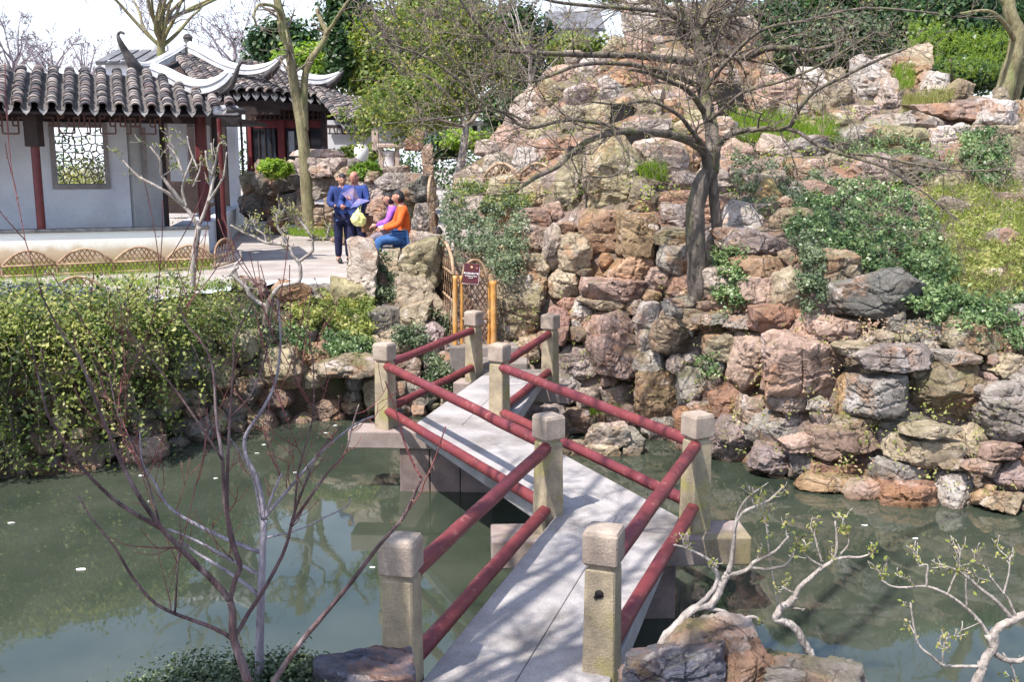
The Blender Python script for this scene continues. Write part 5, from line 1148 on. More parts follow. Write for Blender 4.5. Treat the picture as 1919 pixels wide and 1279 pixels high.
# 1 the large bare tree on the rockery terrace
BT = tree('large spreading bare tree with a forked dark trunk growing out of the rockery terrace', P(1312, 562, 13.0), 'bare_tree')
for x_, y_, w_, h_, c_, s_ in ((1272, 575, 56, 34, 'gr', 61), (1336, 580, 70, 32, 'pk', 62), (1305, 598, 60, 34, 'tn', 63)): boulder('root_stone', x_, y_, 12.95, w_, h_, c_, parent=RW, seed=s_, sub=4)
T = [limb([(1300, 612, 13.25), (1306, 575, 13.15), (1308, 540, 13.08), (1304, 470, 13.05), (1303, 400, 13.1), (1312, 350, 13.15), (1330, 322, 13.2)], 21, 16, .05),
     limb([(1347, 520, 13.35), (1347, 470, 13.35), (1341, 400, 13.3), (1336, 350, 13.25), (1334, 318, 13.2)], 11, 9, .04),
     limb([(1334, 322, 13.2), (1336, 290, 13.3), (1333, 240, 13.5), (1322, 190, 13.7), (1316, 140, 13.8), (1312, 95, 13.9), (1303, 60, 13.9)], 13, 11, .05),
     limb([(1330, 325, 13.2), (1318, 283, 13.1), (1288, 262, 12.9), (1241, 250, 12.6), (1190, 245, 12.3), (1143, 250, 12.1), (1100, 265, 12.0), (1070, 288, 11.9), (1045, 312, 11.8), (1000, 335, 11.6), (965, 360, 11.5)], 10, 3, .06),
     limb([(1337, 320, 13.2), (1346, 275, 13.1), (1373, 250, 13.0), (1420, 242, 12.8), (1474, 240, 12.6), (1492, 215, 12.5), (1500, 200, 12.4), (1528, 171, 12.3), (1570, 148, 12.2), (1655, 108, 12.0), (1700, 90, 11.9)], 6.5, 2, .06),
     limb([(1474, 240, 12.6), (1500, 250, 12.5), (1527, 268, 12.4), (1570, 287, 12.2), (1655, 312, 12.0), (1700, 340, 11.9), (1740, 367, 11.8), (1792, 410, 11.7)], 4, 1.5, .06),
     limb([(1570, 290, 12.2), (1620, 290, 12.1), (1700, 305, 12), (1800, 320, 11.8), (1900, 318, 11.7)], 2.6, 1.3, .06),
     limb([(1316, 100, 13.9), (1330, 95, 13.8), (1356, 98, 13.7), (1395, 107, 13.6), (1433, 92, 13.4), (1480, 90, 13.3), (1512, 95, 13.2), (1560, 85, 13)], 10, 3, .07),
     limb([(1305, 75, 13.9), (1292, 45, 13.9), (1275, 15, 13.9), (1262, -30, 14)], 9, 6, .05), limb([(1306, 70, 13.9), (1318, 40, 13.9), (1330, 10, 14), (1345, -30, 14.1)], 10, 7, .05),
     limb([(1318, 85, 13.9), (1345, 55, 14), (1370, 30, 14.2), (1400, -10, 14.4)], 8, 5, .05), limb([(1290, 85, 13.9), (1265, 55, 14.2), (1235, 25, 14.5), (1215, -10, 14.8)], 8, 5, .05),
     limb([(1310, 118, 13.9), (1260, 112, 13.5), (1199, 104, 13.0), (1120, 103, 12.6), (1060, 101, 12.4), (977, 97, 12.1), (937, 90, 12), (907, 60, 11.8), (883, 30, 11.6), (863, 0, 11.5), (850, -25, 11.5)], 8, 2.2, .05),
     limb([(1318, 165, 13.8), (1260, 140, 13.3), (1193, 122, 12.9), (1130, 118, 12.6), (1080, 123, 12.4), (1040, 138, 12.2), (993, 153, 12.1), (943, 140, 12), (905, 122, 11.8), (870, 118, 11.6)], 6, 1.6, .05),
     limb([(1290, 50, 13.9), (1250, 25, 13.5), (1199, 17, 13.2), (1130, 12, 12.9), (1053, 5, 12.6), (1000, -8, 12.4)], 5, 2.5, .05),
     limb([(1180, 252, 12.3), (1130, 232, 12), (1060, 225, 11.8), (990, 240, 11.6), (950, 215, 11.5), (900, 190, 11.3), (860, 150, 11.2), (800, 108, 11.1), (733, 82, 11)], 4, 1.6, .05),
     limb([(977, 223, 11.6), (930, 205, 11.5), (870, 215, 11.3), (800, 225, 11.2), (720, 232, 11)], 2, 1.2, .05),
     limb([(1150, 248, 12.1), (1180, 300, 11.9), (1150, 330, 11.7), (1100, 330, 11.5)], 2.5, 1.2, .05),
     limb([(1320, 210, 13.6), (1290, 170, 13.2), (1250, 150, 12.9), (1210, 135, 12.6), (1180, 130, 12.3)], 6, 2.5, .07),
     limb([(1325, 230, 13.5), (1360, 200, 13.2), (1400, 170, 12.9), (1470, 150, 12.6), (1540, 120, 12.3), (1640, 60, 12.0)], 4, 1.5, .06),
     limb([(1322, 170, 13.7), (1350, 130, 13.4), (1420, 60, 13), (1500, 40, 12.7), (1620, 15, 12.4), (1760, 25, 12)], 4, 1.5, .06),
     limb([(1334, 300, 13.2), (1300, 250, 12.8), (1270, 215, 12.5), (1220, 190, 12.2), (1160, 195, 12), (1100, 190, 11.8)], 5, 1.6, .08)]
wood('trunk', T[:4], BARK_D, BT, 14); wood('limb', T[4:], BARK_D, BT, 9)
tw = []; lp = []
sprout(T[3:], 290, .8, tw, 2, .12, .5, 3, lp, .10, 0, .4, .6, .0030)
sprout(T[2:3], 14, .6, tw, 2, .12, .5, 3, lp, .3, 0, .25, .8, .0034)
wood('twigs', tw, TWIG_B, BT, 4, kind='stuff'); leafpoints(BT, lp, 5200, .013, BUD, 'buds', .02)['kind'] = 'stuff'
# 2 slender mossy tree
ST2 = tree('slender olive barked tree with a forked trunk standing on the path before the hall', P(578, 440, 24.5), 'slender_tree')
T = [limb([(581, 440, 24.5), (580, 420, 24.5), (574, 340, 24.5), (570, 277, 24.5), (563, 225, 24.5), (556, 185, 24.5), (550, 150, 24.4), (542, 95, 24.3), (530, 43, 24.2), (519, 0, 24.2), (510, -30, 24.2)], 12.5, 6.5, .03),
     limb([(571, 245, 24.5), (569, 200, 24.5), (572, 145, 24.5), (581, 112, 24.5), (599, 88, 24.6), (612, 62, 24.7), (602, 40, 24.8), (594, 18, 24.9)], 8, 4, .05),
     limb([(530, 45, 24.2), (522, 18, 24), (500, 8, 23.8), (484, 10, 23.6), (476, 28, 23.4), (481, 48, 23.3)], 4, 2, .08), limb([(545, 100, 24.3), (528, 70, 24.2), (522, 40, 24.1)], 4.5, 3, .05),
     limb([(606, 72, 24.7), (624, 45, 24.5), (640, 20, 24.3), (660, -10, 24.2)], 4, 2.5, .05), limb([(545, 98, 24.2), (535, 55, 24.1)], 3, 2)]
wood('trunk', T[:2], BARK_M, ST2, 14); wood('limb', T[2:], BARK_M, ST2, 8); tw = []; lp = []
sprout(T, 22, .7, tw, 1, .1, .55, 3, lp, .55, 0, .4, 1, .007); wood('twigs', tw, TWIG_B, ST2, 4, kind='stuff')
# 3 pale sapling in front of the corridor
SAP = tree('pale barked pruned sapling with upright bare shoots in front of the corridor corner', P(360, 580, 14.6), 'sapling')
T = [limb([(362, 590, 14.6), (360, 555, 14.6), (361, 510, 14.6), (366, 465, 14.6), (373, 424, 14.6)], 6.5, 5.5, .04),
     limb([(372, 428, 14.6), (353, 395, 14.6), (325, 370, 14.6), (300, 353, 14.5), (270, 337, 14.5), (258, 330, 14.5), (240, 312, 14.5), (230, 301, 14.5)], 4, 1.8, .06),
     limb([(345, 385, 14.6), (318, 350, 14.5), (303, 327, 14.5), (300, 300, 14.4), (281, 275, 14.4)], 4, 1.8, .06), limb([(350, 390, 14.6), (342, 360, 14.6), (345, 338, 14.6), (355, 310, 14.6), (362, 292, 14.7)], 3, 1.6, .06),
     limb([(345, 335, 14.6), (334, 300, 14.7), (324, 283, 14.7), (313, 272, 14.7)], 2.5, 1.8, .06), limb([(374, 420, 14.6), (388, 385, 14.6), (397, 350, 14.7), (401, 330, 14.7), (390, 315, 14.8), (385, 282, 14.8)], 3.8, 1.8, .06),
     limb([(401, 335, 14.7), (399, 300, 14.7), (396, 268, 14.7)], 3, 1.5, .06), limb([(398, 330, 14.7), (405, 300, 14.6), (410, 272, 14.6), (421, 264, 14.6)], 3, 1.2, .06), limb([(390, 380, 14.6), (412, 345, 14.5), (420, 325, 14.5), (425, 285, 14.5)], 3, 1.2, .06),
     limb([(302, 330, 14.5), (318, 322, 14.5), (322, 314, 14.5)], 2, 1.4), limb([(362, 350, 14.6), (374, 320, 14.6), (376, 303, 14.6)], 2, 1.3), limb([(371, 318, 14.6), (356, 280, 14.7), (351, 255, 14.7)], 1.8, 1.2)]
wood('trunk', T[:1], BARK_G, SAP, 12); wood('branch', T[1:], BARK_G, SAP, 8); tw = []; lp = []
sprout(T[1:], 26, .22, tw, 1, .2, .4, 2, lp, .3, .2, .4, 1, .004); wood('twigs', tw, BARK_G, SAP, 4, kind='stuff'); leafpoints(SAP, lp, 260, .022, OLIVE, 'young_leaves', .03)['kind'] = 'stuff'
# 4 contorted dark tree on the terrace
CT = tree('small contorted dark tree with zigzag pruned branches on the bank left of the bridge', P(492, 690, 13.9), 'pruned_tree')
T = [limb([(488, 700, 13.9), (494, 660, 13.95), (497, 610, 14.0), (503, 570, 14.1), (512, 552, 14.15)], 6.5, 5, .06),
     limb([(500, 575, 14.1), (480, 565, 14.05), (468, 553, 14), (462, 540, 14), (447, 525, 14), (434, 512, 14), (446, 500, 14)], 4.5, 3.5, .08), limb([(447, 525, 14), (440, 500, 14), (452, 485, 14), (450, 470, 14)], 3, 2, .1),
     limb([(512, 552, 14.15), (523, 538, 14.2), (545, 532, 14.2), (560, 528, 14.2), (563, 508, 14.2), (560, 492, 14.2), (548, 478, 14.2), (540, 463, 14.2), (525, 458, 14.2), (500, 456, 14.2), (478, 445, 14.2), (455, 435, 14.2), (432, 422, 14.2)], 4.5, 1.8, .1),
     limb([(558, 492, 14.2), (575, 480, 14.2), (586, 470, 14.2), (586, 452, 14.2), (600, 447, 14.2), (612, 446, 14.2), (616, 425, 14.2)], 3.5, 1.6, .1), limb([(540, 463, 14.2), (530, 440, 14.2), (520, 425, 14.2), (520, 400, 14.2)], 3.6, 2, .1),
     limb([(588, 447, 14.2), (575, 430, 14.2), (560, 412, 14.2), (545, 400, 14.2)], 3, 1.6, .1), limb([(500, 456, 14.2), (495, 440, 14.2), (480, 430, 14.2), (478, 420, 14.2)], 2.4, 1.5, .1)]
wood('trunk', T[:1], BARK_D, CT, 12); wood('branch', T[1:], BARK_G, CT, 8); tw = []; lp = []
sprout(T[3:], 55, .16, tw, 1, .3, .5, 3, lp, .35, .3, .35, 1, .004); wood('twigs', tw, BARK_G, CT, 4, kind='stuff'); leafpoints(CT, lp, 420, .02, BUD, 'young_leaves', .02)['kind'] = 'stuff'
# 5 small smooth barked tree
SB = tree('small smooth grey trunked tree with thin arching branches left of the rockery', P(857, 338, 20.5), 'smooth_barked_tree')
T = [limb([(857, 340, 20.5), (863, 310, 20.5), (868, 280, 20.5), (872, 250, 20.5), (872, 232, 20.5)], 8.5, 6, .03), limb([(872, 236, 20.5), (866, 222, 20.5), (855, 205, 20.4), (840, 180, 20.3), (810, 150, 20.1), (770, 130, 20)], 4.5, 1.8, .05),
     limb([(873, 235, 20.5), (888, 222, 20.5), (900, 200, 20.6), (905, 170, 20.7), (920, 120, 20.8)], 4.5, 1.8, .05), limb([(870, 240, 20.5), (850, 232, 20), (800, 222, 19.6), (740, 230, 19.2), (690, 238, 19)], 3, 1.4, .05), limb([(880, 228, 20.5), (870, 180, 20.5), (860, 120, 20.6), (850, 60, 20.7)], 3.5, 1.6, .05)]
wood('trunk', T[:1], BARK_G, SB, 12); wood('branch', T[1:], TWIG_B, SB, 7); tw = []; lp = []
sprout(T[1:], 48, .8, tw, 2, .1, .45, 3, lp, .2, .05, .4, .8, .0045); wood('twigs', tw, TWIG_B, SB, 4, kind='stuff'); leafpoints(SB, lp, 7800, .04, OLIVE, 'foliage', .07)['kind'] = 'stuff'
# 6 bare trees beyond the roofs
def baretree(label, x, yb, Y, h, spread, n, mat, tmat, group=None, r=9, rm=.012, seed=0, name='far_bare_tree', kids=3, depth=2):
    t = tree(label, P(x, yb, Y), name, group); m = mpp(Y); L = []; b0 = P(x, yb, Y)
    L.append(limb([(x, yb, Y), (x + rng.normal() * 3, yb - h * .25, Y), (x + rng.normal() * 5, yb - h * .45, Y)], r, r * .8, .03)); top = L[0][0][-1]
    for k in range(n):
        a = rng.random() * 6.28; e = .35 + .75 * rng.random(); d = Vector((math.cos(a) * spread, math.sin(a) * spread, 1.1)) * e; i = int(len(L[0][0]) * (.5 + .5 * rng.random())) - 1
        pts = [L[0][0][i]]; dd = d.normalized(); l = h * m * (.35 + .35 * rng.random())
        for j in range(6): dd = (dd + Vector(rng.normal(size=3)) * .14 + Vector((0, 0, .05))).normalized(); pts.append(pts[-1] + dd * l / 6)
        L.append(smooth(pts, [r * .5 * m * (1 - .75 * j / 6) for j in range(7)], 3))
    wood('trunk', L[:1], tmat, t, 10); wood('limb', L[1:], tmat, t, 6); tw = []; sprout(L[1:], n * 5, h * m * .13, tw, depth, .15, .4, kids, None, .15, .15, .45, 1, rm); wood('twigs', tw, mat, t, 3, kind='stuff'); return t
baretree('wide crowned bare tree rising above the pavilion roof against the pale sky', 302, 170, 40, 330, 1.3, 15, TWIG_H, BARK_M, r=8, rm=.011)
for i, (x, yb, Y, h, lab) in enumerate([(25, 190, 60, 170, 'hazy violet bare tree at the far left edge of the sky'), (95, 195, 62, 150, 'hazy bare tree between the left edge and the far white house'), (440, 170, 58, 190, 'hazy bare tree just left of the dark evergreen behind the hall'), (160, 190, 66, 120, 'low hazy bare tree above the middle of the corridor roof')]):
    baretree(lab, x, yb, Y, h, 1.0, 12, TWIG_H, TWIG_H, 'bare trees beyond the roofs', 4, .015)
baretree('leaning half bare tree behind the shrubs above the hall roof, right of the slender tree', 760, 250, 30, 330, .9, 12, TWIG_B, BARK_D, r=7, rm=.008)
baretree('thin dark bare tree with many upright stems behind the rockery left shoulder', 850, 250, 32, 330, .8, 12, TWIG_B, BARK_D, r=6, rm=.008)
baretree('slim pale bare tree against the evergreens left of the rockery peak', 990, 220, 29, 260, .9, 9, TWIG_B, BARK_G, r=4, rm=.007)
# 7 leafy backdrop
for (lab, x, y, Y, rw, rh, n, per, mat, sz) in [
    ('dark round evergreen tree behind the hall roof', 530, 95, 37, 58, 50, 170, 60, EVER, .10), ('yellow green bushy tree right above the hall roof ridge', 590, 128, 35, 62, 38, 150, 60, LIME, .085),
    ('evergreen tree with lit top at the right of the far gabled house', 655, 60, 42, 50, 90, 190, 60, EVER, .11), ('dark narrow conifer above the side wing roof', 634, 105, 33, 24, 55, 90, 60, EVER, .08),
    ('loose olive green tree filling the middle behind the smooth barked tree', 730, 120, 34, 85, 95, 300, 60, OLIVE, .085), ('tall loose green tree at the top centre of the view', 830, 70, 38, 90, 110, 290, 60, OLIVE, .095),
    ('light olive bush mass behind the smooth barked trunk', 780, 190, 29, 95, 48, 170, 60, OLIVE, .06), ('dark evergreen bush beside the left foot of the rockery peak', 945, 205, 27, 48, 45, 120, 60, EVER, .06),
    ('green leafy tree left of the grey roofed house', 960, 90, 36, 75, 80, 190, 60, EVER, .09), ('yellowish leafy tree in front of the grey roofed house', 1080, 95, 32, 55, 32, 80, 50, OLIVE, .07),
    ('bright fern green bush below the garden wall', 890, 262, 25, 60, 18, 80, 50, LIME, .05), ('dark laurel bush behind the stone table', 830, 275, 26, 46, 28, 70, 50, EVER, .05),
    ('dark glossy evergreen hedge behind the orange rock pillar', 1450, 80, 26, 85, 75, 260, 70, EVER, .06), ('tall dark evergreen tree at the top right', 1600, 40, 28, 110, 95, 300, 70, EVER, .07),
    ('mottled camellia bush behind the pale upright slabs', 1575, 90, 23, 90, 52, 240, 70, IVY2, .05), ('dense dark tree behind the lime green conifer', 1790, 60, 26, 130, 100, 380, 70, EVER, .065),
    ('dark understory bush below the lime green conifer', 1800, 140, 22, 100, 30, 130, 60, EVER, .045), ('green leafy crown in the top right corner', 1930, 70, 27, 70, 110, 190, 60, EVER, .07), ('rounded leafy tree over the rockery peak', 1190, -30, 30, 80, 40, 90, 60, OLIVE, .07)]:
    lit(lab, x, y, Y, rw, rh, n, per, mat, 'tree' if 'tree' in lab else 'bush', 'leafy_tree' if 'tree' in lab else 'bush', .34, sz, .35, 'greenery beyond the garden')
# distant tree belt closing the horizon
pts = []
for k in range(300):
    x = -75 + 150 * k / 300 + rng.normal() * .5; c = Vector((x, 72 + rng.normal() * 3, 3.0 + rng.normal() * .8)); pts.append(np.array(c) + rng.normal(size=(170, 3)) * [1.1, 1.1, 1.3])
pts = np.concatenate(pts); quads('distant_trees', pts, rng.normal(size=pts.shape) + [0, -.5, .5], .16, EVER, None, kind='stuff')
o = bpy.data.objects['distant_trees']; tag(o, 'low dark line of far off trees closing the horizon', 'trees')
# bush lit behind the lattice window
c = W((sW0 + sW1) / 2, 6.3, 2.9); t = thing('bush', c - Vector((0, 0, 1)), 'bright yellow green bush seen through the lattice window', 'bush')
pt, nr, br = clumps(c, (1.7, .8, .95), 130, 60, .3, .2); quads('foliage', pt, nr, .035, YELG, t, rnd=br)
# conifer and trunks at the top right
CF = thing('conifer', P(1780, 150, 20.5), 'feathery lime green conifer bough spreading above the long pale slab', 'tree'); pts = []; nr = []
for k in range(420):
    x = 1700 + 190 * rng.random(); y = 60 + 85 * rng.random() + abs(x - 1790) * .10 - 22 * (x < 1760); p = np.array(P(x, y, 20.2 + rng.random() * 1.2)); d = rng.normal(size=3) * .5 + [.2, -.4, .5]; d /= np.linalg.norm(d)
    for j in range(26): q_ = p + d * (.012 * j); pts.append(q_ + rng.normal(size=3) * .018); nr.append(rng.normal(size=3) + [0, -.4, .5])
quads('foliage', np.array(pts), np.array(nr), .028, LIME, CF, asp=.16); wood('trunk', [limb([(1790, 200, 21), (1786, 150, 20.8), (1780, 110, 20.6)], 4, 2)], BARK_D, CF)
TR = tree('grey green leaning double trunk at the right edge above the long slab', P(1885, 190, 19), 'leaning_tree')
wood('trunk', [limb([(1878, 192, 19), (1888, 150, 19), (1902, 100, 19), (1906, 60, 19), (1893, 25, 19), (1888, -20, 19)], 17, 10, .04)], BARK_M, TR, 14)
wood('trunk', [limb([(1896, 195, 19.2), (1912, 150, 19.2), (1930, 100, 19.3), (1960, 40, 19.4)], 9, 7, .04)], BARK_M, TR, 12); tw = []
T = [limb([(1904, 80, 19), (1880, 40, 18.6), (1850, 20, 18.3), (1800, 25, 18)], 5, 2), limb([(1893, 20, 19), (1860, -20, 19)], 5, 3)]; wood('limb', T, BARK_M, TR, 7)

# ------------------------------------------------------------------ ivy, grass and groundcover on the rockery
def scatter(name, label, poly, D, n, size, mat, thick=.12, cat='ground cover', off=-.06, clump=True, jit=.03, grp=None, kind='stuff', asp=.6, parent=None, thr=-.12):
    xs = [q[0] for q in poly]; ys = [q[1] for q in poly]; C_ = []; B_ = []
    while len(C_) < n:
        x = xs[0] + 0; x = min(xs) + rng.random() * (max(xs) - min(xs)); y = min(ys) + rng.random() * (max(ys) - min(ys))
        if not inpoly(x + rng.normal() * 7, y + rng.normal() * 6, poly): continue
        g = float(vn([[x / 17, y / 13, 3]], 5)[0])
        if clump and g < thr - rng.random() * .25: continue
        p = P(x, y, D(x, y) + off - thick * rng.random() * (.6 + g)); C_.append(np.array(p) + rng.normal(size=3) * jit); B_.append(.30 + .35 * g + rng.random() * .5)
    o = quads(name, C_, rng.normal(size=(n, 3)) * .7 + np.array([0, -.7, .7]), size * (.6 + .8 * rng.random(n)), mat, parent, rnd=np.array(B_), asp=asp, kind=kind)
    return tag(o, label, cat, grp)
IV = 'ivy patches on the rockery'
scatter('ivy', 'broad dark green ivy carpet on the slope right of the big trunk', [(1480, 385), (1530, 350), (1600, 335), (1700, 355), (1750, 400), (1780, 470), (1800, 540), (1830, 580), (1740, 600), (1680, 540), (1600, 470), (1540, 450), (1470, 440)], RD, 14000, .026, IVY, .32, grp=IV, off=-.12, thr=-.22)
scatter('ivy', 'grey green ivy hanging over the stones just above the bamboo gate', [(828, 375), (860, 345), (920, 340), (985, 370), (990, 420), (975, 500), (950, 530), (920, 500), (905, 450), (880, 470), (870, 500), (850, 470), (825, 430)], RD, 8500, .022, IVY2, .40, grp=IV, off=-.30, thr=-.2)
scatter('ivy', 'upright ivy patch below the long pale slab near the right edge', [(1800, 245), (1870, 235), (1895, 290), (1890, 345), (1840, 340), (1805, 310)], RD, 3200, .026, IVY, .3, grp=IV, off=-.25, thr=-.3)
scatter('ivy', 'ivy climbing round the foot of the second trunk', [(1335, 440), (1375, 430), (1400, 460), (1395, 560), (1360, 590), (1335, 540)], RD, 2600, .024, IVY, .3, grp=IV, off=-.2)
scatter('ivy', 'narrow ivy strand hanging left of the dark slate block', [(1480, 445), (1530, 440), (1545, 500), (1540, 570), (1515, 590), (1500, 520)], RD, 2400, .022, IVY2, .2, grp=IV, off=-.25)
scatter('ivy', 'mixed ivy patch among stones under the right hand limb', [(1380, 250), (1430, 300), (1520, 310), (1600, 330), (1590, 370), (1480, 380), (1400, 400), (1370, 330)], RD, 3800, .022, IVY2, .2, grp=IV, off=-.2, thr=0)
scatter('ivy', 'sparse ivy trailing down the right edge of the rockery', [(1780, 560), (1930, 545), (1930, 640), (1850, 650), (1790, 620)], RD, 2200, .024, IVY, .2, grp=IV, off=-.15, thr=0)
scatter('ivy', 'small ivy clump between the stones right of the gate', [(1300, 668), (1340, 660), (1350, 700), (1315, 712)], RD, 300, .022, IVY, .1, grp=IV, off=-.25)
def grass(name, label, poly, D, n, h, mat, off=-.05, lean=.5, w_=.006, grp='grass tufts on the rockery'):
    xs = [q[0] for q in poly]; ys = [q[1] for q in poly]; v = np.empty((n, 3, 3)); r = np.empty(n)
    for i in range(n):
        while True:
            x = min(xs) + rng.random() * (max(xs) - min(xs)); y = min(ys) + rng.random() * (max(ys) - min(ys))
            if inpoly(x + rng.normal() * 6, y + rng.normal() * 5, poly) and (vn([[x / 14, y / 10, 7]], 2)[0] > -.25 or rng.random() < .3): break
        p = np.array(P(x, y, D(x, y) + off)); d = rng.normal(size=3) * lean + [0, -.15, 1]; a = rng.random() * 6.28; s = np.array([math.cos(a), math.sin(a), 0]) * w_
        hh = h * (.5 + rng.random()); v[i] = [p - s, p + s, p + d * hh]; r[i] = .15 + .7 * rng.random()
    me = bpy.data.meshes.new(name); me.vertices.add(n * 3); me.vertices.foreach_set('co', v.ravel()); me.loops.add(n * 3); me.loops.foreach_set('vertex_index', np.arange(n * 3, dtype=np.int32))
    me.polygons.add(n); me.polygons.foreach_set('loop_start', np.arange(0, n * 3, 3, dtype=np.int32)); me.update(calc_edges=True); at = me.attributes.new('rnd', 'FLOAT', 'POINT'); at.data.foreach_set('value', np.repeat(r, 3).astype(np.float32))
    return tag(link(name, me, mat), label, 'grass', grp, 'stuff')
grass('grass', 'yellow dry grass on the slope near the right edge', [(1730, 350), (1930, 330), (1930, 460), (1800, 440), (1750, 400)], RD, 3200, .075, YELG, w_=.004, lean=.9)
grass('grass', 'short green grass mixed into the dry slope at the right edge', [(1740, 350), (1930, 340), (1930, 450), (1800, 450), (1740, 410)], RD, 3500, .06, LIME, w_=.004, lean=.9)
grass('grass', 'yellow green grass bank below the ivy at the right edge', [(1700, 450), (1930, 440), (1930, 560), (1800, 560), (1740, 520)], RD, 3400, .075, YELG, w_=.004, lean=.9)
scatter('groundcover', 'small leaved green plants among the dry grass at the right edge', [(1730, 350), (1930, 350), (1930, 570), (1780, 550)], RD, 5200, .022, JAS, .15, off=-.1, thr=-.05)
stones(RP, [(1800, 395, 60, 24, 'pl'), (1880, 450, 70, 30, 'gr'), (1845, 520, 50, 24, 'tn'), (1900, 380, 50, 24, 'pk')], RD, seed=77)
scatter('groundcover', 'yellow topped creeping plants on the ledge above the bamboo gate ivy', [(835, 355), (870, 335), (1000, 350), (990, 385), (900, 385), (840, 390)], RD, 2300, .022, OLIVE, .3, off=-.35, thr=-.3)
grass('grass', 'fresh green grass ledge under the right hand limb', [(1365, 215), (1440, 215), (1560, 232), (1575, 265), (1480, 268), (1380, 262)], RD, 4200, .12, LIME, -.15)
grass('grass', 'pale yellow grass strip above the long slab', [(1690, 190), (1760, 170), (1790, 180), (1740, 205), (1690, 215)], RD, 1500, .10, YELG, -.1)
grass('grass', 'green tuft on the tan pillar stone', [(1670, 130), (1710, 120), (1715, 160), (1690, 170)], RD, 800, .08, LIME, -.35)
grass('grass', 'bright tuft beside the big olive stone', [(1195, 312), (1250, 310), (1250, 340), (1200, 340)], RD, 900, .09, LIME, -.15)
grass('grass', 'small bright tuft at the water behind the bridge rail', [(1105, 765), (1160, 762), (1160, 778), (1105, 780)], RD, 500, .05, LIME, -.3)
grass('grass', 'thin green verge around the foot of the slender tree', [(540, 430), (640, 432), (645, 444), (540, 442)], lambda x, y: 23.8 + (438 - y) * .15, 1500, .10, LIME, 0)
grass('grass', 'grass strip growing through the scalloped edging fence', [(0, 505), (400, 490), (405, 503), (0, 522)], lambda x, y: onz(x, y + 0, 1.81).y, 5200, .10, LIME, 0, grp=None)
grass('grass', 'thin patchy grass on the bank edge beside the pale sapling', [(0, 525), (200, 522), (450, 530), (420, 545), (250, 540), (0, 545)], lambda x, y: onz(x, y + 0, 1.81).y, 3500, .045, LIME, 0, grp=None)
scatter('crevice_plants', 'small green plants rooted in the joints of the lower rockery', [(950, 560), (1200, 520), (1500, 600), (1900, 620), (1900, 930), (1500, 890), (1200, 790), (960, 740)], RD, 2100, .018, JAS, .06, 'plants', off=-.10, thr=.42)
scatter('crevice_plants', 'small green plants rooted in the joints of the upper rockery', [(960, 220), (1150, 90), (1300, 90), (1600, 180), (1900, 230), (1900, 340), (1500, 420), (1300, 400), (1000, 360)], RD, 2600, .020, LIME, .06, 'plants', off=-.12, thr=.38)
scatter('ivy', 'ragged ivy and fern draped between the upper right ledges', [(1560, 240), (1640, 235), (1760, 285), (1790, 300), (1760, 350), (1640, 290), (1570, 280)], RD, 2600, .022, IVY, .2, grp=IV, off=-.22, thr=.02)
# leaf litter on ledges
scatter('fallen_leaves', 'dry pinkish leaf litter on the ledges of the lower rockery', [(1560, 575), (1700, 600), (1900, 600), (1910, 660), (1700, 660), (1560, 690), (1560, 870), (1900, 890), (1900, 900), (1540, 860), (1540, 600)], RD, 520, .018, DEADL, .05, 'leaf litter', off=-.16, thr=.25)
scatter('fallen_leaves', 'dry leaf litter around the big trunk foot', [(1270, 545), (1400, 550), (1400, 590), (1270, 580)], RD, 700, .022, DEADL, .05, 'leaf litter', off=-.2, thr=-.3)

# ------------------------------------------------------------------ the left bank
GC = 'plants on the left bank'
def hang(label, x0, x1, ytop, n, Lr, mat, size, out=.35, dens=30, name='jasmine_shrub', top=None, gap=None):
    """arching shoots that start on the bank top and fall towards the water"""
    xm = (x0 + x1) / 2; t = thing(name, P(xm, il(LTOP, xm) + 20, LD(xm, 620)), label, 'shrub', GC); C_ = []; B_ = []; st = []
    for k in range(n):
        x = x0 + (x1 - x0) * rng.random(); y = il(LTOP, x) + ytop + rng.random() * 75; Y = LD(x, y) - .05 - .25 * rng.random(); p = P(x, y, Y) + Vector((0, 0, .06 + .22 * float(vn([[x / 28, y / 40, 5]], 9)[0]))); L = Lr * (.25 + 1.1 * rng.random()) * (.75 + .55 * float(vn([[x / 33, 1, 1]], 8)[0]))
        if gap and any(a < x < b and rng.random() < .85 for a, b in gap): L *= .35
        d = Vector((rng.normal() * .35, -out * (.5 + rng.random()), .75 + .4 * rng.random())).normalized(); seg = .055; ns = int(L / seg); pts = [p]
        for j in range(ns):
            d = (d + Vector((rng.normal() * .10, rng.normal() * .06, -.24 if j < 9 else -.10))).normalized()
            if d.z < -.5: d.y *= .7
            q_ = pts[-1] + d * seg
            if q_.z < .08: break
            pts.append(q_)
        if len(pts) < 3: continue
        if rng.random() < .3: st.append((pts, [.006 * (1 - .6 * i_ / len(pts)) for i_ in range(len(pts))]))
        g = -.15 + rng.random() ** 1.5 * .75; fade = .18 if x > 170 else 0
        for j in range(1, len(pts)):
            for _ in range(dens // 10): C_.append(np.array(pts[j]) + rng.normal(size=3) * .045); B_.append(g + .45 * rng.random() + (.18 if j < len(pts) * .4 else -.05) - fade * .5)
    nr = rng.normal(size=(len(C_), 3)) * .6 + np.array([0, -.55, .65]); quads('foliage', C_, nr, size * (.55 + .9 * rng.random(len(C_))), mat, t, rnd=np.array(B_)); wood('stems', st, TWIG_B, t, 4, kind='stuff'); return t
hang('large yellow green winter jasmine cascading over the bank at the left edge', -160, 190, 0, 320, 2.2, JAS, .028, out=.26, dens=26)
hang('green winter jasmine trailing to the water beside the dark gap', 170, 345, 0, 150, 1.5, JAS, .027, out=.28, dens=24, gap=((330, 345),))
hang('thinner trailing jasmine with bare stems left of the contorted dark tree', 330, 450, 15, 170, 1.0, JAS, .022, dens=20)
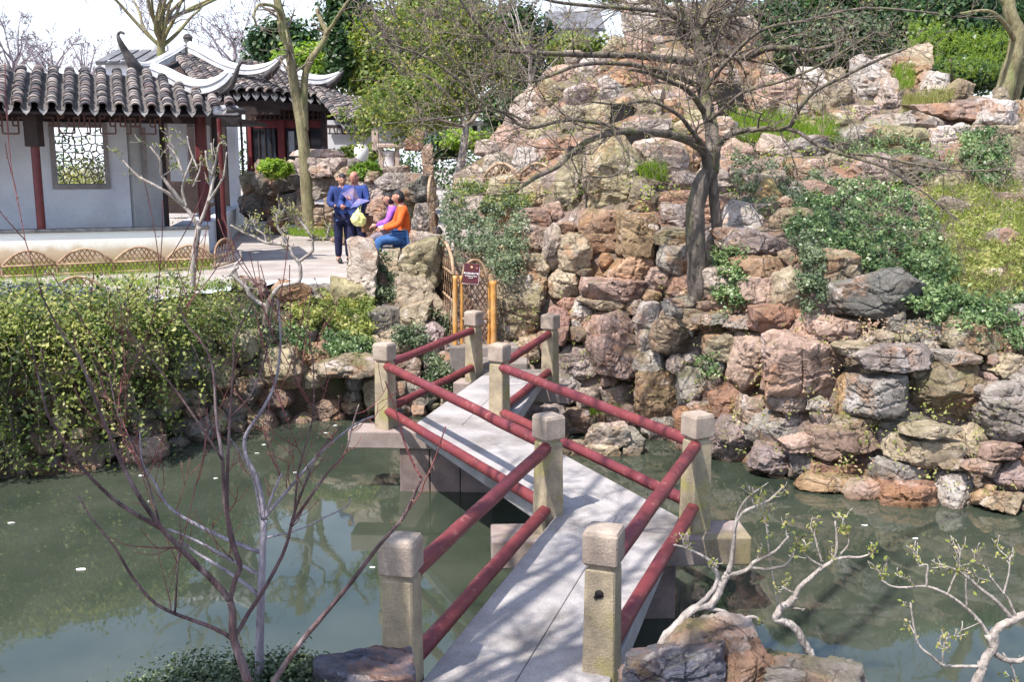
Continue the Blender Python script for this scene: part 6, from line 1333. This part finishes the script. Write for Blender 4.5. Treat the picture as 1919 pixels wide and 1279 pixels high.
hang('low hanging green shoots under the contorted dark tree', 440, 540, 45, 110, .7, IVY, .02, dens=20)
scatter('groundcover', 'dark grey green clipped groundcover at the far left of the bank top', [(-100, 545), (60, 532), (120, 540), (170, 548), (215, 560), (200, 600), (0, 620), (-100, 620)], lambda x, y: LD(x, 597) + .35 + (590 - y) * .02, 7500, .026, GREYL, .3, grp=GC, off=-.1, thr=-.6)
scatter('groundcover', 'dark sparse groundcover around the half buried bamboo hoop', [(195, 550), (250, 552), (300, 570), (210, 590)], lambda x, y: LD(x, 590) + .2 + (585 - y) * .02, 1600, .024, GREYL, .2, grp=GC, off=-.1, thr=-.6)
scatter('groundcover', 'broad leaved green plants on the terrace behind the contorted tree', [(540, 575), (620, 560), (700, 600), (690, 650), (600, 655), (540, 620)], LD, 3600, .03, JAS, .2, grp=GC, off=-.1, thr=-.1)
scatter('groundcover', 'dark green creeping plants along the terrace edge above the hollow', [(530, 610), (620, 625), (700, 640), (690, 665), (560, 655)], LD, 3000, .022, IVY, .2, grp=GC, off=-.25, thr=-.2)
scatter('ivy', 'ivy growing on the dark side between the tall pale rock and the rounded boulder', [(700, 470), (730, 480), (745, 560), (730, 600), (700, 590)], lambda x, y: 15.6, 1900, .02, IVY2, .15, grp=GC, off=-.2, thr=-.3)
scatter('ivy', 'ivy tuft over the stones directly behind the bridge rail', [(735, 615), (790, 610), (800, 645), (745, 650)], LD, 1100, .022, IVY2, .2, grp=GC, off=-.3, thr=-.5)
scatter('ivy', 'low ivy below the gate between rail and stones', [(800, 660), (845, 665), (840, 740), (790, 735)], LD, 1300, .022, IVY2, .15, grp=GC, off=-.3, thr=-.3)
scatter('ivy', 'pale green ivy spilling left of the open gate leaf', [(810, 580), (845, 590), (835, 650), (800, 640)], lambda x, y: 15.1, 900, .022, IVY2, .15, grp=GC, off=-.1, thr=-.3)
scatter('groundcover', 'mossy plants over the mound beside the tall pale rock', [(600, 540), (660, 530), (700, 560), (695, 600), (620, 590)], LD, 1900, .02, OLIVE, .15, grp=GC, off=-.25, thr=-.1)
# ------------------------------------------------------------------ foreground branches
def shoots(limbs, n, L, out, lp, r=.0035, up=.5, wob=.16, lo=.2, depth=1, kids=2):
    sprout(limbs, n, L, out, depth, up, wob, kids, lp, lo, .25, .4, 1, r)
def knots(par, limbs, n, size, mat):
    C_ = []; 
    for _ in range(n):
        pts, rad = limbs[int(rng.integers(len(limbs)))]; i = int(rng.integers(0, len(pts))); C_.append(np.array(pts[i]) + rng.normal(size=3) * rad[i] * .8)
    return quads('buds', C_, rng.normal(size=(n, 3)), size * (.6 + .8 * rng.random(n)), mat, par, kind='stuff')
FP = tree('bare reddish plum tree with long upright whips at lower left before the pond', P(450, 1300, 3.9), 'plum_tree')
Y = 3.9
T = [limb([(480, 1330, Y), (455, 1250, Y), (437, 1193, Y), (436, 1150, Y), (431, 1126, Y)], 10.14, 6.80, .05),
     limb([(431, 1126, Y), (405, 1095, Y - .02), (375, 1066, Y - .05), (340, 1030, Y - .1), (308, 997, Y - .12), (278, 957, Y - .15), (250, 913, Y - .2), (226, 865, Y - .2), (205, 815, Y - .2), (188, 775, Y - .2), (149, 674, Y - .25), (113, 622, Y - .3), (74, 545, Y - .3)], 6.63, 1.28, .04),
     limb([(300, 990, Y - .12), (250, 962, Y - .2), (208, 932, Y - .25), (172, 898, Y - .3), (142, 862, Y - .3), (115, 820, Y - .35), (90, 778, Y - .4), (75, 720, Y - .4), (58, 640, Y - .4)], 4.68, 1.20, .05),
     limb([(431, 1126, Y), (440, 1090, Y), (450, 1062, Y), (440, 1030, Y), (430, 985, Y + .05), (421, 938, Y + .05), (417, 863, Y + .05), (406, 790, Y + .1), (395, 674, Y + .1), (352, 610, Y + .1), (335, 570, Y + .1)], 5.46, 1.20, .05),
     limb([(449, 1060, Y), (432, 1010, Y), (426, 960, Y), (426, 890, Y), (430, 800, Y), (438, 674, Y), (440, 635, Y), (473, 570, Y)], 4.29, 1.12, .05),
     limb([(436, 1150, Y), (437, 1195, Y), (466, 1150, Y + .05), (492, 1110, Y + .05), (520, 1060, Y + .1), (538, 1018, Y + .1), (552, 960, Y + .1), (575, 900, Y + .1), (600, 845, Y + .1), (640, 800, Y + .15)], 5.07, 1.60, .05),
     limb([(545, 985, Y + .1), (580, 935, Y + .1), (615, 885, Y + .1), (646, 851, Y + .1), (660, 800, Y + .1), (672, 760, Y + .1)], 3.51, 1.28, .04),
     limb([(437, 1200, Y), (421, 1189, Y), (395, 1176, Y), (363, 1164, Y), (320, 1148, Y), (284, 1126, Y), (250, 1085, Y), (217, 1030, Y), (190, 995, Y), (167, 965, Y), (146, 928, Y)], 4.29, 1.28, .05),
     limb([(552, 960, Y + .1), (560, 880, Y + .1), (585, 790, Y + .1), (588, 700, Y + .1), (580, 640, Y + .1)], 2.34, 0.96, .04), limb([(434, 780, Y), (470, 740, Y), (500, 660, Y), (512, 560, Y)], 2.03, 0.96, .04),
     limb([(300, 985, Y - .12), (285, 930, Y - .1), (262, 860, Y - .1), (222, 780, Y), (205, 700, Y)], 2.18, 0.96, .05), limb([(417, 863, Y), (370, 790, Y), (320, 720, Y), (255, 640, Y), (232, 610, Y)], 2.50, 1.04, .05),
     limb([(328, 1150, Y), (332, 1080, Y), (338, 1000, Y)], 2.2, 1.2), limb([(250, 913, Y - .2), (232, 880, Y - .2), (226, 840, Y - .2)], 2, 1)]
wood('trunk', T[:1], BARK_P, FP, 14); wood('branch', T[1:], BARK_P, FP, 10); tw = []; lp = []
shoots(T[1:], 34, .22, tw, lp, .0014, .35, .3); shoots(T[1:], 9, .62, tw, lp, .0020, .55, .12, .3, 1, 3); wood('twigs', tw, TWIG_R, FP, 5, kind='stuff'); knots(FP, T[1:], 420, .0042, BUDR); leafpoints(FP, lp, 330, .005, BUDR, 'buds', .004)['kind'] = 'stuff'
F2 = tree('straight violet grey stem with few side branches beside the reddish plum tree', P(485, 1300, 4.15), 'grey_stemmed_tree'); Y = 4.15
T = [limb([(484, 1340, Y), (485, 1270, Y), (487, 1190, Y), (489, 1120, Y), (492, 1040, Y), (495, 975, Y)], 10, 6, .03),
     limb([(495, 975, Y), (490, 930, Y), (478, 890, Y), (463, 860, Y), (458, 826, Y), (470, 800, Y), (488, 775, Y), (515, 720, Y), (526, 640, Y), (520, 560, Y)], 5, 1.4, .05), limb([(495, 975, Y), (512, 925, Y), (528, 888, Y)], 3.5, 2, .04),
     limb([(492, 975, Y), (530, 930, Y), (560, 895, Y), (600, 850, Y), (660, 800, Y), (700, 780, Y)], 3.6, 1.5, .05),
     limb([(486, 1036, Y), (450, 1022, Y), (417, 1008, Y), (370, 985, Y), (317, 951, Y), (290, 905, Y), (267, 868, Y), (262, 812, Y)], 4.5, 1.3, .05), limb([(489, 1080, Y), (455, 1062, Y), (420, 1043, Y), (375, 1018, Y), (315, 992, Y)], 4, 2, .05),
     limb([(488, 1120, Y), (455, 1092, Y), (410, 1062, Y), (365, 1035, Y), (335, 1012, Y)], 4.5, 2, .05), limb([(492, 1010, Y), (555, 995, Y), (610, 970, Y), (650, 950, Y), (657, 935, Y)], 2, 1.2, .06), limb([(492, 1000, Y), (484, 940, Y), (468, 880, Y), (430, 820, Y)], 3, 1.2, .04)]
wood('trunk', T[:1], BARK_V, F2, 14); wood('branch', T[1:], BARK_V, F2, 9); tw = []; lp = []
shoots(T[1:], 16, .2, tw, lp, .0016, .4, .3); wood('twigs', tw, TWIG_R, F2, 5, kind='stuff'); knots(F2, T[1:], 160, .004, BUDR)
F3 = tree('single long slanting branch reaching up towards the near left bridge post', P(510, 1290, 3.8), 'plum_tree'); Y = 3.8
T = [limb([(490, 1320, Y), (520, 1268, Y), (560, 1210, Y), (609, 1151, Y), (660, 1090, Y), (705, 1030, Y), (735, 995, Y), (757, 968, Y), (775, 930, Y), (790, 897, Y)], 6.5, 2.6, .04), limb([(790, 897, Y), (770, 860, Y), (755, 820, Y), (742, 770, Y), (722, 715, Y)], 2.4, 1, .04), limb([(757, 968, Y), (788, 925, Y), (795, 905, Y), (815, 860, Y), (835, 800, Y)], 1.8, .9, .04)]
wood('trunk', T[:1], BARK_P, F3, 12); wood('branch', T[1:], TWIG_R, F3, 8); knots(F3, T, 80, .004, BUDR)
# contorted grey shrubs at the lower right
def grey(label, T, base, Y, ntw, L, nl, name='contorted_shrub'):
    t = thing(name, base, label, 'shrub', 'contorted shrubs on the near bank'); wood('stem', T[:1], BARK_G, t, 12); wood('branch', T[1:], BARK_G, t, 9); tw = []; lp = []
    sprout(T[1:], ntw, L, tw, 1, .35, .5, 2, lp, .45, .3, .5, 1, .0022); wood('twigs', tw, BARK_G, t, 5, kind='stuff'); C_ = leafpoints(t, lp, nl, .011, BUD, 'young_leaves', .010); C_['kind'] = 'stuff'; knots(t, T, 90, .006, BARK_G)
Y = 4.7
grey('twisted grey shrub rising behind the pale foreground rock', [limb([(1222, 1260, Y), (1245, 1200, Y), (1270, 1172, Y), (1300, 1143, Y), (1330, 1135, Y), (1345, 1115, Y), (1352, 1097, Y), (1364, 1075, Y)], 11, 7, .08),
     limb([(1300, 1143, Y), (1325, 1120, Y), (1342, 1095, Y), (1344, 1075, Y), (1330, 1060, Y)], 5, 4, .08), limb([(1364, 1075, Y), (1372, 1050, Y), (1374, 1020, Y), (1378, 985, Y), (1392, 962, Y), (1420, 948, Y), (1442, 938, Y), (1468, 913, Y)], 5.5, 1.6, .1),
     limb([(1345, 1064, Y), (1320, 1045, Y), (1303, 1036, Y), (1280, 1026, Y), (1262, 1022, Y)], 3.5, 1.6, .1), limb([(1360, 1078, Y), (1398, 1070, Y), (1412, 1055, Y), (1440, 1042, Y), (1462, 1025, Y), (1478, 1005, Y)], 5, 1.7, .12),
     limb([(1405, 1064, Y), (1430, 1068, Y), (1450, 1066, Y), (1475, 1058, Y), (1488, 1035, Y), (1498, 1015, Y)], 3.5, 1.6, .1), limb([(1325, 1143, Y), (1350, 1145, Y), (1373, 1156, Y), (1390, 1160, Y), (1412, 1157, Y), (1430, 1168, Y)], 4.5, 3, .1),
     limb([(1459, 1144, Y), (1450, 1090, Y), (1441, 1036, Y), (1436, 985, Y), (1425, 945, Y)], 1.7, 1.3), limb([(1378, 985, Y), (1382, 965, Y), (1395, 940, Y), (1412, 925, Y), (1440, 905, Y)], 2.4, 1.2, .1)], P(1222, 1262, 4.5), Y, 17, .08, 210)
Y = 4.5
grey('low winding grey stem crossing the foreground rocks and forking over the water', [limb([(1375, 1300, Y), (1395, 1262, Y), (1416, 1242, Y), (1440, 1246, Y), (1463, 1259, Y), (1490, 1258, Y), (1510, 1250, Y), (1519, 1229, Y), (1505, 1205, Y), (1495, 1185, Y), (1475, 1168, Y), (1454, 1161, Y), (1462, 1142, Y), (1480, 1130, Y), (1490, 1118, Y)], 10, 7, .1),
     limb([(1488, 1120, Y), (1500, 1100, Y), (1515, 1087, Y), (1540, 1065, Y), (1561, 1050, Y), (1568, 1020, Y), (1565, 978, Y)], 5.5, 1.6, .08), limb([(1561, 1050, Y), (1585, 1045, Y), (1612, 1045, Y), (1640, 1036, Y)], 3.2, 1.4, .1), limb([(1540, 1062, Y), (1520, 1050, Y), (1502, 1033, Y)], 2.4, 1.4, .1),
     limb([(1540, 1055, Y), (1533, 1030, Y), (1527, 1007, Y), (1518, 988, Y)], 2.4, 1.2, .1), limb([(1495, 1115, Y), (1478, 1108, Y), (1465, 1100, Y)], 2.4, 1.5), limb([(1575, 1040, Y), (1590, 1020, Y), (1588, 995, Y)], 2, 1.2), limb([(1485, 1140, Y), (1505, 1143, Y)], 2.4, 1.6)], P(1375, 1300, 4.4), Y, 13, .08, 190)
Y = 4.3
grey('spreading grey shrub cut by the lower right corner of the view', [limb([(1815, 1310, Y), (1838, 1260, Y), (1843, 1242, Y), (1865, 1208, Y), (1862, 1188, Y), (1880, 1172, Y), (1905, 1160, Y), (1950, 1140, Y)], 10, 7, .1),
     limb([(1862, 1205, Y), (1835, 1165, Y), (1808, 1138, Y), (1775, 1115, Y), (1736, 1100, Y), (1700, 1102, Y), (1672, 1100, Y), (1652, 1088, Y)], 4, 1.6, .07), limb([(1900, 1165, Y), (1870, 1130, Y), (1842, 1108, Y), (1815, 1085, Y), (1790, 1068, Y), (1755, 1057, Y)], 4.5, 1.5, .07),
     limb([(1843, 1250, Y), (1800, 1250, Y), (1766, 1247, Y), (1745, 1230, Y), (1723, 1212, Y), (1713, 1180, Y), (1706, 1130, Y)], 3.5, 1.6, .1), limb([(1905, 1160, Y), (1890, 1125, Y), (1870, 1100, Y), (1855, 1080, Y)], 3, 1.4, .08),
     limb([(1736, 1100, Y), (1737, 1080, Y), (1738, 1060, Y), (1722, 1062, Y)], 2.6, 1.4, .1), limb([(1812, 1140, Y), (1810, 1100, Y), (1812, 1075, Y)], 2, 1.2), limb([(1880, 1115, Y), (1890, 1080, Y), (1893, 1045, Y)], 2.2, 1.2), limb([(1850, 1190, Y), (1870, 1230, Y), (1910, 1240, Y), (1940, 1220, Y)], 6, 5, .1),
     limb([(1766, 1247, Y), (1768, 1215, Y), (1775, 1195, Y)], 2, 1.2), limb([(1775, 1118, Y), (1785, 1090, Y), (1800, 1060, Y)], 2, 1.2), limb([(1880, 1225, Y), (1900, 1260, Y), (1905, 1300, Y)], 2, 1.2)], P(1815, 1310, 4.2), Y, 30, .10, 260)
# groundcover at the bottom left
def mound(name, label, x, y, Y, rw, rh, n, mat, size, grp=None):
    m = mpp(Y); c = P(x, y, Y); pt, nr, br = clumps(c, (rw * m, rw * m * .5, rh * m), n, 40, .30, .45); return tag(quads(name, pt, nr, size * (.6 + .8 * rng.random(len(pt))), mat, None, rnd=br, kind='stuff'), label, 'ground cover', grp)
mound('groundcover', 'glossy dark ivy like groundcover around the foot of the plum stems', 430, 1292, 4.1, 215, 62, 260, IVY2, .0115); mound('groundcover', 'small dark tuft beside the blue grey foreground rock', 560, 1268, 4.2, 75, 50, 90, IVY2, .011)
PET = ['small white petal below the lowest twigs of the left jasmine', 'small white petal level with the bare plum branches, mid pond', 'petal under the left bank rocks, upper of a close pair', 'petal just off the left bank rocks, lower of a close pair', 'petal beside the bridge pier crossbeam on the far left post', 'petal near the drooping jasmine tips', 'petal at the extreme left edge of the pond', 'petal between the two plum stems, high up', 'petal on the dark water seen beside the deck', 'petal right of the rock islet, nearer the bridge rail', 'petal right of the rock islet, nearer the rockery', 'petal beneath the reddish plum fork', 'petal just left of the near left bridge post', 'petal above the twisted grey shrub', 'petal above the spreading shrub at the lower right', 'petal in front of the bank hollow', 'petal farthest out from the bank hollow']
# white petals drifting on the pond
for i, (x, y) in enumerate([(152, 1068), (553, 886), (494, 834), (505, 792), (629, 798), (264, 892), (20, 981), (403, 897), (1075, 1065), (1145, 797), (1190, 795), (280, 940), (698, 1064), (1620, 985), (1715, 1010), (610, 812), (480, 850)]):
    c = onz(x, y, .006); a = rng.random() * 3; s_ = .05 if i == 0 else .028 * (.7 + .6 * rng.random()); b = MB(); n = 7
    ring = [c + Vector((math.cos(6.283 * k / n + a) * s_ * (1 + .25 * rng.normal()), math.sin(6.283 * k / n + a) * s_ * .55 * (1 + .2 * rng.normal()), .004 * rng.random())) for k in range(n)]
    b.add([c + Vector((0, 0, .006))] + ring + [r_ - Vector((0, 0, .004)) for r_ in ring], [(0, k + 1, (k + 1) % n + 1) for k in range(n)] + [(k + 1, k + 1 + n, (k + 1) % n + 1 + n, (k + 1) % n + 1) for k in range(n)])
    tag(b.build('petal', WHITE, None), 'largest white scrap floating on the pond at lower left' if i == 0 else PET[i], 'petal', None if i == 0 else 'petals floating on the pond')
# bare tree on the near bank behind the viewer: its branches throw the dappled shade on the bridge
OT = tree('bare tree on the near bank whose branches shade the bridge', (-3.9, .6, 1.0), 'shade_tree'); L = [smooth([(-3.9, .6, .9), (-3.8, .7, 2.6), (-3.6, .9, 4.2), (-3.5, 1.1, 5.6)], [.16, .13, .11, .09])]
for k, e in enumerate([(-.9, 5.9, 5.6), (-.2, 6.6, 5.9), (.2, 4.9, 5.5), (-1.3, 8.0, 6.4), (-1.6, 7.2, 5.8), (-.2, 4.2, 7.2), (.6, 5.4, 8.0), (-1.0, 5.0, 6.8), (-2.4, 6.6, 7.2), (.9, 3.4, 7.0), (-.6, 7.0, 8.6), (-1.8, 3.4, 6.6), (-3.0, 4.4, 7.4), (-1.4, 8.4, 9.2), (1.4, 6.4, 8.8)]):
    s_ = Vector((-3.5, 1.1, 4.8 + .1 * k)); q_ = Vector(e); mid_ = s_.lerp(q_, .5) + Vector(rng.normal(size=3)) * .2 + Vector((0, 0, .3)); L.append(smooth([s_, s_.lerp(mid_, .5) + Vector((0, 0, .2)), mid_, mid_.lerp(q_, .5) + Vector(rng.normal(size=3)) * .15, q_], [.06, .05, .04, .028, .012], 5))
wood('trunk', L[:1], BARK_D, OT, 12); wood('limb', L[1:], BARK_D, OT, 8); tw = []; lp = []; sprout(L[1:], 110, .8, tw, 2, .25, .4, 3, lp, .25, .1, .4, 1, .006)
tw = [q_ for q_ in tw if min(p.z for p in q_[0]) > 4.6]; wood('twigs', tw, TWIG_B, OT, 4, kind='stuff')
